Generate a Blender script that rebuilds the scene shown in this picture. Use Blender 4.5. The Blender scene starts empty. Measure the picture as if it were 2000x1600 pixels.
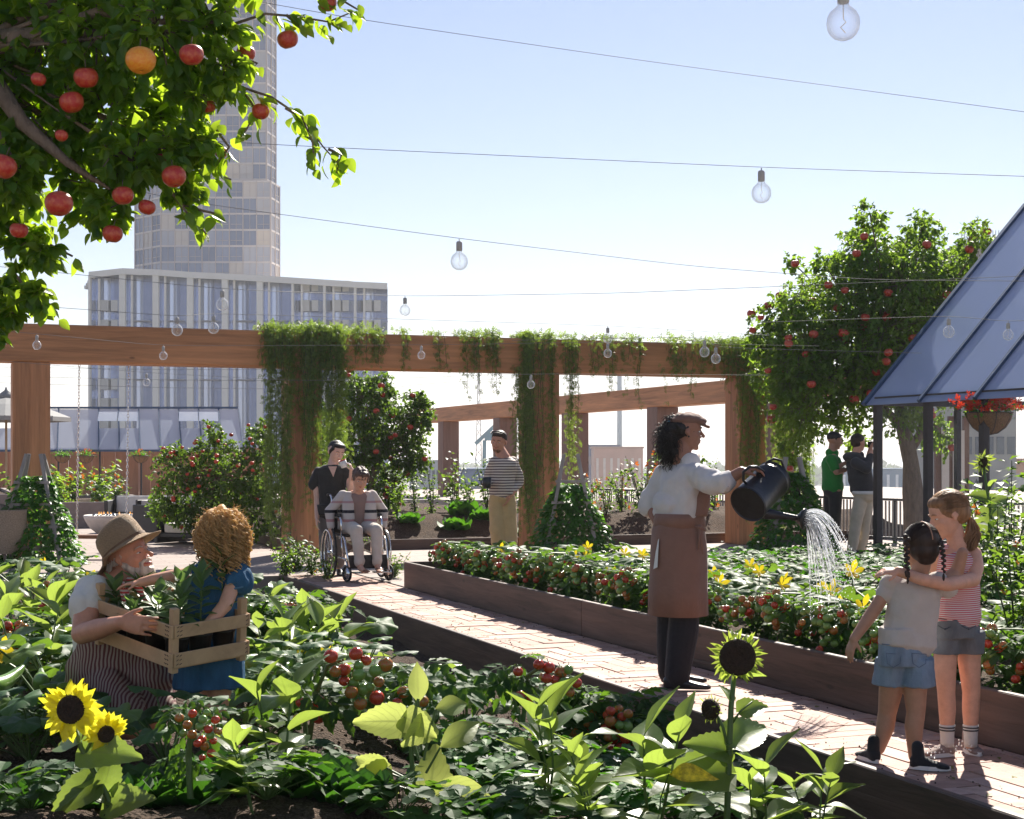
import bpy, math, random
import numpy as np
from mathutils import Vector, Matrix, noise, Euler
V = Vector
R = math.radians
PI = math.pi
sc = bpy.context.scene
COL = sc.collection
random.seed(7)
rng = np.random.default_rng(7)

# ------------------------------------------------------------------ camera, world, sun, exposure
F, CH, HY = 3000.0, 1.38, 893.0
cam_d = bpy.data.cameras.new('camera'); cam = bpy.data.objects.new('camera', cam_d); COL.objects.link(cam)
cam.location = (0, 0, CH); cam.rotation_euler = (R(90), 0, 0)
cam_d.sensor_width = 36; cam_d.lens = F/2000*36; cam_d.shift_y = 93/2000
cam_d.clip_start = 0.05; cam_d.clip_end = 40000
sc.camera = cam
SUN_EL, SUN_AZ = R(39), R(15)          # azimuth measured from +Y towards +X
w = bpy.data.worlds.new('World'); sc.world = w; w.use_nodes = True
wn = w.node_tree; bg = wn.nodes['Background']
sky = wn.nodes.new('ShaderNodeTexSky'); sky.sky_type = 'NISHITA'; sky.sun_disc = False
sky.sun_elevation = SUN_EL; sky.sun_rotation = SUN_AZ
sky.air_density = 1.0; sky.dust_density = 0.08; sky.ozone_density = 3.0; sky.altitude = 0
tintn = wn.nodes.new('ShaderNodeMixRGB'); tintn.blend_type = 'MULTIPLY'; tintn.inputs[0].default_value = 1; tintn.inputs[2].default_value = (1.22, 1.02, 1.0, 1)
wn.links.new(sky.outputs[0], tintn.inputs[1]); wn.links.new(tintn.outputs[0], bg.inputs[0]); bg.inputs[1].default_value = 0.050
sl = bpy.data.lights.new('sun', 'SUN'); sl.energy = 5.0; sl.angle = R(0.53); sl.color = (1.0, 0.93, 0.82)
so = bpy.data.objects.new('sun', sl); COL.objects.link(so)
sdir = V((math.sin(SUN_AZ)*math.cos(SUN_EL), math.cos(SUN_AZ)*math.cos(SUN_EL), math.sin(SUN_EL)))
so.rotation_euler = sdir.to_track_quat('Z', 'Y').to_euler()
sc.view_settings.view_transform = 'Standard'; sc.view_settings.look = 'None'
sc.view_settings.exposure = 1.23; sc.view_settings.gamma = 1.0
sc.render.engine = 'CYCLES'
sc.cycles.max_bounces = 8; sc.cycles.transparent_max_bounces = 24
sc.cycles.diffuse_bounces = 3; sc.cycles.glossy_bounces = 3; sc.cycles.transmission_bounces = 6; sc.cycles.volume_bounces = 0
sc.cycles.caustics_reflective = False; sc.cycles.caustics_refractive = False

# ------------------------------------------------------------------ coordinates
def P(px, py, Y): return V(((px-1000)/F*Y, Y, CH-(py-HY)/F*Y))
UA = R(20.97); cA, sA = math.cos(UA), math.sin(UA)
def UV(u, v, z=0.0): return V((u*cA-v*sA, u*sA+v*cA, z))
def toUV(x, y): return (x*cA+y*sA, -x*sA+y*cA)
Ud, Vd, Zd = V((cA, sA, 0)), V((-sA, cA, 0)), V((0, 0, 1))
Xd, Yd = V((1, 0, 0)), V((0, 1, 0))
def rnd(a, b): return random.uniform(a, b)

# ------------------------------------------------------------------ object helpers
def wloc(o):
    l = V((0, 0, 0))
    while o is not None:
        l += o.location; o = o.parent
    return l
def tag(o, label=None, cat=None, group=None, kind=None):
    if label: o['label'] = label
    if cat: o['category'] = cat
    if group: o['group'] = group
    if kind: o['kind'] = kind
    return o
def thing(name, label, cat, loc=(0, 0, 0), group=None, rz=0):
    o = bpy.data.objects.new(name, None); COL.objects.link(o); o.location = loc
    o.rotation_euler = (0, 0, rz); o.empty_display_size = .1
    return tag(o, label, cat, group)
def link_mesh(name, me, mats, parent=None, smooth=True, shift=True):
    if not isinstance(mats, (list, tuple)): mats = [mats]
    for m in mats: me.materials.append(m)
    if parent is not None and shift:
        l = wloc(parent)
        if l.length > 0: me.transform(Matrix.Translation(-l))
    if smooth: me.polygons.foreach_set('use_smooth', np.ones(len(me.polygons), dtype=bool))
    o = bpy.data.objects.new(name, me); COL.objects.link(o); o.parent = parent
    return o
def copy_tree(o, parent=None):
    c = o.copy(); COL.objects.link(c); c.parent = parent
    for ch in list(o.children): copy_tree(ch, c)
    return c

def frame(d, hint=None):
    d = d.normalized()
    h = hint if hint is not None else (Zd if abs(d.z) < .9 else Xd)
    x = d.cross(h)
    if x.length < 1e-5: x = d.cross(Yd)
    x.normalize(); y = x.cross(d).normalized()
    return x, y          # two unit vectors perpendicular to d; y is the one nearest to hint

class MB:
    """collects shapes for ONE mesh object"""
    def __init__(s): s.v = []; s.f = []; s.m = []
    def quad(s, *pts, m=0):
        i = len(s.v); s.v += [V(p) for p in pts]; s.f.append(tuple(range(i, i+len(pts)))); s.m.append(m)
    def box(s, c, size, ax=None, m=0, bev=0.0):
        """c centre, size full sizes, ax = 3 unit axes; bev chamfers the long edges"""
        c = V(c); ax = ax or (Xd, Yd, Zd); hx, hy, hz = [q/2 for q in size]
        if bev <= 0:
            i = len(s.v)
            for z in (-hz, hz):
                for x, y in ((-hx, -hy), (hx, -hy), (hx, hy), (-hx, hy)):
                    s.v.append(c+ax[0]*x+ax[1]*y+ax[2]*z)
            for f in ((0, 3, 2, 1), (4, 5, 6, 7), (0, 1, 5, 4), (1, 2, 6, 5), (2, 3, 7, 6), (3, 0, 4, 7)):
                s.f.append(tuple(i+k for k in f)); s.m.append(m)
            return
        b = min(bev, hx*.45, hy*.45, hz*.45)
        i = len(s.v); lv = [(-hz, b), (-hz+b, 0), (hz-b, 0), (hz, b)]
        for z, q in lv:
            for x, y in ((-hx+b+0, -hy+q), (hx-b, -hy+q), (hx-q, -hy+b), (hx-q, hy-b), (hx-b, hy-q), (-hx+b, hy-q), (-hx+q, hy-b), (-hx+q, -hy+b)):
                s.v.append(c+ax[0]*x+ax[1]*y+ax[2]*z)
        for k in range(3):
            for j in range(8):
                a = i+k*8+j; bb = i+k*8+(j+1) % 8
                s.f.append((a, bb, bb+8, a+8)); s.m.append(m)
        s.f.append(tuple(i+j for j in range(7, -1, -1))); s.m.append(m)
        s.f.append(tuple(i+24+j for j in range(8))); s.m.append(m)
    def beam(s, a, b, wdt, dep, m=0, hint=None, bev=0.0):
        a, b = V(a), V(b); d = b-a; x, y = frame(d, hint)
        s.box((a+b)/2, (wdt, dep, d.length), (x, y, d.normalized()), m, bev)
    def rings(s, rings, cap=True, m=0, close=True):
        i0 = len(s.v); n = len(rings[0])
        for r in rings: s.v += [V(p) for p in r]
        for k in range(len(rings)-1):
            for j in range(n if close else n-1):
                a = i0+k*n+j; b = i0+k*n+(j+1) % n
                s.f.append((a, b, b+n, a+n)); s.m.append(m)
        if cap and close:
            s.f.append(tuple(i0+j for j in range(n-1, -1, -1))); s.m.append(m)
            e = i0+(len(rings)-1)*n
            s.f.append(tuple(e+j for j in range(n))); s.m.append(m)
    def tube(s, pts, r, n=8, cap=True, m=0, hint=None):
        pts = [V(p) for p in pts]
        if not isinstance(r, (list, tuple)): r = [r]*len(pts)
        rings = []; px = None
        for k, p in enumerate(pts):
            d = (pts[min(k+1, len(pts)-1)]-pts[max(k-1, 0)])
            if d.length < 1e-9: d = V((0, 0, 1))
            d.normalize()
            if px is None: x, y = frame(d, hint)
            else:
                x = px-d*px.dot(d)
                if x.length < 1e-6: x, y = frame(d, hint)
                x.normalize(); y = x.cross(d)
            px = x
            rings.append([p+(x*math.cos(2*PI*j/n)+y*math.sin(2*PI*j/n))*r[k] for j in range(n)])
        s.rings(rings, cap, m)
    def lathe(s, prof, c, axis=Zd, n=24, m=0, cap=True, hint=None):
        """prof list of (radius, height along axis)"""
        c = V(c); axis = axis.normalized(); x, y = frame(axis, hint)
        s.rings([[c+axis*h+(x*math.cos(2*PI*j/n)+y*math.sin(2*PI*j/n))*max(r, 1e-4) for j in range(n)] for r, h in prof], cap, m)
    def ell(s, c, r, ax=None, n=16, k=10, m=0):
        c = V(c); ax = ax or (Xd, Yd, Zd)
        if not isinstance(r, (list, tuple)): r = (r, r, r)
        rg = []
        for i in range(k+1):
            t = -PI/2+PI*i/k; q = max(math.cos(t), 1e-3); z = math.sin(t)
            rg.append([c+ax[0]*(r[0]*q*math.cos(2*PI*j/n))+ax[1]*(r[1]*q*math.sin(2*PI*j/n))+ax[2]*(r[2]*z) for j in range(n)])
        s.rings(rg, True, m)
    def torus(s, c, axis, R_, r, n=32, k=8, m=0, a0=0, a1=2*PI, hint=None):
        c = V(c); x, y = frame(axis, hint); full = abs(a1-a0) > 2*PI-1e-3
        pts = [c+(x*math.cos(a0+(a1-a0)*i/n)+y*math.sin(a0+(a1-a0)*i/n))*R_ for i in range(n+1)]
        s.tube(pts, r, k, not full, m)
    def mesh(s, name):
        me = bpy.data.meshes.new(name); me.from_pydata([tuple(p) for p in s.v], [], s.f)
        me.polygons.foreach_set('material_index', s.m); me.update(); return me
    def build(s, name, mats, parent=None, smooth=False, autosmooth=None):
        o = link_mesh(name, s.mesh(name), mats, parent, smooth or autosmooth is not None)
        if autosmooth is not None:
            me = o.data; me.update()
            # mark sharp edges by face angle
            try: me.set_sharp_from_angle(angle=R(autosmooth))
            except Exception: pass
        return o

class Blob(MB):
    """overlapping closed volumes fused by a voxel remesh into one continuous skin"""
    def cap(s, a, b, ra, rb, n=16, flat=1.0, hint=None, k=5):
        a, b = V(a), V(b); d = b-a; L = d.length
        dn = d.normalized() if L > 1e-6 else Zd; x, y = frame(dn, hint)
        rg = []
        for i in range(k+1):
            t = -PI/2+(PI/2)*i/k
            rg.append((a+dn*(ra*math.sin(t)), ra*max(math.cos(t), 1e-3)))
        for i in range(k+1):
            t = (PI/2)*i/k
            rg.append((b+dn*(rb*math.sin(t)), rb*max(math.cos(t), 1e-3)))
        s.rings([[c+(x*math.cos(2*PI*j/n)+y*(flat*math.sin(2*PI*j/n)))*r for j in range(n)] for c, r in rg])
    def chain(s, pts, rad, **kw):
        for i in range(len(pts)-1): s.cap(pts[i], pts[i+1], rad[i], rad[i+1], **kw)
    def loft(s, secs, n=24, pw=1.0):
        """secs: (centre, Rvec, Fvec)"""
        rg = []
        def se(a): return math.copysign(abs(a)**pw, a)
        c0, r0, f0 = secs[0]; c1, r1, f1 = secs[-1]
        secs = [(c0, r0*.01, f0*.01)]+list(secs)+[(c1, r1*.01, f1*.01)]
        for c, r_, f_ in secs:
            rg.append([V(c)+r_*se(math.cos(2*PI*j/n))+f_*se(math.sin(2*PI*j/n)) for j in range(n)])
        s.rings(rg)
    def fuse(s, name, mat, parent=None, voxel=.006, smooth=4, disp=None):
        me = bpy.data.meshes.new('tmp'); me.from_pydata([tuple(p) for p in s.v], [], s.f); me.update()
        o = bpy.data.objects.new('tmp', me); COL.objects.link(o)
        m = o.modifiers.new('r', 'REMESH'); m.mode = 'VOXEL'; m.voxel_size = voxel; m.adaptivity = 0
        if smooth:
            q = o.modifiers.new('s', 'SMOOTH'); q.factor = .6; q.iterations = smooth
        dg = bpy.context.evaluated_depsgraph_get()
        me2 = bpy.data.meshes.new_from_object(o.evaluated_get(dg))
        bpy.data.objects.remove(o); bpy.data.meshes.remove(me)
        me2.name = name; me2.materials.clear()
        if disp:
            n = len(me2.vertices); co = np.empty(n*3); me2.vertices.foreach_get('co', co); co = co.reshape(-1, 3)
            no = np.empty(n*3); me2.vertex_normals.foreach_get('vector', no); no = no.reshape(-1, 3)
            amp, fr = disp[0], disp[1]; st = disp[2] if len(disp) > 2 else (1, 1, 1)
            d = np.array([noise.noise(V((p[0]*fr*st[0], p[1]*fr*st[1], p[2]*fr*st[2]))) + .5*noise.noise(V((p[0]*fr*2.1*st[0]+7, p[1]*fr*2.1*st[1], p[2]*fr*2.1*st[2]))) for p in co])
            d = np.sign(d)*np.abs(d)**.8; d = np.where(d > 0, d, d*.35)
            co = co+no*(d*amp)[:, None]; me2.vertices.foreach_set('co', co.ravel()); me2.update()
        return link_mesh(name, me2, mat, parent, True)

# ------------------------------------------------------------------ leaf fields (many leaves, one mesh)
class Tpl:
    def __init__(s, v, f, uv): s.v = np.array(v, float); s.f = f; s.uv = np.array(uv, float); s.lt = np.array([len(q) for q in f]); s.li = np.concatenate([np.array(q) for q in f])
def leaf_tpl(L=1.0, W=.5, n=6, m=1, fold=.25, droop=.25, shape='ovate', serr=0.0, wave=0.0):
    v, uv, f = [], [], []
    for i in range(n+1):
        t = i/n
        if shape == 'ovate': w = math.sin(PI*min(1, t**.75))**.85
        elif shape == 'lance': w = math.sin(PI*t**.85)**1.1
        elif shape == 'heart': w = (math.sin(PI*t**.55))**.8
        elif shape == 'round': w = math.sqrt(max(0, 1-(2*t-1)**2))
        elif shape == 'petal': w = (math.sin(PI*t**1.4))**.8
        else: w = math.sin(PI*t)
        w = max(w, .03)*W/2
        if serr: w *= 1+serr*(1 if i % 2 else -1)
        for j in range(-m, m+1):
            x = w*j/m; a = abs(j)/m
            y = t*L-(a*.12*L if shape in ('heart',) and t < .3 else 0)
            if serr and a == 1: y += .04*L*(1 if i % 2 else 0)
            z = fold*abs(x)-droop*L*t*t+wave*L*math.sin(t*9+j)*a
            v.append((x, y, z)); uv.append((.5+.5*j/m, t))
    c = 2*m+1
    for i in range(n):
        for j in range(2*m):
            a = i*c+j; f.append((a, a+1, a+c+1, a+c))
    return Tpl(v, f, uv)
def merge_tpl(parts):
    """parts: (tpl, Matrix)"""
    v, uv, f = [], [], []
    for t, M in parts:
        o = len(v)
        for p in t.v: v.append(tuple(M @ V(p)))
        uv += [tuple(q) for q in t.uv]; f += [tuple(o+k for k in q) for q in t.f]
    return Tpl(v, f, uv)
def orient(pos, d, up, scale):
    pos = np.asarray(pos, float).reshape(-1, 3); d = np.asarray(d, float).reshape(-1, 3); up = np.asarray(up, float).reshape(-1, 3)
    n = len(pos); d = np.broadcast_to(d, (n, 3)); up = np.broadcast_to(up, (n, 3))
    y = d/(np.linalg.norm(d, axis=1, keepdims=True)+1e-9)
    x = np.cross(y, up); nn = np.linalg.norm(x, axis=1, keepdims=True); x = np.where(nn < 1e-4, np.array([[1., 0, 0]]), x/(nn+1e-9))
    z = np.cross(x, y); s = np.broadcast_to(np.asarray(scale, float), (n,))[:, None]
    M = np.zeros((n, 3, 4)); M[:, :, 0] = x*s; M[:, :, 1] = y*s; M[:, :, 2] = z*s; M[:, :, 3] = pos
    return M
class Leaves:
    def __init__(s): s.V = []; s.U = []; s.LT = []; s.LI = []; s.T = []; s.n = 0; s.MI = []
    def add(s, tpl, M, tint=None, mi=0):
        k = len(M); nv = len(tpl.v)
        if k == 0: return
        v = np.einsum('kij,nj->kni', M[:, :, :3], tpl.v)+M[:, None, :, 3]
        s.V.append(v.reshape(-1, 3)); s.U.append(np.tile(tpl.uv, (k, 1)))
        s.LT.append(np.tile(tpl.lt, k)); s.LI.append((tpl.li[None]+(np.arange(k)*nv)[:, None]).ravel()+s.n)
        t = rng.random(k) if tint is None else np.broadcast_to(tint, (k,))
        s.T.append(np.repeat(t, nv)); s.MI.append(np.full(k*len(tpl.f), mi)); s.n += k*nv
    def build(s, name, mats, parent=None):
        me = bpy.data.meshes.new(name)
        v = np.concatenate(s.V); lt = np.concatenate(s.LT); li = np.concatenate(s.LI); u = np.concatenate(s.U); t = np.concatenate(s.T)
        me.vertices.add(len(v)); me.vertices.foreach_set('co', v.ravel())
        me.loops.add(len(li)); me.loops.foreach_set('vertex_index', li.astype(np.int32))
        me.polygons.add(len(lt)); ls = np.concatenate([[0], np.cumsum(lt)[:-1]])
        me.polygons.foreach_set('loop_start', ls.astype(np.int32))
        try: me.polygons.foreach_set('loop_total', lt.astype(np.int32))
        except Exception: pass
        me.polygons.foreach_set('material_index', np.concatenate(s.MI).astype(np.int32))
        me.update(calc_edges=True)
        ul = me.uv_layers.new(name='UVMap'); ul.data.foreach_set('uv', u[li].ravel())
        a = me.attributes.new('tint', 'FLOAT', 'POINT'); a.data.foreach_set('value', t)
        return link_mesh(name, me, mats, parent, True)
def rdirs(n):
    d = rng.normal(size=(n, 3)); return d/np.linalg.norm(d, axis=1, keepdims=True)

# ------------------------------------------------------------------ materials
def newmat(name):
    m = bpy.data.materials.new(name); m.use_nodes = True; nt = m.node_tree; nt.nodes.clear()
    out = nt.nodes.new('ShaderNodeOutputMaterial'); return m, nt, out
def N(nt, typ, **kw):
    n = nt.nodes.new(typ)
    for k, v_ in kw.items():
        if k.startswith('i_'):
            key = k[2:]; n.inputs[int(key) if key.isdigit() else key.replace('_', ' ')].default_value = v_
        else: setattr(n, k, v_)
    return n
def rgba(c): return (c[0], c[1], c[2], 1)
def ramp(nt, fac, stops):
    r = nt.nodes.new('ShaderNodeValToRGB'); e = r.color_ramp.elements
    while len(e) < len(stops): e.new(.5)
    for el, (p, c) in zip(e, stops): el.position = p; el.color = rgba(c)
    nt.links.new(fac, r.inputs[0]); return r.outputs[0]
def lighten(c, k): return tuple(min(1, q*k) for q in c)
def mat(name, col, rough=.6, var=.15, scale=8, bump=0.0, bscale=None, metal=0, stretch=(1, 1, 1), spec=.5, sheen=0, sss=0, coords='Object', detail=5):
    m, nt, out = newmat(name); L = nt.links.new
    b = N(nt, 'ShaderNodeBsdfPrincipled'); b.inputs['Roughness'].default_value = rough; b.inputs['Metallic'].default_value = metal
    b.inputs['Specular IOR Level'].default_value = spec
    if sheen: b.inputs['Sheen Weight'].default_value = sheen
    if sss: b.inputs['Subsurface Weight'].default_value = sss; b.inputs['Subsurface Radius'].default_value = (.012, .005, .003); b.inputs['Subsurface Scale'].default_value = 1
    tc = N(nt, 'ShaderNodeTexCoord'); mp = N(nt, 'ShaderNodeMapping'); mp.inputs['Scale'].default_value = stretch
    L(tc.outputs[coords], mp.inputs[0])
    no = N(nt, 'ShaderNodeTexNoise', i_Scale=scale, i_Detail=detail, i_Roughness=.6); L(mp.outputs[0], no.inputs['Vector'])
    L(ramp(nt, no.outputs[0], [(.28, lighten(col, 1-var)), (.72, lighten(col, 1+var))]), b.inputs['Base Color'])
    if bump:
        n2 = N(nt, 'ShaderNodeTexNoise', i_Scale=bscale or scale*3, i_Detail=6); L(mp.outputs[0], n2.inputs['Vector'])
        bp = N(nt, 'ShaderNodeBump', i_Strength=bump, i_Distance=.02); L(n2.outputs[0], bp.inputs['Height']); L(bp.outputs[0], b.inputs['Normal'])
    L(b.outputs[0], out.inputs[0]); return m
def stripes(name, c1, c2, axis=2, freq=40, duty=.5, rough=.8, wob=.004):
    m, nt, out = newmat(name); L = nt.links.new
    b = N(nt, 'ShaderNodeBsdfPrincipled', i_Roughness=rough)
    tc = N(nt, 'ShaderNodeTexCoord'); nz = N(nt, 'ShaderNodeTexNoise', i_Scale=6); L(tc.outputs['Object'], nz.inputs['Vector'])
    se = N(nt, 'ShaderNodeSeparateXYZ'); L(tc.outputs['Object'], se.inputs[0])
    m0 = N(nt, 'ShaderNodeMath', operation='MULTIPLY_ADD'); L(nz.outputs[0], m0.inputs[0]); m0.inputs[1].default_value = wob*2; L(se.outputs[axis], m0.inputs[2])
    m1 = N(nt, 'ShaderNodeMath', operation='MULTIPLY'); L(m0.outputs[0], m1.inputs[0]); m1.inputs[1].default_value = freq
    m2 = N(nt, 'ShaderNodeMath', operation='FRACT'); L(m1.outputs[0], m2.inputs[0])
    m3 = N(nt, 'ShaderNodeMath', operation='LESS_THAN'); L(m2.outputs[0], m3.inputs[0]); m3.inputs[1].default_value = duty
    mx = N(nt, 'ShaderNodeMixRGB'); L(m3.outputs[0], mx.inputs[0]); mx.inputs[1].default_value = rgba(c2); mx.inputs[2].default_value = rgba(c1)
    L(mx.outputs[0], b.inputs['Base Color']); L(b.outputs[0], out.inputs[0]); return m
def wood(name, col, grain=(1.2, 22, 22), rough=.6, var=.35, knots=True, bump=.25):
    """long grain along the object's local X (stretch small there)"""
    m, nt, out = newmat(name); L = nt.links.new
    b = N(nt, 'ShaderNodeBsdfPrincipled', i_Roughness=rough)
    tc = N(nt, 'ShaderNodeTexCoord'); mp = N(nt, 'ShaderNodeMapping'); mp.inputs['Scale'].default_value = grain; L(tc.outputs['Object'], mp.inputs[0])
    n1 = N(nt, 'ShaderNodeTexNoise', i_Scale=1.0, i_Detail=7, i_Roughness=.65, i_Distortion=.6); L(mp.outputs[0], n1.inputs['Vector'])
    mp2 = N(nt, 'ShaderNodeMapping'); mp2.inputs['Scale'].default_value = (grain[0]*.5, grain[1]*.18, grain[2]*.18); L(tc.outputs['Object'], mp2.inputs[0])
    n2 = N(nt, 'ShaderNodeTexNoise', i_Scale=1.0, i_Detail=3); L(mp2.outputs[0], n2.inputs['Vector'])
    add = N(nt, 'ShaderNodeMath', operation='MULTIPLY_ADD'); L(n1.outputs[0], add.inputs[0]); add.inputs[1].default_value = .6; 
    mm = N(nt, 'ShaderNodeMath', operation='MULTIPLY'); L(n2.outputs[0], mm.inputs[0]); mm.inputs[1].default_value = .4; L(mm.outputs[0], add.inputs[2])
    c = ramp(nt, add.outputs[0], [(.32, lighten(col, 1-var)), (.5, col), (.68, lighten(col, 1+var*.8))])
    if knots:
        vo = N(nt, 'ShaderNodeTexVoronoi', i_Scale=1.6); mp3 = N(nt, 'ShaderNodeMapping'); mp3.inputs['Scale'].default_value = (.9 if grain[0] < 5 else 2.5, 2.5 if grain[1] > 5 else .9, 2.5 if grain[2] > 5 else .9)
        L(tc.outputs['Object'], mp3.inputs[0]); L(mp3.outputs[0], vo.inputs['Vector'])
        k = ramp(nt, vo.outputs[0], [(.035, (.3, .3, .3)), (.075, (1, 1, 1))])
        mu = N(nt, 'ShaderNodeMixRGB', blend_type='MULTIPLY', i_0=.8); L(c, mu.inputs[1]); L(k, mu.inputs[2]); c = mu.outputs[0]
    L(c, b.inputs['Base Color'])
    bp = N(nt, 'ShaderNodeBump', i_Strength=bump, i_Distance=.01); L(n1.outputs[0], bp.inputs['Height']); L(bp.outputs[0], b.inputs['Normal'])
    L(b.outputs[0], out.inputs[0]); return m
def leafmat(name, dark, light, trans, fac=.4, rough=.4, veins=0.0, nv=7, bump=.0, spec=.5, blotch=0.0):
    m, nt, out = newmat(name); L = nt.links.new
    at = N(nt, 'ShaderNodeAttribute', attribute_name='tint')
    base = ramp(nt, at.outputs['Fac'], [(0, dark), (1, light)])
    tcol = ramp(nt, at.outputs['Fac'], [(0, lighten(trans, .75)), (1, trans)])
    b = N(nt, 'ShaderNodeBsdfPrincipled', i_Roughness=rough); b.inputs['Specular IOR Level'].default_value = spec
    tr = N(nt, 'ShaderNodeBsdfTranslucent')
    if veins:
        tc = N(nt, 'ShaderNodeTexCoord'); se = N(nt, 'ShaderNodeSeparateXYZ'); L(tc.outputs['UV'], se.inputs[0])
        a = N(nt, 'ShaderNodeMath', operation='SUBTRACT'); L(se.outputs[0], a.inputs[0]); a.inputs[1].default_value = .5
        ab = N(nt, 'ShaderNodeMath', operation='ABSOLUTE'); L(a.outputs[0], ab.inputs[0])
        mid = N(nt, 'ShaderNodeMath', operation='LESS_THAN'); L(ab.outputs[0], mid.inputs[0]); mid.inputs[1].default_value = .03
        s1 = N(nt, 'ShaderNodeMath', operation='MULTIPLY'); L(ab.outputs[0], s1.inputs[0]); s1.inputs[1].default_value = -.8
        s2 = N(nt, 'ShaderNodeMath', operation='ADD'); L(s1.outputs[0], s2.inputs[0]); L(se.outputs[1], s2.inputs[1])
        s3 = N(nt, 'ShaderNodeMath', operation='MULTIPLY'); L(s2.outputs[0], s3.inputs[0]); s3.inputs[1].default_value = nv
        s4 = N(nt, 'ShaderNodeMath', operation='FRACT'); L(s3.outputs[0], s4.inputs[0])
        s5 = N(nt, 'ShaderNodeMath', operation='LESS_THAN'); L(s4.outputs[0], s5.inputs[0]); s5.inputs[1].default_value = .1
        s6 = N(nt, 'ShaderNodeMath', operation='MAXIMUM'); L(mid.outputs[0], s6.inputs[0]); L(s5.outputs[0], s6.inputs[1])
        s7 = N(nt, 'ShaderNodeMath', operation='MULTIPLY'); L(s6.outputs[0], s7.inputs[0]); s7.inputs[1].default_value = veins
        mx = N(nt, 'ShaderNodeMixRGB'); L(s7.outputs[0], mx.inputs[0]); L(base, mx.inputs[1]); mx.inputs[2].default_value = rgba((light[0]*1.6+.03, light[1]*1.4+.03, light[2]*1.5+.02)); base = mx.outputs[0]
        mt = N(nt, 'ShaderNodeMixRGB'); L(s7.outputs[0], mt.inputs[0]); L(tcol, mt.inputs[1]); mt.inputs[2].default_value = rgba(lighten(trans, .45)); tcol = mt.outputs[0]
        bp = N(nt, 'ShaderNodeBump', i_Strength=.5, i_Distance=.004, invert=True); L(s4.outputs[0], bp.inputs['Height']); L(bp.outputs[0], b.inputs['Normal'])
    tc2 = N(nt, 'ShaderNodeTexCoord'); nz = N(nt, 'ShaderNodeTexNoise', i_Scale=25, i_Detail=3); L(tc2.outputs['Object'], nz.inputs['Vector'])
    vr = ramp(nt, nz.outputs[0], [(.3, (.78, .78, .78)), (.7, (1.15, 1.15, 1.1))])
    mu = N(nt, 'ShaderNodeMixRGB', blend_type='MULTIPLY', i_0=1.0); L(base, mu.inputs[1]); L(vr, mu.inputs[2])
    L(mu.outputs[0], b.inputs['Base Color']); L(tcol, tr.inputs[0])
    mix = N(nt, 'ShaderNodeMixShader', i_0=fac); L(b.outputs[0], mix.inputs[1]); L(tr.outputs[0], mix.inputs[2])
    L(mix.outputs[0], out.inputs[0]); return m
# ================================================================== materials of the setting
M_cedar = wood('cedar', (.46, .21, .09), (.8, 14, 14), .62, .5)
M_cedarv = wood('cedar_vertical', (.44, .20, .09), (14, 14, .8), .62, .5)
M_cedar_far = wood('cedar_grey', (.20, .12, .095), (12, 12, 1.0), .7, .3)
M_board = wood('dark_board', (.092, .055, .042), (1.6, 20, 20), .6, .75, knots=True, bump=.6)
M_soil = None
def soilmat():
    m, nt, out = newmat('soil'); L = nt.links.new
    b = N(nt, 'ShaderNodeBsdfPrincipled', i_Roughness=.95); b.inputs['Specular IOR Level'].default_value = .2
    tc = N(nt, 'ShaderNodeTexCoord')
    n1 = N(nt, 'ShaderNodeTexNoise', i_Scale=5, i_Detail=8, i_Roughness=.7); L(tc.outputs['Object'], n1.inputs['Vector'])
    n2 = N(nt, 'ShaderNodeTexNoise', i_Scale=60, i_Detail=6, i_Roughness=.8); L(tc.outputs['Object'], n2.inputs['Vector'])
    vo = N(nt, 'ShaderNodeTexVoronoi', i_Scale=70); L(tc.outputs['Object'], vo.inputs['Vector'])
    c = ramp(nt, n2.outputs[0], [(.33, (.035, .022, .016)), (.5, (.10, .068, .05)), (.66, (.21, .155, .12)), (.75, (.36, .29, .24))])
    c2 = ramp(nt, n1.outputs[0], [(.35, (.7, .7, .7)), (.65, (1.2, 1.15, 1.1))])
    mu = N(nt, 'ShaderNodeMixRGB', blend_type='MULTIPLY', i_0=1.0); L(c, mu.inputs[1]); L(c2, mu.inputs[2]); L(mu.outputs[0], b.inputs['Base Color'])
    ad = N(nt, 'ShaderNodeMath', operation='ADD'); L(n2.outputs[0], ad.inputs[0]); L(vo.outputs[0], ad.inputs[1])
    bp = N(nt, 'ShaderNodeBump', i_Strength=.9, i_Distance=.03); L(ad.outputs[0], bp.inputs['Height']); L(bp.outputs[0], b.inputs['Normal'])
    L(b.outputs[0], out.inputs[0]); return m
M_soil = soilmat()
M_bricks = [mat('paving_brick', c, .75, .22, 14, bump=.3, bscale=60) for c in ((.40, .24, .185), (.46, .30, .24), (.33, .195, .155), (.43, .285, .24))]
M_joint = mat('joint_sand', (.05, .038, .03), .95, .2, 20)
M_dark = mat('dark_steel', (.035, .033, .038), .45, .15, 10, metal=.3)
M_blue = mat('blue_steel', (.05, .09, .17), .45, .15, 10, metal=.2)
M_grey = mat('grey_steel', (.30, .29, .28), .5, .15, 10)
M_white = mat('white_paint', (.75, .74, .72), .6, .05, 6)
M_concrete = mat('planter_concrete', (.27, .22, .20), .8, .12, 7, bump=.2)
M_chrome = mat('chrome', (.75, .76, .78), .18, .04, 6, metal=1)

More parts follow.
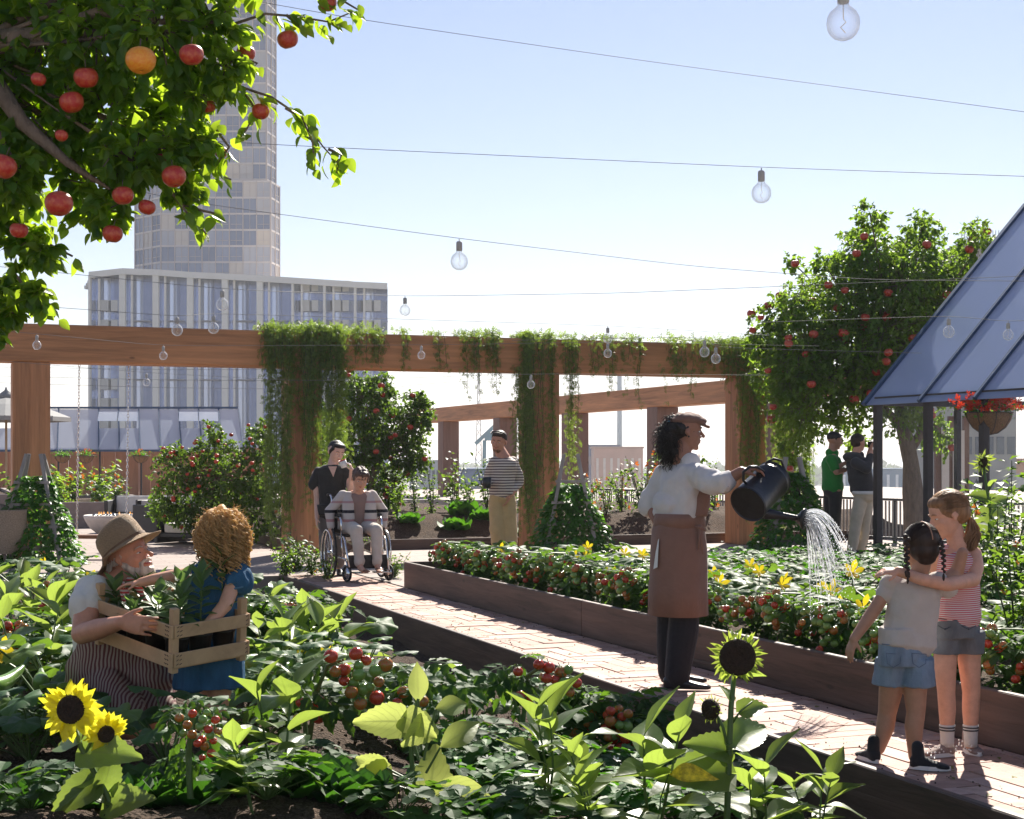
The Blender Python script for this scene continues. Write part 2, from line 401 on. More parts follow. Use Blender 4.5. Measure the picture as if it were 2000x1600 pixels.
def placed(name, mb, m, a, b_, parent=None, smooth=False):
    """mesh built with local X along a->b, placed at the middle"""
    a, b_ = V(a), V(b_); mid = (a+b_)/2; d = b_-a
    o = link_mesh(name, mb.mesh(name), m, parent, smooth, shift=False)
    o.location = mid-(wloc(parent) if parent else V((0, 0, 0))); o.rotation_euler = (0, 0, math.atan2(d.y, d.x)); return o
def board(name, a, b_, thick, h, m, parent=None, bev=.006):
    a, b_ = V(a), V(b_); mb = MB(); mb.box((0, 0, h/2), ((b_-a).length, thick, h), bev=bev); return placed(name, mb, m, a, b_, parent)

# ================================================================== far ground, sea, city
def ngrid(name, x0, x1, y0, y1, z, m, nx=2, ny=2, zf=None):
    mb = MB(); 
    for j in range(ny+1):
        for i in range(nx+1):
            x = x0+(x1-x0)*i/nx; y = y0+(y1-y0)*j/ny
            mb.v.append(V((x, y, z+(zf(x, y) if zf else 0))))
    for j in range(ny):
        for i in range(nx):
            a = j*(nx+1)+i; mb.f.append((a, a+1, a+nx+2, a+nx+1)); mb.m.append(0)
    return mb
M_land = mat('city_ground', (.13, .13, .12), .95, .55, .012, detail=12)
o = ngrid('ground', -9000, 9000, -200, 4600, -20, M_land, 2, 2).build('ground', M_land); tag(o, kind='structure')
M_sea = mat('sea_water', (.03, .13, .26), .6, .1, .01)
o = ngrid('sea', -30000, 30000, 4600, 30000, -20.5, M_sea).build('sea', M_sea); tag(o, kind='structure')

# building deck under the garden, plus the paving laid on it
M_deckside = mat('building_side', (.35, .32, .30), .8, .1, 1)
mb = MB(); mb.box((4, 26, -10.25), (76, 74, 19.5), (Ud, Vd, Zd)); o = mb.build('terrace_deck', M_deckside); tag(o, kind='structure')
def prism(name, pts, z0, z1, m):
    mb = MB(); n = len(pts)
    mb.v = [V((p.x, p.y, z0)) for p in pts]+[V((p.x, p.y, z1)) for p in pts]
    mb.f = [tuple(range(n, 2*n))]+[(i, (i+1) % n, n+(i+1) % n, n+i) for i in range(n)]; mb.m = [0]*(n+1)
    return mb.build(name, m)
def pavemat():
    m, nt, out = newmat('plaza_paving'); L = nt.links.new
    b = N(nt, 'ShaderNodeBsdfPrincipled', i_Roughness=.8); tc = N(nt, 'ShaderNodeTexCoord')
    mp = N(nt, 'ShaderNodeMapping'); mp.inputs['Rotation'].default_value = (0, 0, -UA); L(tc.outputs['Object'], mp.inputs[0])
    br = N(nt, 'ShaderNodeTexBrick', i_Scale=1.0); L(mp.outputs[0], br.inputs['Vector'])
    br.inputs['Brick Width'].default_value = .6; br.inputs['Row Height'].default_value = .2; br.inputs['Mortar Size'].default_value = .008
    br.inputs['Color1'].default_value = (.27, .215, .19, 1); br.inputs['Color2'].default_value = (.34, .275, .245, 1); br.inputs['Mortar'].default_value = (.17, .14, .13, 1)
    L(br.outputs[0], b.inputs['Base Color']); L(b.outputs[0], out.inputs[0]); return m
M_pave = pavemat()
o = prism('plaza_paving', [UV(-33.5, 17.66), UV(3.86, 17.66), UV(3.86, 17.7), UV(41.5, 17.7), UV(41.5, 62.5), UV(-33.5, 62.5)], -.5, 0, M_pave); tag(o, kind='structure')
o = prism('side_paving', [UV(4.80, -9), UV(41, -9), UV(41, 17.69), UV(4.80, 17.69)], -.5, -.004, M_pave); tag(o, kind='structure')
# herringbone path of real bricks
PL, PR = 3.91, 4.748
o = prism('path_bed', [UV(PL-.04, -4), UV(4.797, -4), UV(4.797, 17.69), UV(PL-.04, 17.69)], -.5, -.012, M_joint); tag(o, kind='structure')
mb = MB(); Wb, g = .13, .004
for yy in range(15, 137):
    for xx in range(28, 38):
        d = (xx-yy) % 6
        if d == 0: u0, u1, v0, v1 = xx*Wb, (xx+3)*Wb, yy*Wb, (yy+1)*Wb
        elif d == 5: u0, u1, v0, v1 = xx*Wb, (xx+1)*Wb, yy*Wb, (yy+3)*Wb
        else: continue
        u0, u1 = max(u0, PL+.004), min(u1, PR-.004); v1 = min(v1, 17.69)
        if u1-u0 < .012 or v1-v0 < .012: continue
        top = rnd(-.003, .003); c = UV((u0+u1)/2, (v0+v1)/2, (-.012+top)/2)
        mb.box(c, (u1-u0-2*g, v1-v0-2*g, .012+top), (Ud, Vd, Zd), random.choice([0, 0, 1, 2, 3]), bev=0)
for xx in range(26, 28):
    for yy in range(15, 137):
        if (xx-yy) % 6 == 0:
            u0, u1, v0, v1 = PL+.004, (xx+3)*Wb, yy*Wb, (yy+1)*Wb
            if u1-u0 > .012:
                mb.box(UV((u0+u1)/2, (v0+v1)/2, -.006), (u1-u0-2*g, Wb-2*g, .012), (Ud, Vd, Zd), random.choice([0, 1, 2, 3]))
o = mb.build('brick_path', M_bricks); tag(o, kind='structure')

# ------------------------------------------------------------------ left bed soil
def sstep(t): t = max(0, min(1, t)); return t*t*(3-2*t)
def soil_z(x, y):
    u, v = toUV(x, y); du = 3.88-u
    z = -.24+.36*sstep((du-.25)/2.6)
    z += .035*math.sin(v*2*PI/1.05+.4*math.sin(u*1.3))*sstep(du/.6)
    z += .05*noise.noise(V((x*1.3, y*1.3, 0)))+.022*noise.noise(V((x*5, y*5, 3)))
    if v > 14: z -= .12*sstep((v-14)/3)
    return z
mb = MB()
us = [3.885-.045*i for i in range(130)]+[3.885-.045*130-.2*i for i in range(60)]
vs = [2.6+.045*i for i in range(180)]+[2.6+8.1+.14*i for i in range(50)]
vs = [v for v in vs if v < 17.6]+[17.64]; us = sorted(us)
for v in vs:
    for u in us:
        p = UV(u, v); cl = .014*noise.noise(V((p.x*16, p.y*16, 9)))+.007*noise.noise(V((p.x*40, p.y*40, 2)))
        mb.v.append(V((p.x, p.y, soil_z(p.x, p.y)+cl)))
nu = len(us)
for j in range(len(vs)-1):
    for i in range(nu-1):
        a = j*nu+i; mb.f.append((a, a+1, a+nu+1, a+nu)); mb.m.append(0)
o = mb.build('soil', M_soil, smooth=True); tag(o, kind='structure')
# clods lying on the soil (uncountable)
lv = Leaves()
ct = []
for k in range(3):
    m_ = MB(); m_.ell((0, 0, 0), 1, n=6, k=4)
    vv = [tuple(p*(1+.35*noise.noise(p*1.7+V((k*5, 0, 0))))) for p in m_.v]
    ct.append(Tpl(vv, m_.f, [(0, 0)]*len(vv)))
for k in range(3):
    pos = []
    for i in range(1500):
        u, v = rnd(-2.5, 3.8), rnd(4.3, 9.5); p = UV(u, v); pos.append((p.x, p.y, soil_z(p.x, p.y)+.004))
    lv.add(ct[k], orient(pos, rdirs(1500), rdirs(1500), rng.uniform(.003, .010, 1500)))
o = lv.build('soil_clods', M_soil); tag(o, 'loose crumbs of dark earth lying over the soil of the near bed', 'soil crumbs', kind='stuff')

# ------------------------------------------------------------------ edging boards and raised beds
board('edging_board', UV(3.885, 1.5, -.48), UV(3.885, 17.66, -.48), .045, .50, M_board)
tag(bpy.data.objects['edging_board'], 'low brown timber edging board between the near soil and the brick path', 'edging board')
bed = thing('raised_bed', 'long raised vegetable bed with brown timber sides right of the brick path', 'raised bed', UV(4.77, 9, 0))
for v0, v1 in ((1.5, 6.2), (6.2, 10.9), (10.9, 15.6)):
    board('board', UV(4.775, v0+.002, -.003), UV(4.775, v1-.002, -.003), .045, .275, M_board, bed)
board('board', UV(4.80, 15.58, -.003), UV(11.6, 15.58, -.003), .045, .275, M_board, bed)
def soilpatch(name, u0, u1, v0, v1, z, amp, du, parent, mound=0):
    mb = MB(); nu, nv = int((u1-u0)/du)+1, int((v1-v0)/du)+1
    for j in range(nv+1):
        for i in range(nu+1):
            u = u0+(u1-u0)*i/nu; v = v0+(v1-v0)*j/nv; p = UV(u, v)
            e = min(sstep((u-u0)/.6), sstep((u1-u)/.6), sstep((v-v0)/1.2), sstep((v1-v)/.6))
            mb.v.append(V((p.x, p.y, z+mound*e+amp*noise.noise(V((p.x*2, p.y*2, 4)))+amp*.5*noise.noise(V((p.x*7, p.y*7, 4))))))
    for j in range(nv):
        for i in range(nu):
            a = j*(nu+1)+i; mb.f.append((a, a+1, a+nu+2, a+nu+1)); mb.m.append(0)
    return mb.build(name, M_soil, parent, smooth=True)
soilpatch('soil_fill', 4.80, 11.6, 1.5, 15.56, .19, .02, .15, bed)
BBZ = .16
bed2 = thing('raised_bed', 'wide low bed of dark mounded soil behind the vine covered pergola posts', 'raised bed', UV(10, 22, 0))
board('board', UV(5.0, 21.95, -.003), UV(16.0, 21.95, -.003), .05, BBZ, M_board, bed2)
board('board', UV(5.0, 21.98, -.003), UV(5.0, 29.5, -.003), .05, BBZ, M_board, bed2)
soilpatch('soil_fill', 5.03, 16.0, 21.98, 29.5, .1, .05, .2, bed2, mound=.35)
def back_z(p):
    u, v = toUV(p.x, p.y)
    e = min(sstep((u-5.03)/.6), sstep((16-u)/.6), sstep((v-21.98)/1.2), sstep((29.5-v)/.6)); return .1+.35*max(e, 0)
# far grey planters on the plaza
def planter(u0, u1, v0, v1, h, lab):
    t = thing('planter_box', lab, 'planter', UV(u0, v0, 0))
    mb = MB(); th = .12
    mb.box(UV((u0+u1)/2, v0+th/2, h/2), (u1-u0, th, h), (Ud, Vd, Zd), bev=.01); mb.box(UV((u0+u1)/2, v1-th/2, h/2), (u1-u0, th, h), (Ud, Vd, Zd), bev=.01)
    mb.box(UV(u0+th/2, (v0+v1)/2, h/2-.002), (th, v1-v0-2*th, h), (Ud, Vd, Zd), bev=.01); mb.box(UV(u1-th/2, (v0+v1)/2, h/2-.002), (th, v1-v0-2*th, h), (Ud, Vd, Zd), bev=.01)
    mb.build('box_wall', M_concrete, t)
    mb = MB(); mb.box(UV((u0+u1)/2, (v0+v1)/2, h-.12), (u1-u0-2*th, v1-v0-2*th, .1), (Ud, Vd, Zd)); mb.build('soil_fill', M_soil, t)
    return t
planter(-.8, 1.9, 33, 40, .62, 'long brown concrete planter in front of the distant orange flowers')
planter(2.3, 4.6, 31, 37, .5, 'brown concrete planter right behind the low dark sofas')

# ------------------------------------------------------------------ pergolas
H1, HB = 2.645, 3.15
perg = thing('pergola', 'heavy cedar pergola beam on square posts crossing the garden, vines on its right', 'pergola', UV(5, 21.5, 0))
PW = .48
for u in (1.1, 4.8, 8.45, 12.0):
    mb = MB(); mb.box((0, 0, H1/2-.001), (PW, PW, H1-.002), bev=.012)
    mb.box((-.02, -PW/2-.001, H1/2-.001), (.012, .006, H1-.02))     # the joint of the glued post
    o = link_mesh('post', mb.mesh('post'), M_cedarv, perg, False, shift=False); o.location = UV(u+PW/2, 21.3+PW/2, 0)-wloc(perg); o.rotation_euler = (0, 0, UA)
mb = MB(); mb.box((0, 0, (HB-H1)/2), (20.5, .52, HB-H1), bev=.015)
placed('beam', mb, M_cedar, UV(-7.2, 21.55, H1+.001), UV(13.3, 21.55, H1+.001), perg)
perg2 = thing('pergola', 'side run of the cedar pergola stretching away behind the striped shirt man', 'pergola', UV(17.2, 40, 0))
mb = MB(); mb.box((0, 0, (HB-H1)/2), (34, .6, HB-H1), bev=.015)
placed('beam', mb, M_cedar, UV(17.5, 21.0, H1), UV(17.5, 54.8, H1), perg2)
for v in (52.0, 46.3, 40.6, 35.0, 29.4):
    mb = MB(); mb.box((0, 0, H1/2-.001), (.6, .6, H1-.002), bev=.012)
    o = link_mesh('post', mb.mesh('post'), M_cedar_far, perg2, False, shift=False); o.location = UV(17.5, v, 0)-wloc(perg2); o.rotation_euler = (0, 0, UA)

# ------------------------------------------------------------------ fence
def fence(a, b_, h, lab, rail=.05):
    a, b_ = V(a), V(b_); L_ = (b_-a).length; d = (b_-a)/L_
    t = thing('railing_fence', lab, 'fence', a)
    mb = MB(); mb.beam(a+Zd*(h-.02), b_+Zd*(h-.02), .06, .04, hint=Zd); mb.beam(a+Zd*.08, b_+Zd*.08, .05, .035, hint=Zd); mb.build('rail', M_dark, t)
    mb = MB(); n = int(L_/.085)
    for i in range(n+1):
        p = a+d*(i*L_/n); mb.beam(p+Zd*.1, p+Zd*(h-.045), .03, .014, hint=d.cross(Zd))
    mb.build('bars', M_grey, t)
    for i in range(int(L_/2)+1):
        mb = MB(); p = a+d*(i*2.0)+d.cross(Zd)*.04; mb.beam(p, p+Zd*h, .05, .05, hint=d); mb.build('post', M_dark, t)
    return t
fence((9.9, 17.6, 0), (1.2, 33.8, 0), .72, 'dark metal railing with thin upright bars behind the right beds')
t = board('parapet_wall', V((1.15, 34.0, 0)), V((-8.5, 36.5, 0)), .3, .42, M_deckside)
tag(t, 'low dark grey parapet wall at the back of the mounded soil bed', 'parapet')

# ------------------------------------------------------------------ right greenhouse
def glassmat(name, col, alpha, rough=.1, emis=None):
    m, nt, out = newmat(name); L = nt.links.new
    b = N(nt, 'ShaderNodeBsdfPrincipled', i_Roughness=rough); b.inputs['Base Color'].default_value = rgba(col)
    tr = N(nt, 'ShaderNodeBsdfTransparent'); tl = N(nt, 'ShaderNodeBsdfTranslucent'); tl.inputs[0].default_value = rgba(lighten(col, 1.2))
    mx = N(nt, 'ShaderNodeMixShader', i_0=.45); L(b.outputs[0], mx.inputs[1]); L(tl.outputs[0], mx.inputs[2])
    m2 = N(nt, 'ShaderNodeMixShader', i_0=alpha); L(tr.outputs[0], m2.inputs[1]); L(mx.outputs[0], m2.inputs[2]); L(m2.outputs[0], out.inputs[0]); return m
M_poly = glassmat('ribbed_polycarbonate', (.38, .46, .64), .88, .2)
M_poly2 = glassmat('frosted_glass', (.55, .62, .75), .92, .35)
M_glass = glassmat('clear_glass', (.5, .55, .55), .05, .03)
EZ, RZ = 2.13, 4.85
gu0, gv1, gv0, gur, gu1 = 11.9, 17.4, 8.5, 14.45, 17.0
gh = thing('greenhouse', 'large glass greenhouse with blue tinted roof panels at the right edge', 'greenhouse', UV(gu0, gv1, 0))
def gbeam(mb, a, b_, w_=.07, d_=.07, hint=Zd): mb.beam(a, b_, w_, d_, hint=hint)
mb = MB()
for v in [gv1-1.1*i for i in range(9)]:
    mb.beam(UV(gu0, v, 0), UV(gu0, v, EZ-.04), .09, .09, hint=Vd)
for v in [gv1-2.2*i for i in range(5)]: mb.beam(UV(gu1, v, 0), UV(gu1, v, EZ-.04), .09, .09, hint=Vd)
for u in (gu0+1.28, gur, gur+1.28):
    zt = EZ+(RZ-EZ)*(1-abs(u-gur)/(gur-gu0)); mb.beam(UV(u, gv1, 0), UV(u, gv1, zt), .07, .07, hint=Vd)
gbeam(mb, UV(gu0, gv0, EZ), UV(gu0, gv1, EZ), .11, .10); gbeam(mb, UV(gu1, gv0, EZ), UV(gu1, gv1, EZ), .11, .10)
gbeam(mb, UV(gu0, gv1+.002, EZ-.02), UV(gu1, gv1+.002, EZ-.02), .06, .09)
for u in (gu0, gu1): gbeam(mb, UV(u, gv0, .05), UV(u, gv1, .05), .08, .1)
gbeam(mb, UV(gu0, gv1, .05), UV(gu1, gv1, .05), .08, .1)
mb.build('frame', M_dark, gh)
mb = MB(); sl_ = (UV(gur, 0, RZ)-UV(gu0, 0, EZ)).normalized(); nrm = sl_.cross(Vd).normalized()
if nrm.z < 0: nrm = -nrm
for v in [gv1+.12]+[gv1-1.1*i for i in range(1, 9)]:
    a = UV(gu0-.12, v, EZ+.05-.12); b_ = UV(gur, v, RZ+.05); mb.beam(a+nrm*.03, b_+nrm*.03, .05 if v < gv1 else .08, .05, hint=nrm)
    mb.beam(UV(gu1+.12, v, EZ-.07), UV(gur, v, RZ+.05), .05, .05, hint=Zd)
mb.beam(UV(gur, gv0, RZ+.07), UV(gur, gv1+.12, RZ+.07), .1, .08, hint=Zd)
mb.build('rafters', M_blue, gh)
for i in range(8):
    v1_ = gv1+.10 if i == 0 else gv1-1.1*i-.02; v0_ = gv1-1.1*(i+1)+.02
    mb = MB(); a = UV(gu0-.12, v0_, EZ-.06); b_ = UV(gu0-.12, v1_, EZ-.06); c = UV(gur, v1_, RZ+.06); d = UV(gur, v0_, RZ+.06)
    mb.quad(a, b_, c, d); mb.quad(*[p+nrm*.012 for p in (d, c, b_, a)]); mb.build('roof_panel', M_poly, gh)
    mb = MB(); a = UV(gu1+.12, v0_, EZ-.06); b_ = UV(gu1+.12, v1_, EZ-.06)
    mb.quad(a, d, c, b_); mb.build('roof_panel', M_poly, gh)
for i in range(6):
    mb = MB(); mb.quad(UV(gu0+.01, gv1-1.1*i-.06, .1), UV(gu0+.01, gv1-1.1*(i+1)+.06, .1), UV(gu0+.01, gv1-1.1*(i+1)+.06, EZ-.07), UV(gu0+.01, gv1-1.1*i-.06, EZ-.07)); mb.build('wall_pane', M_glass, gh)
mb = MB(); mb.quad(UV(gu0+.06, gv1, .1), UV(gu1-.06, gv1, .1), UV(gu1-.06, gv1, EZ-.08), UV(gu0+.06, gv1, EZ-.08)); mb.build('wall_pane', M_glass, gh)

# ------------------------------------------------------------------ far left greenhouse with its timber back wall
gx0, gx1, gy, gez, grz = -21.5, -8.7, 50.0, 1.62, 3.0
g2 = thing('greenhouse', 'long low greenhouse with pale glass roof far back on the left', 'greenhouse', (-13, gy, 0))
mb = MB(); mb2 = MB(); n = 19; wpx = (gx1-gx0)/n
for i in range(n+1):
    x = gx0+wpx*i; mb.beam((x, gy-.15, gez-.02), (x-.55, gy+1.9, grz+.04), .045, .05, hint=Zd)
    if i % 2 == 0: mb2 = MB(); mb2.beam((x, gy, 0), (x, gy, gez-.03), .05, .05); mb2.build('post', M_dark, g2)
mb.beam((gx0, gy-.16, gez-.03), (gx1, gy-.16, gez-.03), .06, .07); mb.beam((gx0-.55, gy+1.92, grz+.05), (gx1-.55, gy+1.92, grz+.05), .06, .07)
mb.build('rafters', M_blue, g2)
def lp(x, t): return V((x-.55*t, gy-.15+2.05*t, gez+(grz-gez)*t))
for i in range(n):
    x0, x1 = gx0+wpx*i+.02, gx0+wpx*(i+1)-.02; vent = i in (7, 12, 13, 16, 17)
    mb = MB()
    if vent:
        mb.quad(lp(x0, 0), lp(x1, 0), lp(x1, .52), lp(x0, .52)); mb.quad(*[p+V((0, -.22, .10)) if q < 2 else p for q, p in enumerate((lp(x0, .62), lp(x1, .62), lp(x1, 1), lp(x0, 1)))])
    else: mb.quad(lp(x0, 0), lp(x1, 0), lp(x1, 1), lp(x0, 1))
    mb.build('roof_pane', M_poly2, g2)
M_orangeboard = wood('orange_board', (.48, .23, .13), (6, 6, .8), .7, .25, knots=False)
mb = MB()
for i in range(36): mb.box((gx0-1+i*.4, gy+2.3+.02*(i % 2), .85), (.39, .04, 1.7))
o = mb.build('board_fence', M_orangeboard); tag(o, 'upright orange timber board fence behind the far left greenhouse', 'fence')

# ------------------------------------------------------------------ tower and podium
def facade(name, plan, z0, z1, fh, bay, parent, mats, proud=.18, slab=.35):
    """glazed panes (tinted by chance), floor slabs and mullions as three parts"""
    lv = Leaves(); q = Tpl([(0, 0, 0), (1, 0, 0), (1, 0, 1), (0, 0, 1)], [(0, 1, 2, 3)], [(0, 0), (1, 0), (1, 1), (0, 1)])
    ms = MB(); mm = MB(); nf = int(round((z1-z0)/fh))
    for a, b_ in zip(plan, plan[1:]):
        a, b_ = V(a), V(b_); L_ = (b_-a).length; d = (b_-a)/L_; nb = max(1, int(round(L_/bay))); out = V((d.y, -d.x, 0)); bw = L_/nb
        for f in range(nf):
            z = z0+f*fh
            Ms = np.zeros((nb, 3, 4))
            for i in range(nb):
                p = a+d*(i*bw); Ms[i, :, 0] = d*bw; Ms[i, :, 1] = out; Ms[i, :, 2] = (0, 0, fh); Ms[i, :, 3] = (p.x, p.y, z)
            lv.add(q, Ms)
        for f in range(nf+1): ms.beam(a+Zd*(z0+f*fh)+out*(proud/2), b_+Zd*(z0+f*fh)+out*(proud/2), proud, slab, hint=Zd)
        for i in range(nb+1):
            p = a+d*(i*bw)+out*(proud*.7); mm.beam(p+Zd*z0, p+Zd*z1, .16, proud*1.3, hint=out)
            if i < nb and i % 2: # a narrower door mullion and a juliet rail
                pass
        for i in range(nb):
            p = a+d*((i+.5)*bw)+out*.08
            mm.beam(p+Zd*z0, p+Zd*z1, .07, .08, hint=out)
            if i % 3 != 0:
                for f in range(nf):
                    zz = z0+f*fh; mm.beam(a+d*((i+.1)*bw)+Zd*(zz+1.1)+out*.12, a+d*((i+.9)*bw)+Zd*(zz+1.1)+out*.12, .06, .07, hint=Zd)
    lv.build('glazing', mats[0], parent); ms.build('floor_slabs', mats[1], parent); mm.build('mullions', mats[2], parent)
def panemat(name, stops, rough=.25):
    m, nt, out = newmat(name); L = nt.links.new
    b = N(nt, 'ShaderNodeBsdfPrincipled', i_Roughness=rough); at = N(nt, 'ShaderNodeAttribute', attribute_name='tint')
    L(ramp(nt, at.outputs['Fac'], stops), b.inputs['Base Color']); L(b.outputs[0], out.inputs[0]); return m
M_pane = panemat('tower_glass', [(0, (.15, .18, .28)), (.45, (.28, .31, .42)), (.8, (.48, .47, .50)), (1, (.66, .56, .46))], .12)
M_slab = mat('tower_slab', (.62, .56, .54), .7, .06, .3)
M_mull = mat('tower_mullion', (.55, .47, .44), .7, .06, .3)
TY = 300
tw = thing('tower', 'very tall pale glass apartment tower rising behind the left apple tree', 'tower', (-60, TY, -20))
facade('lower', [(-75.5, TY+24, 0), (-75, TY+6, 0), (-68.5, TY, 0), (-47.2, TY, 0), (-46.4, TY+6, 0), (-51, TY+24, 0)], 30, 55.4, 3.15, 2.6, tw, (M_pane, M_slab, M_mull))
facade('upper', [(-73.5, TY+23, 0), (-73, TY+7, 0), (-66.5, TY+1.2, 0), (-48.2, TY+1.2, 0), (-47.3, TY+7, 0), (-52, TY+23, 0)], 55.8, 109.35, 3.15, 2.6, tw, (M_pane, M_slab, M_mull))
mb = MB(); mb.box((-61.5, TY+13, 55.5), (25, 16, .7)); mb.box((-61, TY+13, 109.8), (23, 15, .8)); mb.build('roof', M_slab, tw)
pod = thing('office_block', 'wide pale block of tall fluted bays beneath the glass tower', 'building', (-56, TY, -20))
M_flute = panemat('fluted_panel', [(0, (.36, .38, .50)), (1, (.50, .52, .62))], .5)
M_rib = mat('pale_rib', (.80, .77, .72), .7, .05, .3)
mb = MB(); rb = MB(); sb = MB(); wn_ = MB(); PYb = TY-20; s0 = F/PYb
xs = [(px-1000)/s0 for px in (176, 240, 305, 372, 440, 508, 572, 634, 694, 757)]; zt = [CH+(HY-py)/s0 for py in (538, 531, 533, 538, 541, 545, 549, 553, 557, 560)]
M_fl = mat('floor_line', (.33, .34, .42), .6, .1, .3)
for i in range(9):
    x0, x1 = xs[i], xs[i+1]; n = 10; rows = []
    for k in range(n+1):
        t = k/n; x = x0+(x1-x0)*t; y = PYb+3.0*math.sin(PI*min(1, t**.8))**.9; z = zt[i]+(zt[i+1]-zt[i])*t
        rows.append((V((x, y, -20)), V((x, y, z))))
    for k in range(n): mb.quad(rows[k][0], rows[k+1][0], rows[k+1][1], rows[k][1])
    rb.box((x0, PYb-.15, (zt[i]-20)/2), (1.1 if i in (1, 2, 3, 4, 5) else .4, .9, zt[i]+20))
    rb.box((x0+1.6, PYb+.3, (zt[i]-20)/2-.3), (.35, .5, zt[i]+19.4))
    for f in (3, 6, 9):
        zf = -6+f*3.6
        if zf < zt[i]-1.5: sb = MB(); sb.box(((x0+x1)/2, PYb+2.7, zf), (x1-x0-.3, 1.6, .18)); sb.build('floor_line', M_fl, pod)
    if i > 5 or i == 0:
        for f in range(9):
            if (i*7+f*3) % 4 != 0:
                for xx in (.35, .68): wn_ = MB(); wn_.box((x0+(x1-x0)*xx, PYb+2.3, 4+f*3.6), (1.5, .9, 2.0)); wn_.build('window', M_white, pod)
mb.quad((xs[0], PYb, -20), (xs[0], PYb, zt[0]), (xs[0]-4, PYb+14, zt[0]-1.2), (xs[0]-4, PYb+14, -20)); mb.quad((xs[0]-4, PYb+14, -20), (xs[0]-4, PYb+14, zt[0]-1.2), (xs[0]-4, PYb+40, zt[0]-1.5), (xs[0]-4, PYb+40, -20))
mb.quad((xs[-1], PYb, -20), (xs[-1]-4, PYb+30, -20), (xs[-1]-4, PYb+30, zt[-1]), (xs[-1], PYb, zt[-1]))
mb.v = [V(p) for p in mb.v]; o = mb.build('fluted_wall', mat('fluted_wall', (.46, .53, .72), .25, .12, .15, stretch=(6, 6, .3), metal=.85), pod, smooth=True)
rb.build('ribs', M_rib, pod)
mb = MB()
for i in range(9): mb.beam((xs[i], PYb-.6, zt[i]), (xs[i+1], PYb-.6, zt[i+1]), .5, 1.1, hint=Zd)
for i in range(9): mb.quad((xs[i], PYb-.5, zt[i]), (xs[i+1], PYb-.5, zt[i+1]), (xs[i+1]-5, PYb+30, zt[i+1]-.3), (xs[i]-5, PYb+30, zt[i]-.3))
for k in range(5): mb.box((xs[0]-3.4+k*.9, PYb+10-k*2.2, zt[0]-1.1+k*.22), (.6, 1.2, .6))
mb.build('parapet', M_rib, pod)

# ------------------------------------------------------------------ other buildings seen between the posts
def block(name, px0, px1, py0, Y, depth, col, lab, cat, wins=None, base=-20, wcol=(.1, .12, .16)):
    x0, x1 = (px0-1000)/F*Y, (px1-1000)/F*Y; z1 = CH+(HY-py0)/F*Y
    t = thing(name, lab, cat, ((x0+x1)/2, Y, base))
    mb = MB(); mb.box(((x0+x1)/2, Y+depth/2, (base+z1)/2), (x1-x0, depth, z1-base)); mb.build('wall', mat(name, col, .8, .1, .2), t)
    if wins:
        nx, nz, ww, wh, zb = wins; wm = mat('dark_window', wcol, .3, .1, 1)
        for i in range(nx):
            for k in range(nz):
                mb = MB(); mb.box((x0+(x1-x0)*(i+.5)/nx, Y-.04, zb+(z1-zb)*(k+.5)/nz), ((x1-x0)/nx*ww, .12, (z1-zb)/nz*wh)); mb.build('window', wm, t)
    mb = MB(); mb.box(((x0+x1)/2, Y+depth/2, z1+.25), (x1-x0+.6, depth+.6, .5)); mb.build('roof', mat(name+'_roof', lighten(col, .8), .8, .1, .2), t)
    return t
block('factory_building', 1160, 1256, 876, 420, 14, (.62, .34, .25), 'pink brick block with pale upright bands far beyond the railing', 'building', (7, 1, .35, .7, -14), wcol=(.75, .6, .52))
block('warehouse', 1146, 1210, 872, 460, 18, (.07, .10, .20), 'long dark blue shed with flat roof beside the pink block', 'building', (6, 2, .6, .3, -12))
block('warehouse', 1640, 1795, 918, 520, 22, (.05, .15, .28), 'blue waterfront shed with white uprights beyond the hooded man', 'building', (9, 1, .3, .8, -19), wcol=(.75, .8, .85))
block('warehouse', 800, 868, 903, 330, 18, (.62, .62, .63), 'pale low building with window rows seen beneath the middle apple tree', 'building', (8, 3, .6, .4, -17))
block('warehouse', 895, 962, 920, 300, 18, (.10, .17, .33), 'blue low shed left of the striped shirt man', 'building', (6, 2, .6, .4, -17))
block('warehouse', 1010, 1046, 900, 360, 18, (.12, .18, .30), 'dark blue shed seen just right of the striped shirt man', 'building', (4, 2, .6, .4, -17))
block('house', 1905, 2040, 905, 160, 14, (.62, .33, .22), 'orange terraced building behind the greenhouse on the right', 'building', (4, 2, .6, .5, -8), wcol=(.5, .5, .52))
tl = block('apartment_building', 1880, 1985, 486, 130, 18, (.42, .40, .38), 'grey apartment block with roof railing peeking above the right apple tree', 'building', (5, 10, .7, .4, -18))
mb = MB(); 
for i in range(22): mb.box((38+i*.24, 129.8, 19.9), (.05, .05, 1.3))
mb.build('roof_railing', M_grey, tl)
t = thing('chimney_stack', 'tall slender blue grey chimney rising behind the pink block', 'chimney', (56, 800, -20))
mb = MB(); mb.lathe([(1.5, 0), (1.15, 70), (1.0, 73)], (56, 800, -20), n=12); mb.build('shaft', mat('chimney_shaft', (.16, .26, .36), .7, .1, .1), t, smooth=True)
mb = MB(); mb.lathe([(1.4, 0), (1.4, 1.2)], (56, 800, 53), n=12); mb.build('cap', M_grey, t)
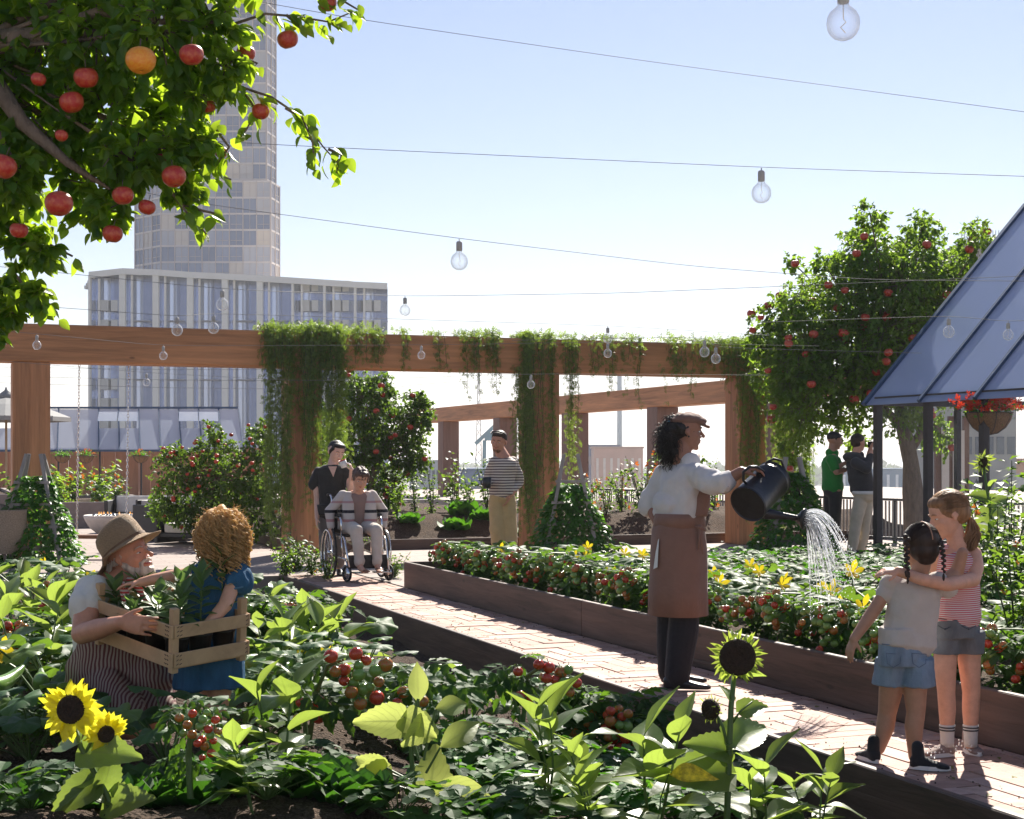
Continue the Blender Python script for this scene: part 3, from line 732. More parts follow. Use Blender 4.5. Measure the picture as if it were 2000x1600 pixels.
# crane-like mast and cranes near the striped man
t = thing('radio_mast', 'thin lattice mast on the horizon left of the striped shirt man', 'mast', (-13, 600, -20))
mb = MB()
for s_ in (-1, 1):
    for q_ in (-1, 1): mb.beam((-13+s_*1.6, 600+q_*1.6, -20), (-13+s_*.2, 600+q_*.2, 36), .3, .3)
for i in range(14):
    z = -18+i*3.9; r_ = 1.6*(1-(z+20)/60)+.2; mb.beam((-13-r_, 598.5, z), (-13+r_, 598.5, z+3.4), .22, .22); mb.beam((-13+r_, 598.5, z), (-13-r_, 598.5, z+3.4), .22, .22)
mb.build('lattice', mat('mast_steel', (.35, .33, .35), .6), t)
t = thing('harbour_crane', 'teal dockside crane on the horizon just left of the striped shirt man', 'crane', (-6.5, 420, -20))
mb = MB(); mb.beam((-8, 420, -20), (-7.5, 420, 6), 1.0, 1.0); mb.beam((-3.5, 420, -20), (-4.5, 420, 6), 1.0, 1.0); mb.beam((-10, 420, 5), (-1.5, 420, 13), .9, 1.0); mb.beam((-8, 420, 0), (-4.3, 420, 0), .7, .7); mb.box((-6, 420, 7), (3, 2, 2.2)); mb.beam((-2, 420, 12.5), (0, 420, 9), .5, .5)
mb.build('frame', mat('teal_paint', (.05, .22, .30), .6), t)
# far low tree belts and rubble: uncountable
M_farfol = leafmat('far_foliage', (.05, .08, .035), (.11, .15, .05), (.12, .2, .05), .25, .8)
lt_ = leaf_tpl(1, .9, 2, 1)
def belt(name, lab, x0, x1, y0, y1, zt_, n, s):
    lv = Leaves(); x = rng.uniform(x0, x1, n); y = rng.uniform(y0, y1, n)
    top = np.array([zt_*(.5+.5*noise.noise(V((a*.03, b*.01, 1)))+.25*noise.noise(V((a*.12, b*.02, 1)))) for a, b in zip(x, y)])
    z = -20+np.maximum(top, 1)*rng.random(n)**.6
    lv.add(lt_, orient(np.stack([x, y, z], 1), rdirs(n), rdirs(n), s*rng.uniform(.6, 1.4, n)))
    o = lv.build(name, M_farfol); tag(o, lab, 'trees', kind='stuff')
belt('distant_trees', 'hazy belt of low trees along the far shore at the right', 120, 420, 1100, 1700, 15, 5000, 7)
belt('distant_trees', 'small hazy trees standing before the pink brick block', 18, 40, 330, 380, 17, 1800, 2.0)
belt('distant_trees', 'hazy belt of low trees along the far shore behind the middle posts', -140, 100, 1300, 1900, 14, 3500, 7)
M_rub = mat('pale_rubble', (.38, .36, .34), .95, .5, .3, detail=10)
lv = Leaves(); n = 4500; x = rng.uniform(5, 190, n); y = rng.uniform(170, 480, n)
hz = np.array([4.2*max(0, noise.noise(V((a*.03, b*.012, 5)))+.3) for a, b in zip(x, y)])
lv.add(ct[0], orient(np.stack([x, y, -20+hz*.6], 1), rdirs(n), rdirs(n), rng.uniform(.4, 2.6, n)))
o = lv.build('rubble', M_rub); tag(o, 'pale heaps of broken rock on the ground beyond the railing', 'rubble', kind='stuff')
# ================================================================== plant materials
M_bark = mat('bark', (.16, .12, .09), .9, .35, 9, bump=.6, stretch=(3, 3, .8))
M_apleaf = leafmat('apple_leaf', (.014, .062, .012), (.055, .155, .026), (.60, .84, .04), .50, .38, veins=.25, nv=6)
M_apleaf2 = leafmat('apple_leaf_far', (.014, .056, .014), (.052, .140, .028), (.42, .66, .05), .44, .5, spec=.3)
M_apleaf3 = leafmat('bush_leaf', (.010, .042, .010), (.040, .11, .024), (.32, .54, .04), .36, .5, spec=.3)
M_vine = leafmat('vine_leaf', (.045, .085, .020), (.13, .20, .05), (.38, .56, .06), .40, .5)
M_ivy = leafmat('ivy_leaf', (.018, .085, .010), (.05, .19, .02), (.22, .55, .03), .36, .45)
M_squash = leafmat('squash_leaf', (.022, .070, .034), (.060, .135, .050), (.26, .46, .04), .36, .55, veins=.45, nv=6, spec=.24)
M_squashl = leafmat('squash_leaf_pale', (.07, .14, .03), (.14, .24, .05), (.42, .60, .08), .42, .42, veins=.4, nv=6)
M_laurel = leafmat('young_leaf', (.030, .065, .018), (.16, .23, .08), (.50, .68, .10), .42, .36, veins=.5, nv=7)
M_yleaf = leafmat('sun_leaf', (.10, .17, .03), (.24, .32, .08), (.72, .82, .20), .48, .45, veins=.7, nv=7)
M_tom = leafmat('tomato_leaf', (.014, .050, .016), (.050, .115, .035), (.22, .44, .03), .34, .60, veins=.3, nv=5, spec=.20)
M_straw = leafmat('strawberry_leaf', (.012, .062, .010), (.045, .15, .020), (.16, .46, .02), .32, .6, veins=.5, nv=7)
M_lett = leafmat('lettuce_leaf', (.012, .050, .010), (.040, .11, .020), (.10, .30, .02), .28, .5, veins=.3)
M_stem = mat('green_stem', (.07, .13, .03), .5, .2, 20)
M_stemd = mat('dark_stem', (.05, .07, .025), .6, .2, 20)
M_petal = leafmat('yellow_petal', (.75, .50, .01), (.85, .62, .02), (.9, .72, .03), .35, .5)
M_sunpet = leafmat('sunflower_petal', (.80, .62, .01), (.85, .75, .02), (.95, .9, .05), .45, .5)
M_wpetal = leafmat('white_petal', (.8, .8, .78), (.85, .85, .83), (.8, .8, .8), .3, .5)
M_opetal = leafmat('orange_petal', (.62, .10, .015), (.75, .22, .02), (.9, .25, .03), .3, .5)
M_rpetal = leafmat('red_petal', (.62, .02, .012), (.75, .06, .015), (.9, .08, .03), .3, .5)
M_sundisc = mat('seed_disc', (.03, .016, .008), .9, .6, 90, bump=.8, bscale=120)
M_calyx = leafmat('calyx', (.16, .24, .03), (.26, .36, .05), (.6, .75, .1), .4, .5)
def fruitmat(name, c1, c2, rough=.25, sc=6, lo=.4, hi=.6):
    m, nt, out = newmat(name); L = nt.links.new
    b = N(nt, 'ShaderNodeBsdfPrincipled', i_Roughness=rough); b.inputs['Coat Weight'].default_value = .25; b.inputs['Subsurface Weight'].default_value = .15; b.inputs['Subsurface Radius'].default_value = (.02, .008, .004)
    tc = N(nt, 'ShaderNodeTexCoord'); oi = N(nt, 'ShaderNodeObjectInfo'); ad = N(nt, 'ShaderNodeVectorMath', operation='ADD'); sc_ = N(nt, 'ShaderNodeMath', operation='MULTIPLY'); L(oi.outputs['Random'], sc_.inputs[0]); sc_.inputs[1].default_value = 37
    L(tc.outputs['Object'], ad.inputs[0]); L(sc_.outputs[0], ad.inputs[1])
    no = N(nt, 'ShaderNodeTexNoise', i_Scale=sc, i_Detail=2); L(ad.outputs[0], no.inputs['Vector'])
    L(ramp(nt, no.outputs[0], [(lo, c1), (hi, c2)]), b.inputs['Base Color']); L(b.outputs[0], out.inputs[0]); return m
M_apple = fruitmat('apple_skin', (.42, .022, .018), (.52, .11, .04), .40, 3, .38, .72)
M_apple_o = fruitmat('orange_apple_skin', (.78, .26, .02), (.80, .34, .03), .38, 6)
M_tomr = fruitmat('tomato_red', (.48, .022, .016), (.55, .09, .03), .22, 14)
M_tomm = fruitmat('tomato_turning', (.60, .04, .012), (.16, .26, .04), .16, 16, .46, .54)
M_tomg = fruitmat('tomato_green', (.14, .27, .05), (.22, .36, .08), .16, 14)

# ------------------------------------------------------------------ leaf shapes
T_apple = leaf_tpl(1, .72, 5, 1, .25, .25, 'ovate')
T_applef = leaf_tpl(1, .72, 2, 1, .3, .2, 'ovate')
T_small = leaf_tpl(1, .5, 2, 1, .2, .25, 'sin')
T_lance = leaf_tpl(1, .46, 9, 2, .22, .28, 'lance', wave=.01)
T_lance2 = leaf_tpl(1, .52, 9, 2, .38, .05, 'lance', wave=.012)
T_lance3 = leaf_tpl(1, .50, 10, 2, .7, .15, 'lance', wave=.02)
T_lance4 = leaf_tpl(1, .48, 10, 2, .15, .55, 'lance', wave=.03)
T_sunp = [leaf_tpl(1, .46, 6, 1, .25, q, 'lance', wave=w_) for q, w_ in ((.3, .05), (-.25, .07), (.05, .09))]
T_heart = leaf_tpl(1, .74, 16, 2, .28, .35, 'heart', serr=.035)
T_petal = leaf_tpl(1, .42, 4, 1, .25, -.25, 'petal')
T_pet2 = leaf_tpl(1, .30, 4, 1, .3, .22, 'lance')
T_lett = leaf_tpl(1, .95, 14, 3, -.25, -.35, 'round', wave=.018)
lf = leaf_tpl(1, .62, 7, 1, .25, .2, 'ovate', serr=.16)
def RM(loc, rz, s, rx=0): return Matrix.Translation(V(loc)) @ Matrix.Rotation(R(rz), 4, 'Z') @ Matrix.Rotation(R(rx), 4, 'X') @ Matrix.Scale(s, 4)
T_tom = merge_tpl([(lf, RM((0, .66, -.16), 0, .40, -22)), (lf, RM((.03, .50, -.08), -58, .32, -15)), (lf, RM((-.03, .50, -.08), 58, .32, -15)), (lf, RM((.03, .30, -.02), -68, .34, -12)), (lf, RM((-.03, .30, -.02), 68, .34, -12)), (lf, RM((.02, .14, 0), -78, .22, -8)), (lf, RM((-.02, .14, 0), 78, .22, -8)), (leaf_tpl(.72, .03, 3, 1, 0, .12), Matrix.Identity(4))])
ls_ = leaf_tpl(1, .85, 8, 1, .2, .15, 'round', serr=.07)
T_str = merge_tpl([(ls_, RM((0, .02, 0), 0, .55)), (ls_, RM((.02, 0, 0), -82, .5)), (ls_, RM((-.02, 0, 0), 82, .5))])
lc_ = leaf_tpl(1, .34, 2, 1, .2, .2, 'sin')
T_feather = merge_tpl([(lc_, RM((0, .55, 0), 0, .45)), (lc_, RM((0, .4, 0), -42, .42)), (lc_, RM((0, .4, 0), 42, .42)), (lc_, RM((0, .15, 0), -50, .42)), (lc_, RM((0, .15, 0), 50, .42))])
def squash_tpl():
    n, rr = 30, (0, .3, .6, .85, 1.0); v, uv, f = [(0, 0, 0)], [(.5, 0)], []
    for k, r_ in enumerate(rr[1:]):
        for j in range(n):
            a = 2*PI*j/n; b = a-PI/2                      # stalk joins at a = -90 deg
            lob = .80+.20*abs(math.cos(2.5*(a-PI/2)))**.7
            notch = 1-.75*math.exp(-((((a-1.5*PI+PI) % (2*PI))-PI)/.22)**2)
            q = r_*(.5*lob*notch if k == 3 else .5*(.85+.15*lob)*(1-(1-notch)*r_))
            if k == 3: q *= 1+.035*(1 if j % 2 else -1)
            z = .10*r_*r_*math.cos(5*(a-PI/2))*.6-.14*r_**2+.06*r_
            v.append((q*math.cos(a), q*math.sin(a)+.12, z))
            va = 2*PI/5; da = ((a-PI/2+va/2) % va)-va/2
            uv.append((.5+da*r_*.45, r_))
    for j in range(n): f.append((0, 1+j, 1+(j+1) % n))
    for k in range(3):
        for j in range(n):
            a = 1+k*n+j; b = 1+k*n+(j+1) % n; f.append((a, a+n, b+n, b))
    return Tpl(v, f, uv)
T_sq = squash_tpl()

# ------------------------------------------------------------------ fruit prototypes as meshes
def apple_mesh(name, m):
    mb = MB(); rg = []; n = 18
    for i in range(13):
        t = PI*i/12; rr = math.sin(t)**.9*(1+.06*math.cos(t)); z = math.cos(t)*.86
        if i <= 2: z -= (.22, .10, .02)[i]
        if i >= 11: z += (0, .05, .12)[i-10]
        rg.append([V((rr*math.cos(2*PI*j/n)*(1+.03*math.cos(5*2*PI*j/n)*(i > 8)), rr*math.sin(2*PI*j/n), z)) for j in range(n)])
    mb.rings(rg[::-1]); mb.tube([(0, 0, .5), (.03, 0, .95), (.12, 0, 1.45)], [.05, .04, .05], 5, m=1); me = mb.mesh(name); me.materials.append(m); me.materials.append(M_bark)
    me.polygons.foreach_set('use_smooth', np.ones(len(me.polygons), dtype=bool)); return me
ME_apple = apple_mesh('apple', M_apple); ME_apple_o = apple_mesh('apple_orange', M_apple_o)
def ball_mesh(name, m):
    mb = MB(); mb.ell((0, 0, 0), (1, 1, .92), n=18, k=12)
    for k in range(5):
        a = k*2*PI/5; d = V((math.cos(a), math.sin(a), 0)); s_ = V((-d.y, d.x, 0))
        mb.quad(V((0, 0, .95)), d*.35+s_*.12+Zd*.93, d*.8+Zd*.80, d*.35-s_*.12+Zd*.93, m=1)
    mb.tube([(0, 0, .9), (.1, 0, 1.15), (.15, .1, 1.5)], [.07, .06, .08], 5, m=1)
    me = mb.mesh(name); me.materials.append(m); me.materials.append(M_stem); me.polygons.foreach_set('use_smooth', np.ones(len(me.polygons), dtype=bool)); return me
ME_tr, ME_tm, ME_tg = ball_mesh('tomato_red', M_tomr), ball_mesh('tomato_turning', M_tomm), ball_mesh('tomato_green', M_tomg)
def put(me, name, parent, loc, s, rot=None):
    """small part; loc is in world metres"""
    o = bpy.data.objects.new(name, me); COL.objects.link(o); o.parent = parent
    o.location = V(loc)-(wloc(parent) if parent else V((0, 0, 0))); o.scale = (s, s, s)
    o.rotation_euler = rot or (rnd(-.3, .3), rnd(-.3, .3), rnd(0, 6)); return o

# ------------------------------------------------------------------ trees
def clump_leaves(lv, c, r, n, tpl, size, twig, lim=None, down=.35):
    """twigs start inside a ball and run outward; leaves along them"""
    c = np.array(c); nt = max(8, n//7)
    st = rdirs(nt)*(rng.random((nt, 1))**.45)*r*.80
    dr = st/(np.linalg.norm(st, axis=1, keepdims=True)+1e-6)+rdirs(nt)*.8; dr[:, 2] -= down*.6
    dr /= np.linalg.norm(dr, axis=1, keepdims=True)
    L_ = rng.uniform(.22, .5, nt)*r
    for k in range(9):
        t = (k+rng.random(nt)*.7)/9
        p = c+st+dr*(L_*t)[:, None]; p[:, 2] -= .25*L_*t*t
        d = dr*.5+rdirs(nt)*.8; d[:, 2] -= down
        up = rdirs(nt)*.8+np.array([0, -.25, 1.0])
        lv.add(tpl, orient(p, d, up, size*rng.uniform(.65, 1.25, nt)))
        if k % 3 == 0 and twig is not None:
            pass
    if twig is not None:
        for i in range(0, nt, 3):
            a = c+st[i]*.4; b = c+st[i]; e = b+dr[i]*L_[i]*.9
            twig.tube([a, b, e], [.006*r**.3, .004*r**.3, .002], 4)
def grow_tree(name, label, cat, base, Y, balls, trunk, tpl, leaf, lmat, n_apple, ar, dens=1.0, depth=1.0, apple_pts=(), ymax=None, group=None):
    s = F/Y; t = thing(name, label, cat, base, group)
    lv = Leaves(); tw = MB(); cs = []
    for q in balls:
        px, py, rp = q[:3]; dy = q[3] if len(q) > 3 else rnd(-.5, .5)*depth
        c = P(px, py, Y); c.y += dy; r = rp/s; cs.append((c, r))
        n = int(dens*62*(r/leaf)**2*.34+60)
        clump_leaves(lv, c, r, n, tpl, leaf, tw)
    lv.build('leaves', lmat, t); 
    mb = MB()
    for pts, rad in trunk: mb.tube([P(a, b, Y)+V((0, dd, 0)) for a, b, dd in pts], rad, 10, hint=Yd)
    hub = P(trunk[0][0][-1][0], trunk[0][0][-1][1], Y)
    for c, r in cs:
        if r > .1: m_ = (hub+c)/2+V((rnd(-.1, .1), rnd(-.1, .1), -.12))*r; mb.tube([hub, m_, c], [.05*min(1, r), .03*min(1, r), .012], 6)
    off = len(mb.v); mb.v += tw.v; mb.f += [tuple(k_+off for k_ in q_) for q_ in tw.f]; mb.m += tw.m; mb.build('trunk', M_bark, t, smooth=True)
    k = 0
    for a in apple_pts:
        c = P(a[0], a[1], a[3] if len(a) > 3 and a[3] else Y-depth*.6); put(ME_apple_o if len(a) > 4 else ME_apple, 'apple', t, c, a[2]/2/(F/c.y)); k += 1
    while k < n_apple:
        c, r = random.choices(cs, [q[1]**2 for q in cs])[0]
        d = V((rnd(-1, 1), rnd(-1.1, .35), rnd(-1, 1))); d.normalize()
        put(ME_apple, 'apple', t, c+d*r*rnd(.80, 1.02), ar*rnd(.8, 1.1)); k += 1
    return t
# right apple tree
grow_tree('apple_tree', 'big apple tree full of red fruit beside the greenhouse gable', 'tree', P(1785, 1073, 23), 22.9,
          [(1555, 690, 85), (1640, 585, 95), (1690, 500, 75), (1725, 640, 130), (1825, 530, 95), (1815, 650, 130), (1885, 580, 80), (1600, 740, 100), (1735, 745, 105), (1865, 720, 80), (1560, 800, 75), (1683, 430, 34), (1695, 458, 42), (1805, 440, 40), (1815, 470, 50), (1905, 455, 30), (1895, 490, 48), (1555, 505, 22), (1550, 880, 36), (1585, 570, 60), (1490, 650, 50), (1475, 680, 30), (1520, 610, 50), (1640, 800, 48), (1530, 740, 55), (1770, 800, 45, -.2), (1850, 850, 42), (1675, 855, 26, .3), (1930, 620, 60), (1600, 520, 30), (1590, 655, 90), (1755, 560, 85), (1855, 600, 95), (1655, 690, 95), (1500, 725, 42), (1745, 500, 55), (1700, 570, 90)],
          [([(1787, 1075, 0), (1784, 1010, 0), (1783, 960, 0), (1779, 905, 0), (1772, 868, 0), (1760, 820, 0), (1755, 760, 0), (1745, 700, 0)], [.17, .15, .16, .12, .12, .10, .08, .05]),
           ([(1775, 880, 0), (1800, 850, .1), (1815, 800, .1), (1835, 740, 0)], [.09, .07, .06, .04]), ([(1762, 830, 0), (1720, 800, -.2), (1680, 775, -.3), (1610, 740, -.3)], [.06, .055, .05, .03])],
          T_applef, .075, M_apleaf2, 56, .074, .85, 1.1,
          [(1553, 515, 17), (1688, 462, 17), (1673, 495, 18), (1810, 478, 18), (1893, 487, 18), (1735, 572, 18), (1650, 567, 16), (1650, 652, 20), (1540, 660, 16), (1589, 653, 19), (1644, 650, 19), (1573, 692, 14), (1500, 724, 14), (1712, 727, 18), (1668, 780, 20), (1702, 783, 20), (1510, 795, 15), (1543, 915, 14), (1850, 576, 18), (1690, 620, 18), (1470, 645, 14), (1486, 620, 13)])
# middle apple tree behind the wheelchair
grow_tree('apple_tree', 'small round apple tree behind the nurse and the seated woman', 'tree', P(722, 1046, 27), 27,
          [(720, 790, 60), (765, 835, 70), (805, 800, 42), (700, 870, 62), (795, 880, 52), (735, 935, 62), (700, 755, 40), (745, 760, 36), (830, 820, 24), (690, 960, 45), (770, 965, 30), (650, 830, 50), (655, 900, 50), (822, 780, 20), (815, 900, 24)],
          [([(722, 1046, 0), (720, 980, 0), (728, 930, 0), (740, 880, 0)], [.08, .07, .06, .04])], T_applef, .07, M_apleaf3, 44, .058, 1.1, .9)
# left fruit bush
grow_tree('apple_tree', 'low bushy fruit tree with small red apples left of the vine covered post', 'tree', P(418, 1065, 24), 24,
          [(350, 915, 48), (415, 885, 52), (470, 935, 62), (415, 975, 70), (330, 980, 38), (508, 880, 42), (445, 1020, 42), (425, 845, 26), (303, 1000, 20), (520, 950, 50), (365, 1010, 30), (500, 1010, 40), (345, 880, 22), (500, 840, 26)],
          [([(418, 1065, 0), (420, 1020, 0), (416, 980, 0), (420, 930, 0)], [.06, .055, .045, .03])], T_applef, .06, M_apleaf3, 85, .036, 1.1, .8)
# near apple tree, top left
near = grow_tree('apple_tree', 'near apple tree whose leafy branches fill the upper left corner', 'tree', V((-3.3, 5.3, .12)), 5.0,
          [(60, 60, 110), (200, 75, 110), (330, 80, 105), (425, 60, 65), (60, 210, 110), (200, 225, 105), (310, 215, 85), (385, 180, 60), (50, 345, 82), (165, 350, 80), (268, 320, 74), (345, 300, 52), (40, 460, 45), (30, 545, 42), (95, 500, 32), (30, 610, 30), (12, 655, 22), (215, 415, 40), (355, 365, 38), (395, 290, 38), (450, 150, 50), (100, 590, 20), (-120, 200, 240, .2), (-150, -150, 260, .2), (200, -160, 220, .2), (430, -110, 110, 0), (-60, 420, 90, .1)],
          [([(-1400, 1600, 0), (-900, 1000, 0), (-520, 500, 0), (-250, 200, 0), (-60, 90, 0)], [.11, .10, .08, .07, .05]), ([(-60, 90, 0), (80, 70, 0), (210, 40, -.1), (330, 60, -.1), (430, 60, -.1)], [.05, .03, .016, .010, .006]), ([(-60, 90, 0), (60, 250, -.1), (150, 330, -.1), (230, 380, -.1)], [.04, .025, .014, .005])],
          T_apple, .048, M_apleaf, 6, .04, 1.5, .28,
          [(275, 118, 60, 4.55, 1), (374, 107, 48, 4.6), (562, 77, 42, 5), (509, 218, 35, 5), (115, 398, 55, 4.5), (5, 325, 55, 4.5), (220, 457, 40, 4.8), (168, 152, 48, 4.8), (140, 200, 48, 4.8), (340, 345, 48, 4.8), (240, 382, 42, 4.75), (287, 405, 34, 4.8), (85, 515, 38, 5), (480, 105, 38, 5.1), (407, 208, 30, 5), (37, 450, 36, 4.7), (316, 310, 24, 4.9), (640, 6, 36, 5), (455, 165, 34, 5.1), (75, 155, 30, 4.7), (432, 298, 26, 5), (120, 265, 26, 4.7)])
def spray(lv, tw, pts, Y, leaf, tpl, step=.022, droop=.55, spread=.03):
    ps = [P(a, b, Y)+V((0, rnd(-.03, .03), 0)) for a, b in pts]; tw.tube(ps, [.0055-.004*i/len(ps) for i in range(len(ps))], 5)
    for a, b in zip(ps, ps[1:]):
        L_ = (b-a).length; n = max(1, int(L_/step))
        for i in range(n):
            p = a.lerp(b, (i+.5)/n); side = 1 if i % 2 else -1; q = (b-a).normalized()
            for rep in range(2):
                d = V((q.x*.5+rnd(-.7, .7), rnd(-.6, .6), -droop+rnd(-.6, .5)))
                pp = p+V((rnd(-1, 1), rnd(-1, 1), rnd(-1, .4)))*spread
                lv.add(tpl, orient([pp], [d], [(rnd(-.8, .8), rnd(-1, .3), 1)], leaf*rnd(.75, 1.2)))
lv = Leaves(); tw = MB()
for pts in ([(400, 190), (470, 170), (530, 190), (570, 215), (600, 245), (630, 285), (662, 320)], [(560, 215), (590, 230), (612, 280), (615, 330)], [(470, 170), (500, 215), (480, 260)], [(640, 290), (665, 300), (655, 335)],
            [(440, 50), (520, 30), (580, 30), (640, 40), (690, 25)], [(560, 30), (590, 60)], [(640, 40), (660, 55)], [(330, 300), (400, 330), (450, 350)], [(330, 370), (370, 420), (400, 455)], [(350, 400), (430, 420)],
            [(100, 480), (140, 500)], [(30, 540), (70, 590), (110, 620)], [(60, 560), (100, 600)], [(200, 400), (180, 450)], [(600, -20), (660, 0), (700, 20)], [(450, 100), (500, 120), (480, 150)], [(420, 250), (450, 290), (420, 330)]):
    tw = MB(); spray(lv, tw, pts, 5.0, .050, T_apple); tw.build('branch', M_bark, near)
lv.build('leaves', M_apleaf, near)

# ------------------------------------------------------------------ vines on posts and beam
def u_of(px, v=21.2):
    t = (px-1000)/F; return v*(sA+cA*t)/(cA-sA*t)
def vine(name, label, spans, seed, fringe=True, cat='climbing vine', group=None):
    """spans: (px0, px1, ztop, zlo_min, zlo_max, count, depth)"""
    random.seed(seed); st = MB(); lv = Leaves(); t = thing(name, label, cat, UV(u_of((spans[0][0]+spans[0][1])/2), 21.2, 0), group)
    for px0, px1, zt, za, zb, n, dv in spans:
        u0, u1 = u_of(px0), u_of(px1)
        for i in range(n):
            u = rnd(u0, u1); ed = abs((u-u0)/(u1-u0)-.5)*2
            zl = rnd(za, zb); vv = 21.25-rnd(.0, dv); z = zt+rnd(-.03, .05)
            pts = []; du = 0; pos = []; dd = []
            if zt > 3.1: pts.append(UV(u, 21.45, 3.2)); 
            k = 0; L_ = max(.1, z-zl)
            while z > zl:
                du += rnd(-.02, .02); pts.append(UV(u+du, vv-.02*math.sin(z*3+i), z)); z -= .10; k += 1
            if len(pts) < 2: continue
            if i % 2 == 0: st.tube(pts, .0035, 3, cap=False)
            for a in pts:
                for q in range(3):
                    pos.append(a+V((rnd(-.035, .035), rnd(-.05, .03), rnd(-.05, .05)))); dd.append((rnd(-.7, .7), rnd(-.7, .3), rnd(-1.2, -.1)))
            pos = np.array([tuple(p) for p in pos]); lv.add(T_feather, orient(pos, np.array(dd), rdirs(len(pos))*.6+np.array([0, -.6, .5]), rng.uniform(.055, .10, len(pos))))
        if fringe and zt > 3.1:
            m_ = int((u1-u0)*230*min(1, n/((u1-u0)*45)))
            pos = [UV(rnd(u0, u1), rnd(21.2, 21.8), 3.16+abs(rnd(-.02, .09))) for _ in range(m_)]
            if m_: lv.add(T_feather, orient([tuple(p) for p in pos], rdirs(m_)+np.array([0, 0, .3]), rdirs(m_)*.5+np.array([0, 0, 1]), rng.uniform(.07, .14, m_)))
    lv.build('foliage', M_vine, t); st.build('stems', M_stemd, t); return t
vine('climbing_vine', 'thick vine curtain hiding the pergola post beside the nurse', [(505, 665, 3.19, 2.35, 3.0, 36, .12), (522, 568, 3.18, .05, .9, 34, .14), (590, 640, 3.18, .6, 2.2, 22, .16), (630, 675, 3.18, .3, 1.6, 32, .2), (572, 628, 3.18, 1.6, 2.5, 14, .1)], 1)
vine('climbing_vine', 'short green vine tufts draped over the beam right of the nurse', [(690, 752, 3.19, 2.6, 2.95, 20, .1), (785, 802, 3.19, 2.5, 2.9, 4, .06), (852, 868, 3.19, 2.6, 2.9, 4, .06), (905, 980, 3.19, 2.65, 3.0, 18, .08), (900, 980, 3.19, 2.2, 2.65, 10, .08)], 2)
vine('climbing_vine', 'slender vine climbing the middle post right of the striped shirt man', [(1018, 1048, 3.19, .1, .9, 24, .14), (1052, 1108, 3.19, .8, 2.4, 7, .06), (1000, 1024, 2.7, 1.0, 1.9, 9, .1), (1108, 1130, 3.1, .9, 1.7, 9, .12), (1020, 1130, 3.19, 2.5, 3.0, 20, .1)], 3)
vine('climbing_vine', 'short green vine tufts draped over the beam left of the apple tree', [(1150, 1172, 3.19, 2.6, 2.9, 6, .08), (1185, 1205, 3.19, 2.6, 2.9, 5, .08), (1215, 1262, 3.19, 2.65, 3.0, 10, .08), (1300, 1385, 3.19, 2.55, 2.95, 18, .1), (1160, 1380, 2.75, 2.15, 2.5, 8, .05), (1385, 1440, 3.19, 2.7, 3.0, 14, .1)], 4)
vine('climbing_vine', 'dense vine covering the right pergola post behind the black watering can', [(1440, 1600, 3.19, 1.7, 2.7, 40, .14), (1450, 1490, 3.18, .3, 1.4, 16, .1), (1510, 1588, 3.1, .1, 1.3, 48, .2), (1410, 1470, 3.19, 2.4, 2.8, 12, .1)], 5)

# ------------------------------------------------------------------ trellis ladders with ivy
M_oldwood = wood('old_grey_wood', (.30, .28, .26), (14, 14, 1.5), .8, .3, knots=False)
def trellis(px, Y, htop, label, ivy, ivh, seed, wb=.38, wt=.09, rungs=(.22, .5, .78, 1.06), sh=1.0):
    random.seed(seed); c = P(px, HY, Y); c.z = 0; ll = thing('trellis_ladder', label, 'trellis', c)
    for sy in (-1, 1):
        for sx in (-1, 1):
            mb = MB(); mb.beam(c+V((sx*wb, sy*.30, 0)), c+V((sx*wt, sy*.05, htop)), .045, .03, hint=Yd); mb.build('leg', M_oldwood, ll)
        for z in rungs:
            if sy == 1 and z > .6: continue
            t_ = z/htop; w_ = wb+(wt-wb)*t_+.05; y = .30+(.05-.30)*t_
            mb = MB(); mb.box(c+V((0, sy*(y+.02), z)), (2*w_, .03, .035)); mb.build('rung', M_oldwood, ll)
    iv = thing('ivy', ivy, 'climbing plant', c+V((0, 0, .02))); lv = Leaves(); n = int(2600*sh)
    pos = []; dd = []
    for i in range(n):
        t_ = random.random()**1.25; z = t_*ivh; a = rnd(0, 2*PI); r_ = (.50*(1-t_)+.16)*rnd(.72, 1.05)*(1+.25*noise.noise(V((a, z*4, seed))))
        pos.append(c+V((math.cos(a)*r_, math.sin(a)*r_*.85, z+.02))); dd.append((math.cos(a)+rnd(-.5, .5), math.sin(a)+rnd(-.5, .5), rnd(-1, .2)))
    lv.add(leaf_tpl(1, .9, 3, 1, .2, .2, 'heart'), orient([tuple(p) for p in pos], dd, rdirs(n)*.5+np.array([0, 0, 1.]), rng.uniform(.05, .09, n)))
    lv.build('foliage', M_ivy, iv)
    st = MB()
    for i in range(14):
        a = rnd(0, 6.28); st.tube([c+V((math.cos(a+q*.5)*(.42-.09*q), math.sin(a+q*.5)*(.4-.09*q), q*ivh/4.5)) for q in range(5)], .006, 4)
    st.build('stems', M_stemd, iv)
trellis(68, 19.6, 1.42, 'grey wooden ladder trellis in front of the left pergola post', 'bright green ivy heaped over the left ladder trellis', 1.12, 1, .42)
trellis(1115, 20.4, 1.42, 'grey wooden ladder trellis between the middle post and the woman watering', 'bright green ivy climbing the trellis right of the middle post', 1.0, 2, .36)
trellis(1548, 20.8, 1.38, 'grey wooden ladder trellis behind the spout of the watering can', 'green ivy climbing the trellis behind the watering can spout', 1.15, 3, .34)

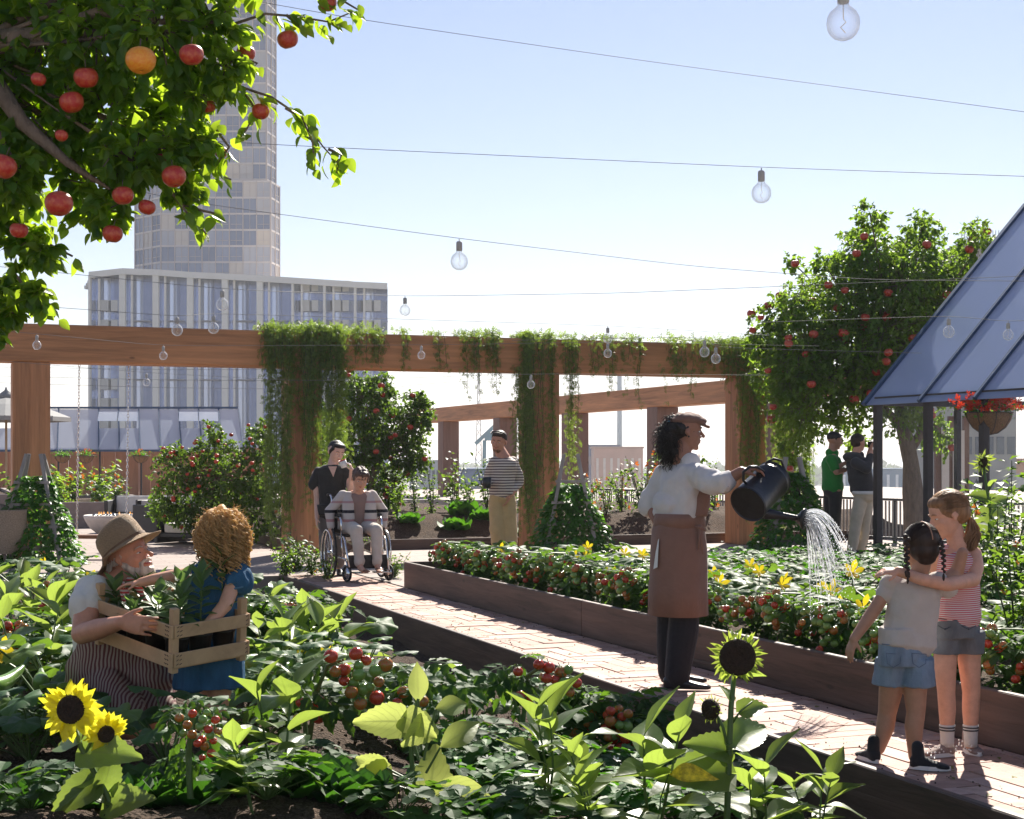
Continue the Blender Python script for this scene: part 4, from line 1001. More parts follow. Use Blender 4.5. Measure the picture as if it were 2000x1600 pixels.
# ------------------------------------------------------------------ garden plants: prototypes at the origin
def star_flower(parent, c, face, size, mpet, n=5, name='flower', tpl=None, cup=.45):
    lv = Leaves(); face = V(face).normalized(); x, y = frame(face); n_ = n; a0 = rnd(0, 1)
    d = [x*math.cos(a0+2*PI*k/n_)+y*math.sin(a0+2*PI*k/n_)+face*cup for k in range(n_)]
    lv.add(tpl or T_petal, orient([tuple(c)]*n_, [tuple(q) for q in d], [tuple(face)]*n_, size))
    return lv.build(name, mpet, parent)
def petiole(st, a, b, r=.006, sag=.0, m=0):
    a, b = V(a), V(b); mid = a.lerp(b, .5)+Zd*(sag*(b-a).length); st.tube([a, a.lerp(mid, .6), mid, mid.lerp(b, .6), b], [r*1.3, r*1.15, r, r*.9, r*.8], 5, m=m)
def squash(seed, R_=.38, hgt=.40, n=10, leaf=.25, flowers=2, pale=.25):
    random.seed(seed); t = thing('squash_plant', 'x', 'squash plant'); st = MB(); lv = Leaves()
    for i in range(n):
        a = 2*PI*i/n+rnd(-.3, .3); rr = R_*rnd(.45, 1.15); h = hgt*rnd(.55, 1.15)
        p = V((math.cos(a)*rr, math.sin(a)*rr, h)); petiole(st, (0, 0, 0), p, .006, .12)
        d = V((math.cos(a), math.sin(a), rnd(-.45, .1))); up = V((rnd(-.35, .35), rnd(-.5, .2), 1))
        lv.add(T_sq, orient([tuple(p)], [tuple(d)], [tuple(up)], leaf*rnd(.75, 1.2)), mi=1 if random.random() < pale else 0)
    lv.build('leaves', [M_squash, M_squashl], t); st.build('stems', M_stem, t)
    for i in range(flowers):
        a = rnd(PI, 2*PI); p = V((math.cos(a)*R_*.7, math.sin(a)*R_*.7, hgt*rnd(.7, 1.1))); s2 = MB(); 
        f = star_flower(t, p, (rnd(-.5, .5), -1, rnd(.2, .9)), .085, M_petal); petiole(s2, (0, 0, .03), p, .004, .1); s2.build('flower_stalk', M_stem, f)
    return t
def tomatoplant(seed, h=.5, nleaf=16, trusses=3, leaf=.24, rad=.22, tr=.028, front=True, per=(7, 12), red=.5):
    random.seed(seed); t = thing('tomato_plant', 'x', 'tomato plant'); st = MB(); lv = Leaves()
    for k in range(3):
        a = rnd(0, 6.28); pts = [V((0, 0, 0)), V((math.cos(a)*.03, math.sin(a)*.03, h*.35)), V((math.cos(a)*.09, math.sin(a)*.09, h*.7)), V((math.cos(a+.4)*.15, math.sin(a+.4)*.15, h*.95))]
        st.tube(pts, [.011, .010, .008, .005], 6)
        for i in range(nleaf//3+1):
            f_ = rnd(.0, 1); q = pts[0].lerp(pts[2], f_+.12) if f_ < .4 else pts[1].lerp(pts[3], f_); b = rnd(0, 6.28)
            d = V((math.cos(b), math.sin(b), rnd(-.1, .7))); lv.add(T_tom, orient([tuple(q)], [tuple(d)], [(rnd(-.3, .3), rnd(-.3, .3), 1)], leaf*rnd(.7, 1.2)))
            q2 = q+V((d.x, d.y, 0))*.06; d2 = V((d.x+rnd(-.4, .4), d.y+rnd(-.4, .4), rnd(-.9, -.1))); lv.add(T_tom, orient([tuple(q2)], [tuple(d2)], [(0, -.2, 1)], leaf*rnd(.6, 1.0)))
    lv.build('leaves', M_tom, t)
    for k in range(trusses):
        a = -PI/2+rnd(-1.1, 1.1) if front else rnd(0, 6.28); c = V((math.cos(a)*rad, math.sin(a)*rad, h*rnd(.45, .95)))
        st.tube([V((0, 0, c.z+.03)), c*.6+Zd*(c.z*.4+.04), c+Zd*.03, c-Zd*.03], [.006, .005, .005, .004], 5); n = random.randint(*per); placed_ = []
        for i in range(n*6):
            if len(placed_) >= n: break
            p = c+V((rnd(-.07, .07), rnd(-.06, .04), rnd(-.10, .05)))
            if all((p-q).length > tr*1.75 for q in placed_):
                placed_.append(p); rr = random.random(); put(ME_tr if rr < red else (ME_tm if rr < red+.2 else ME_tg), 'tomato', t, p, tr*rnd(.82, 1.12))
    st.build('stems', M_stem, t); return t
def strawberry(seed, n=26, leaf=.11, h=.17, R_=.2, fl=1, m=None, label='strawberry_plant', cat='strawberry plant'):
    random.seed(seed); t = thing(label, 'x', cat); st = MB(); lv = Leaves()
    for i in range(n):
        a = rnd(0, 6.28); rr = R_*math.sqrt(random.random()); p = V((math.cos(a)*rr, math.sin(a)*rr, h*rnd(.5, 1.1)*(1-.35*rr/R_))); petiole(st, (0, 0, 0), p, .0025, .05)
        lv.add(T_str, orient([tuple(p)], [(math.cos(a)+rnd(-.4, .4), math.sin(a)+rnd(-.4, .4), rnd(-.35, .2))], [(rnd(-.3, .3), rnd(-.6, .1), 1)], leaf*rnd(.75, 1.2)))
    lv.build('leaves', m or M_straw, t); st.build('stems', M_stem, t)
    for i in range(fl):
        p = V((rnd(-.7, .7)*R_, -rnd(.2, .9)*R_, h*1.05)); star_flower(t, p, (rnd(-.3, .3), -.6, 1), .02, M_wpetal, cup=.1)
    return t
def laurel(seed, stems=3, h=.42, nl=8, leaf=.16, spread=.10, m=None, tpl=None, name='leafy_sapling', cat='leafy plant'):
    random.seed(seed); t = thing(name, 'x', cat); st = MB(); lv = Leaves(); tpl = tpl or T_lance
    for k in range(stems):
        a = rnd(0, 6.28); top = V((math.cos(a)*spread, math.sin(a)*spread, h*rnd(.75, 1.1))); b0 = V((math.cos(a)*.02, math.sin(a)*.02, 0)); mid = b0.lerp(top, .5)+V((rnd(-.02, .02), rnd(-.02, .02), 0)); st.tube([b0, mid, top], [.006, .005, .003], 5)
        for i in range(nl):
            f_ = .3+.7*i/(nl-1); q = b0.lerp(top, f_); b = i*2.4+a; rise = rnd(.1, .5)+1.1*f_**3
            d = V((math.cos(b), math.sin(b), rise)); lv.add(random.choice([tpl, T_lance2, T_lance3, T_lance4]) if tpl is T_lance else tpl, orient([tuple(q)], [tuple(d)], [(-math.cos(b)*.6+rnd(-.3, .3), -math.sin(b)*.6+rnd(-.3, .3), 1)], leaf*rnd(.65, 1.15)*(1-.25*f_)))
    lv.build('leaves', m or M_laurel, t); st.build('stems', M_stem, t); return t
def lettuce(seed, n=26, leaf=.16, m=None):
    random.seed(seed); t = thing('lettuce', 'x', 'lettuce'); lv = Leaves()
    for i in range(n):
        a = i*2.4; k = i/n; lv.add(T_lett, orient([(math.cos(a)*.02*k, math.sin(a)*.02*k, .01)], [(math.cos(a), math.sin(a), 1.3-1.35*k)], [(-math.cos(a)*.3, -math.sin(a)*.3, 1)], leaf*(.55+.6*k)*rnd(.85, 1.1)))
    lv.build('leaves', m or M_lett, t); return t
def shrub(seed, h=1.0, R_=.28, n=350, leaf=.06, m=None, fl=0, flm=None, stems=6, tpl=None, name='leafy_shrub', cat='shrub', flsz=.035):
    random.seed(seed); t = thing(name, 'x', cat); st = MB(); lv = Leaves(); tips = []
    for k in range(stems):
        a = rnd(0, 6.28); rr = R_*rnd(.2, 1); pts = [V((0, 0, 0)), V((math.cos(a)*rr*.4, math.sin(a)*rr*.4, h*.4)), V((math.cos(a)*rr, math.sin(a)*rr, h*rnd(.65, 1)))]; st.tube(pts, [.008, .006, .003], 4)
        for i in range(n//stems):
            f_ = rnd(.08, 1); q = pts[0].lerp(pts[1], f_*2) if f_ < .5 else pts[1].lerp(pts[2], f_*2-1); q = q+V((rnd(-1, 1), rnd(-1, 1), rnd(-.6, .6)))*.08
            d = V((rnd(-1, 1), rnd(-1, 1), rnd(-.5, .6))); lv.add(tpl or T_applef, orient([tuple(q)], [tuple(d)], [(rnd(-.5, .5), -.3, 1)], leaf*rnd(.6, 1.25)))
            if random.random() < .05: tips.append(q)
    lv.build('leaves', m or M_apleaf2, t); st.build('stems', M_stemd, t)
    for i in range(min(fl, len(tips))): star_flower(t, tips[i]+V((0, -.05, 0)), (rnd(-.4, .4), -1, .4), flsz, flm or M_opetal, n=6)
    return t
protos = {}
used = set()
def place(key, maker, loc, rz, s, label, group=None, cat=None, name=None):
    """first call moves the prototype itself; later calls copy it with its parts"""
    if key not in protos: protos[key] = maker()
    p = protos[key]
    o = p if key not in used else copy_tree(p); used.add(key)
    o.location = loc; o.rotation_euler = (0, 0, rz); o.scale = (s, s, s); o['label'] = label
    if group: o['group'] = group
    elif 'group' in o: del o['group']
    if cat: o['category'] = cat
    return o
ORD = ['nearest', 'second', 'third', 'fourth', 'fifth', 'sixth', 'seventh', 'eighth', 'ninth', 'tenth', 'eleventh', 'twelfth', 'thirteenth', 'fourteenth', 'fifteenth', 'sixteenth', 'seventeenth', 'eighteenth', 'nineteenth', 'twentieth', 'twenty-first', 'twenty-second', 'twenty-third', 'twenty-fourth']
def G(px, Y):                     # point on the near soil
    x = (px-1000)/F*Y; return V((x, Y, soil_z(x, Y)-.005))
# --- right bed: tomato row along the board, seen ripe fruit to the path side
for i in range(20):
    v = 5.2+.53*i; k = i % 4
    lab = (ORD[i]+' from the near end' if i else 'nearest plant')
    place('tomrow%d' % k, lambda k=k: tomatoplant(40+k, h=.36, nleaf=36, trusses=4, leaf=.21, rad=.24, per=(5, 9), red=.26), UV(5.12+rnd(-.04, .04), v, .19), (rnd(-.35, .35)-.25), rnd(.85, 1.0),
          'bushy tomato plant, '+lab+' in the row along the tall board', 'tomato plants along the tall board')
for i in range(13):
    v = 6.0+.75*i; k = i % 3
    place('sqR%d' % k, lambda k=k: squash(60+k, R_=.44, hgt=.25, n=12, flowers=1+k % 2, pale=.12), UV(5.85+rnd(-.08, .08), v, .18), rnd(-.6, .6), rnd(.9, 1.15), 'broad leaved squash plant with yellow flowers, '+(ORD[i]+' from the front' if i else 'nearest one')+' behind the tomato row', 'squash plants in the right bed')
for i in range(12):
    v = 6.4+.78*i; k = i % 3
    place('sqR%d' % k, None, UV(6.75+rnd(-.1, .1), v, .18), rnd(-.6, .6), rnd(.8, 1.0), 'smaller squash plant in the second squash row, '+(ORD[i]+' from the front' if i else 'nearest one'), 'squash plants in the right bed')
rows_ = ['nearest the squash', 'second from the squash', 'third from the squash', 'fourth from the squash']
for j, u in enumerate((7.6, 8.5, 9.4, 10.4)):
    for i in range(8):
        v = 8.6+.92*i; k = (i+j) % 3
        place('strR%d' % k, lambda k=k: strawberry(80+k, n=44, leaf=.15, h=.24, R_=.44, fl=2), UV(u+rnd(-.12, .12), v+rnd(-.1, .1), .18), rnd(0, 6), rnd(.9, 1.15), 'low dark leafy plant in the row '+rows_[j]+', '+(ORD[i]+' from the front' if i else 'front one'), 'low dark leafy plants of the right bed')
# tall plants right of the girls
for i, (px, Y, s_, lab) in enumerate([(1945, 11.5, 1.0, 'tall leafy shrub with orange blooms at the right edge behind the blond girl'), (1985, 9.0, .75, 'leafy shrub at the right edge nearest the board'), (1930, 13.5, .9, 'leafy shrub between the blond girl and the greenhouse posts'), (1975, 12.8, 1.2, 'tallest leafy shrub beside the greenhouse posts at the right edge')]):
    x = (px-1000)/F*Y; place('tallshrub', lambda: shrub(91, 1.1, .4, 420, .08, m=M_apleaf3, fl=6, flm=M_opetal), V((x, Y, .18)), i*1.3, s_, lab, 'leafy shrubs at the right edge')
for i, (px, py, Y, lab) in enumerate([(1665, 1118, 11, 'large yellow squash flower held up under the falling water'), (1483, 1118, 11.5, 'yellow squash flower between the gardener and the falling water'), (1527, 1143, 11, 'small yellow squash flower left of the falling water'), (1148, 1070, 14.5, 'yellow squash flower left of the gardener above the tomato row'), (1395, 1122, 12, 'yellow squash flower just right of the brown apron'), (1255, 1085, 13.5, 'yellow squash flower just left of the brown apron')]):
    c = P(px, py, Y); t = thing('squash_flower', lab, 'flower', (c.x, c.y, .2), 'tall squash flowers in the right bed'); f = star_flower(t, c, (rnd(-.3, .3), -1, .4), .075 if i else .105, M_petal, cup=.6); mb = MB(); petiole(mb, (c.x, c.y, .2), c, .005, 0); mb.build('stem', M_stem, t)

# --- back bed
k = 0
for i, (px, Y, hs) in enumerate([(690, 24.6, .8), (735, 25.5, 1), (775, 24.4, .8), (810, 26, .9), (845, 25, .95), (885, 26, 1.25), (915, 24.8, .9), (950, 26.5, 1.3), (1005, 25.5, .9), (1030, 26.6, .8), (1185, 25.4, .9), (1215, 26.4, 1.0), (1255, 25.6, 1.25), (1285, 26.8, 1.4), (1150, 26.6, .95), (1370, 26.6, 1.3), (1395, 27.5, .9)]):
    x = (px-1000)/F*Y; p = V((x, Y, 0)); p.z = back_z(p)-.03; kk = 'bk%d' % (i % 4 if px < 1100 else 4+i % 2)
    place(kk, (lambda i=i: shrub(110+i, .85, .22, 200, .075, m=M_apleaf3, fl=0, stems=5)) if px < 1100 else (lambda i=i: shrub(130+i, .8, .3, 260, .07, m=M_apleaf3, fl=9, flsz=.06, stems=6)), p, rnd(0, 6), hs,
          ('upright leafy plant in the mounded back bed, ' if px < 1100 else 'orange flowered shrub before the railing, ')+(ORD[k]+' from the left' if k else 'first from the left'), 'plants of the back bed'); k += 1
    if px < 1100 and i == 9: k = 0
for i, (px, Y, s_, lab) in enumerate([(905, 24.6, 1.6, 'big dark lettuce left of the striped shirt man'), (890, 23.8, 1.3, 'dark lettuce on the mound, lower left of the striped shirt man'), (945, 24.3, 1.2, 'lettuce half hidden by the tan trousers'), (1035, 24.0, 1.1, 'lettuce between the tan trousers and the middle post'), (800, 23.8, 1.1, 'lettuce on the mound right of the wheelchair')]):
    x = (px-1000)/F*Y; p = V((x, Y, 0)); p.z = back_z(p); place('lettB', lambda: lettuce(150, 30, .2, M_straw), p, i, s_, lab, 'lettuces in the back bed')
for i, (px, Y, s_) in enumerate([(575, 18.6, .9), (610, 18.0, .75), (560, 17.7, .7), (640, 17.3, .55), (770, 17.6, .55), (700, 22.6, .6), (730, 22.9, .6)]):
    x = (px-1000)/F*Y; place('pshrub', lambda: shrub(160, .55, .35, 300, .07, m=M_apleaf3, fl=3, flsz=.03), V((x, Y, 0)), i*1.1, s_, ['dark leafy shrub at the foot of the vine covered post', 'dark leafy shrub left of the wheelchair wheel', 'low leafy shrub in front of the vine covered post', 'lowest leafy shrub before the wheelchair wheel', 'small leafy shrub right of the wheelchair', 'leafy shrub behind the wheelchair armrest', 'leafy shrub seen right of the seated woman'][i], 'leafy shrubs around the wheelchair')
# far flowering shrubs by the left planters
for i in range(22):
    u = -2.2+.33*i+rnd(-.1, .1); v = 38.5+rnd(-2.5, 2) if i < 12 else 33.5+rnd(-1.5, 2); u = u if i < 12 else -.9+.33*i*.7
    place('farfl%d' % (i % 2), lambda i=i: shrub(170+i, 1.1, .45, 300, .11, fl=8, flsz=.055, stems=6), UV(u, v, .1), rnd(0, 6), rnd(.8, 1.15), 'orange flowered shrub, '+(ORD[21-i]+' from the right' if i < 21 else 'rightmost')+', among the distant planters', 'orange flowered shrubs by the distant planters')

# --- left bed, near plants placed where the photo has them
tomN = [(388, 5.75, .36, 'tomato plant with a hanging bunch of fruit in front of the kneeling man'), (1110, 8.0, .45, 'tomato plant with mixed fruit at the path edge of the near bed'), (1190, 7.9, .42, 'small tomato plant closest to the low edging board'), (500, 9.6, .62, 'tomato plant with red and green fruit right of the denim dress'), (30, 8.4, .5, 'tomato plant at the left edge behind the squash leaves'), (130, 9.8, .5, 'tomato plant behind the straw hatted man on the left'), (560, 11.0, .5, 'tomato plant in the middle of the left bed behind the pale saplings'), (620, 12.6, .5, 'tomato plant toward the far end of the left bed')]
for i, (px, Y, h, lab) in enumerate(tomN):
    if i == 0: continue
    place('tomN%d' % i if i < 2 else 'tomN%d' % (i % 2), lambda i=i, h=h: tomatoplant(201+i, h=h, nleaf=36, trusses=2, leaf=.26, rad=.16, per=(12, 16), red=.4), G(px, Y), 0 if i < 2 else rnd(-.5, .5), 1.0, lab)
# the two large ones in the centre: fruit placed as photographed
def bigtomato(lab, px, Y, fruit, stems, seed, leaves):
    random.seed(seed); g0 = G(px, Y); t = thing('tomato_plant', lab, 'tomato plant', g0); st = MB(); lv = Leaves()
    for pts in stems: st.tube([P(a, b, Y+dd) for a, b, dd in pts], [.012, .011, .010, .009, .007, .006][:len(pts)], 8)
    for a, b, dd, ang, tilt, s_ in leaves:
        d = V((math.cos(R(ang)), -abs(math.sin(R(ang)))*.4+rnd(-.5, .5), math.sin(R(tilt)))); lv.add(T_tom, orient([tuple(P(a, b, Y+dd))], [tuple(d)], [(rnd(-.3, .3), -.5, 1)], s_))
    lv.build('leaves', M_tom, t); st.build('stems', M_stem, t)
    for a, b, dpx, kind in fruit: put({'r': ME_tr, 'm': ME_tm, 'g': ME_tg}[kind], 'tomato', t, P(a, b, Y-.08+rnd(-.03, .03)), dpx/2/(F/Y))
random.seed(5)
bigtomato('large tomato plant with a heavy bunch of red and green fruit in the middle foreground', 640, 6.7,
          [(646, 1282, 29, 'r'), (695, 1277, 28, 'r'), (753, 1298, 30, 'm'), (733, 1310, 26, 'g'), (701, 1318, 28, 'g'), (672, 1308, 27, 'r'), (655, 1312, 24, 'm'), (709, 1346, 27, 'g'), (736, 1363, 30, 'r'), (686, 1352, 27, 'm'), (704, 1375, 26, 'm'), (672, 1330, 22, 'r'), (740, 1332, 22, 'm'), (715, 1290, 22, 'r'), (722, 1342, 20, 'g'), (690, 1333, 22, 'g'), (700, 1300, 20, 'g'), (623, 1370, 26, 'r'), (588, 1372, 22, 'r'), (622, 1403, 24, 'r'), (582, 1405, 22, 'r'), (788, 1352, 26, 'm'), (826, 1370, 24, 'm'), (776, 1372, 20, 'r'), (778, 1420, 20, 'r')],
          [[(600, 1475, 0), (608, 1420, 0), (618, 1350, 0), (640, 1300, 0), (672, 1288, 0)], [(600, 1475, 0), (595, 1400, .05), (585, 1340, .05)], [(735, 1430, .1), (720, 1380, .05), (735, 1300, 0)]],
          9, [(rnd(530, 640), rnd(1290, 1360), rnd(-.1, .25), rnd(120, 400), rnd(-40, 20), .24) for _ in range(20)]+[(rnd(740, 860), rnd(1290, 1370), rnd(0, .3), rnd(-60, 240), rnd(-30, 20), .23) for _ in range(22)])
bigtomato('tomato plant with a curving bunch of red fruit beside the strawberry patch', 1040, 7.3,
          [(1052, 1298, 22, 'r'), (1072, 1304, 24, 'r'), (1096, 1313, 26, 'm'), (1110, 1308, 20, 'g'), (1068, 1325, 22, 'r'), (1084, 1328, 20, 'r'), (1102, 1335, 26, 'g'), (1126, 1334, 22, 'r'), (1092, 1348, 24, 'r'), (1113, 1352, 20, 'm'), (1012, 1312, 20, 'r'), (1016, 1358, 20, 'r'), (1036, 1365, 18, 'r')],
          [[(1020, 1420, 0), (1008, 1380, 0), (1000, 1320, 0)], [(1020, 1420, 0), (1026, 1370, 0), (1030, 1320, 0), (1060, 1300, 0)]],
          10, [(rnd(950, 1050), rnd(1285, 1350), rnd(-.05, .25), rnd(90, 420), rnd(-40, 20), .2) for _ in range(20)])
bigtomato('tomato plant with a hanging bunch of fruit in front of the kneeling man', 390, 5.45,
          [(350, 1402, 19, 'm'), (376, 1394, 18, 'r'), (366, 1416, 19, 'm'), (390, 1419, 18, 'g'), (396, 1405, 18, 'g'), (421, 1406, 18, 'r'), (375, 1435, 19, 'm'), (407, 1424, 18, 'r'), (394, 1445, 19, 'r'), (411, 1436, 17, 'g'), (426, 1429, 16, 'm'), (400, 1458, 18, 'm'), (413, 1471, 18, 'r'), (386, 1452, 17, 'r'), (417, 1447, 15, 'r'), (395, 1480, 14, 'r'), (358, 1432, 16, 'g'), (404, 1392, 15, 'g')],
          [[(372, 1560, 0), (368, 1480, .03), (375, 1400, .03), (392, 1375, .03)]],
          11, [(rnd(335, 420), rnd(1372, 1400), rnd(.03, .2), rnd(60, 380), rnd(-20, 30), .13) for _ in range(12)]+[(rnd(325, 400), rnd(1420, 1500), rnd(.10, .25), rnd(150, 390), rnd(-50, 0), .14) for _ in range(12)])
# squash plants of the near bed
sqN = [(60, 6.2, .8, 'squash plant at the left edge in front of the long green zucchini'), (330, 6.15, .8, 'squash plant in front of the kneeling man'), (105, 7.3, 1.1, 'squash plant left of the kneeling man with a large yellow flower'), (20, 8.0, 1.1, 'squash plant at the left edge'), (120, 9.0, 1.0, 'squash plant behind the left shoulder of the kneeling man'), (530, 8.2, 1.0, 'squash plant right of the denim dress'), (620, 8.4, 1.1, 'squash plant with a yellow flower above the big tomato bunch'), (740, 8.2, 1.0, 'glossy squash plant left of the path edging'), (840, 8.6, .95, 'squash plant with a yellow flower beside the path edging'), (790, 7.5, .8, 'squash plant just behind the big tomato bunch'), (30, 10.5, 1, 'squash plant behind the left edge tomato plant'), (170, 11.2, 1, 'squash plant further back on the left'), (270, 9.2, 1, 'squash plant right behind the straw hat'), (350, 10.2, 1, 'squash plant between the straw hat and the curly head'), (470, 10.6, 1, 'squash plant behind the curly haired girl'), (560, 9.6, 1, 'squash plant behind the pale saplings'), (640, 10.2, 1, 'squash plant just left of the far path edging'), (60, 12.5, 1, 'far squash plant at the left edge'), (220, 13, 1, 'far squash plant behind the straw hat'), (380, 12.6, 1, 'far squash plant left of the curly hair'), (500, 13, 1, 'far squash plant right of the curly hair'), (580, 13.6, .9, 'far squash plant near the wheelchair'), (130, 14.6, .9, 'farthest squash plant below the swing'), (300, 15, .9, 'farthest squash plant below the fire bowl'), (440, 15, .9, 'farthest squash plant below the white sofa'), (540, 15.4, .8, 'farthest squash plant left of the wheelchair'), (10, 15, .9, 'farthest squash plant beneath the left trellis'), (690, 9.3, .9, 'squash plant between the saplings and the path edging'), (450, 7.9, .7, 'squash plant half hidden behind the denim dress'), (420, 9.2, .9, 'squash plant between the straw hat man and the far rows'), (700, 8.9, .9, 'squash plant right of the centre flower beside the edging'), (560, 7.4, .8, 'squash plant in front of the long central zucchini'), (820, 7.9, .8, 'squash plant right of the big tomato bunch'), (120, 6.5, .7, 'squash plant behind the pair of sunflowers'), (910, 8.2, .8, 'small squash plant by the edging behind the strawberries')]
random.seed(21)
for i, (px, Y, s_, lab) in enumerate(sqN):
    place('sqN%d' % (i % 4), lambda i=i: squash(220+i, R_=.34, hgt=.38, n=11, leaf=.25, flowers=(1, 0, 1, 0)[i % 4], pale=.35), G(px, Y), rnd(-.8, .8), s_*(.95 if Y > 9 else .9), lab, 'squash plants in the left bed')
# pale leafy saplings
lauN = [(545, 5.95, 1.1, 'pale leafy sapling at the bottom left of centre with one tall upright leaf'), (1065, 5.9, 1.0, 'pale leafy sapling in the bottom middle right of the strawberry leaves'), (1275, 5.9, 1.25, 'tallest pale leafy sapling left of the seed head sunflower'), (1170, 5.6, .9, 'pale leafy sapling with broad folded leaves at the bottom'), (1500, 6.1, 1.0, 'pale leafy sapling right of the seed head sunflower'), (1590, 6.3, .85, 'small pale leafy sapling at the bottom right near the edging board'),
        (25, 8.9, 1.2, 'pale sapling at the left edge beside the yellow flower'), (60, 7.9, 1.2, 'pale sapling left of the white sleeve'), (150, 8.3, 1.1, 'pale sapling just behind the white sleeve'), (100, 10, 1.2, 'pale sapling further back on the left'), (640, 9.4, 1.3, 'pale sapling in front of the wheelchair wheel'), (700, 9.9, 1.2, 'pale sapling beside the start of the path edging'), (580, 9.0, 1.1, 'pale sapling above the yellow flower in the middle'), (545, 8.6, 1.0, 'pale sapling right of the denim dress'), (500, 11.6, 1.1, 'pale sapling behind the right shoulder of the curly haired girl'), (10, 11.4, 1.1, 'far pale sapling at the left edge'), (500, 5.35, .7, 'pale sapling at the very bottom left of centre')]
for i, (px, Y, s_, lab) in enumerate(lauN):
    place('lau%d' % (i % 7), lambda i=i: laurel(260+i, stems=2+i % 2, h=.38, nl=7, leaf=.25, spread=.12), G(px, Y), i*1.7, s_, lab, 'pale leafy saplings')
# broad pale plant in the middle foreground and other near ones
def bigleaf(lab, px, Y, leaves, stems, m, name='broad_leaf_plant'):
    g0 = G(px, Y); t = thing(name, lab, 'leafy plant', g0); lv = Leaves(); st = MB()
    for a, b, a2, b2, w_, roll, tp in leaves:
        p, q = P(a, b, Y), P(a2, b2, Y+w_); L_ = (q-p).length; st.tube([P(px+(a-px)*.2, (b+1560)/2, Y), p], [.005, .004], 5)
        lv.add(tp, orient([tuple(p)], [tuple(q-p)], [tuple(V((math.sin(R(roll)), -math.cos(R(roll)), .35)))], L_))
    for pts in stems: st.tube([P(a, b, Y) for a, b in pts], [.010, .009, .008, .006][:len(pts)], 7)
    lv.build('leaves', m, t); st.build('stems', M_stem, t); return t
bigleaf('broad leaved pale plant with glowing yellow leaves in the middle foreground', 825, 5.75, [(817, 1372, 815, 1292, .02, 10, T_lance2), (790, 1410, 695, 1405, -.05, -20, T_heart), (850, 1385, 925, 1368, .1, 10, T_lance), (755, 1500, 678, 1545, -.05, 30, T_heart), (750, 1505, 690, 1480, .02, -30, T_heart), (850, 1530, 968, 1565, -.08, 10, T_lance), (830, 1580, 862, 1455, .05, 20, T_heart), (860, 1460, 945, 1400, .1, 0, T_lance), (790, 1400, 840, 1430, -.1, 0, T_heart), (775, 1535, 755, 1590, -.02, 0, T_lance), (840, 1410, 800, 1450, -.12, 40, T_heart)],
        [[(825, 1700), (805, 1500), (802, 1440), (817, 1365)]], M_yleaf)
M_yel = mat('withered_leaf', (.62, .42, .02), .6, .7, 40)
lvw = Leaves(); tw_ = thing('withered_leaf', 'curled yellow leaf spotted with brown left of the seed head sunflower stem', 'leaf', P(1335, 1520, 5.75))
lvw.add(T_lance4, orient([tuple(P(1306, 1512, 5.75))], [tuple(P(1390, 1498, 5.7)-P(1306, 1512, 5.75))], [(0, -.7, .7)], .17)); lvw.build('blade', M_yel, tw_)
mb = MB(); mb.tube([P(1306, 1512, 5.75), P(1290, 1560, 5.76), G(1285, 5.76)], .003, 5); mb.build('stalk', M_stem, tw_)
# strawberries and lettuces
random.seed(31); k = 0
for j, (Y, pxs) in enumerate([(6.75, (965, 1060, 1150, 1240)), (7.15, (940, 1020, 1110, 1200)), (7.55, (985, 1075, 1160, 1250, 1330)), (6.3, (900, 1005, 1110, 1225, 1350))]):
    rn = ['second', 'third', 'back', 'front'][j]
    for i, px in enumerate(pxs):
        place('strN%d' % (k % 3), lambda k=k: strawberry(300+k, n=30, leaf=.125, h=.19, R_=.19, fl=k % 3), G(px, Y), rnd(0, 6), rnd(.9, 1.15), 'strawberry plant in the '+rn+' row of the patch, '+['leftmost', 'second from left', 'third from left', 'fourth from left', 'fifth from left'][i], 'strawberry plants in the centre patch'); k += 1
for i, (px, Y, s_, lab) in enumerate([(100, 5.75, 1.0, 'lettuce left of the sunflower stem at the bottom'), (270, 5.8, 1.1, 'lettuce right of the sunflower stem at the bottom'), (350, 5.65, 1.0, 'lettuce at the bottom right of the sunflower leaves'), (420, 5.95, 1.2, 'lettuce below the bunch of half ripe tomatoes'), (620, 5.7, 1.1, 'lettuce right of the tall pale leaf at the bottom'), (660, 5.95, .9, 'lettuce below the big tomato bunch'), (20, 5.6, 1.0, 'lettuce in the bottom left corner'), (700, 5.55, .9, 'lettuce left of the broad glowing leaves'), (950, 5.6, .9, 'lettuce right of the broad glowing leaves'), (180, 5.5, .9, 'lettuce directly beneath the sunflowers')]):
    place('lettN%d' % (i % 2), lambda i=i: lettuce(330+i, 30, .17), G(px, Y), i*1.9, s_, lab, 'lettuces along the bottom')
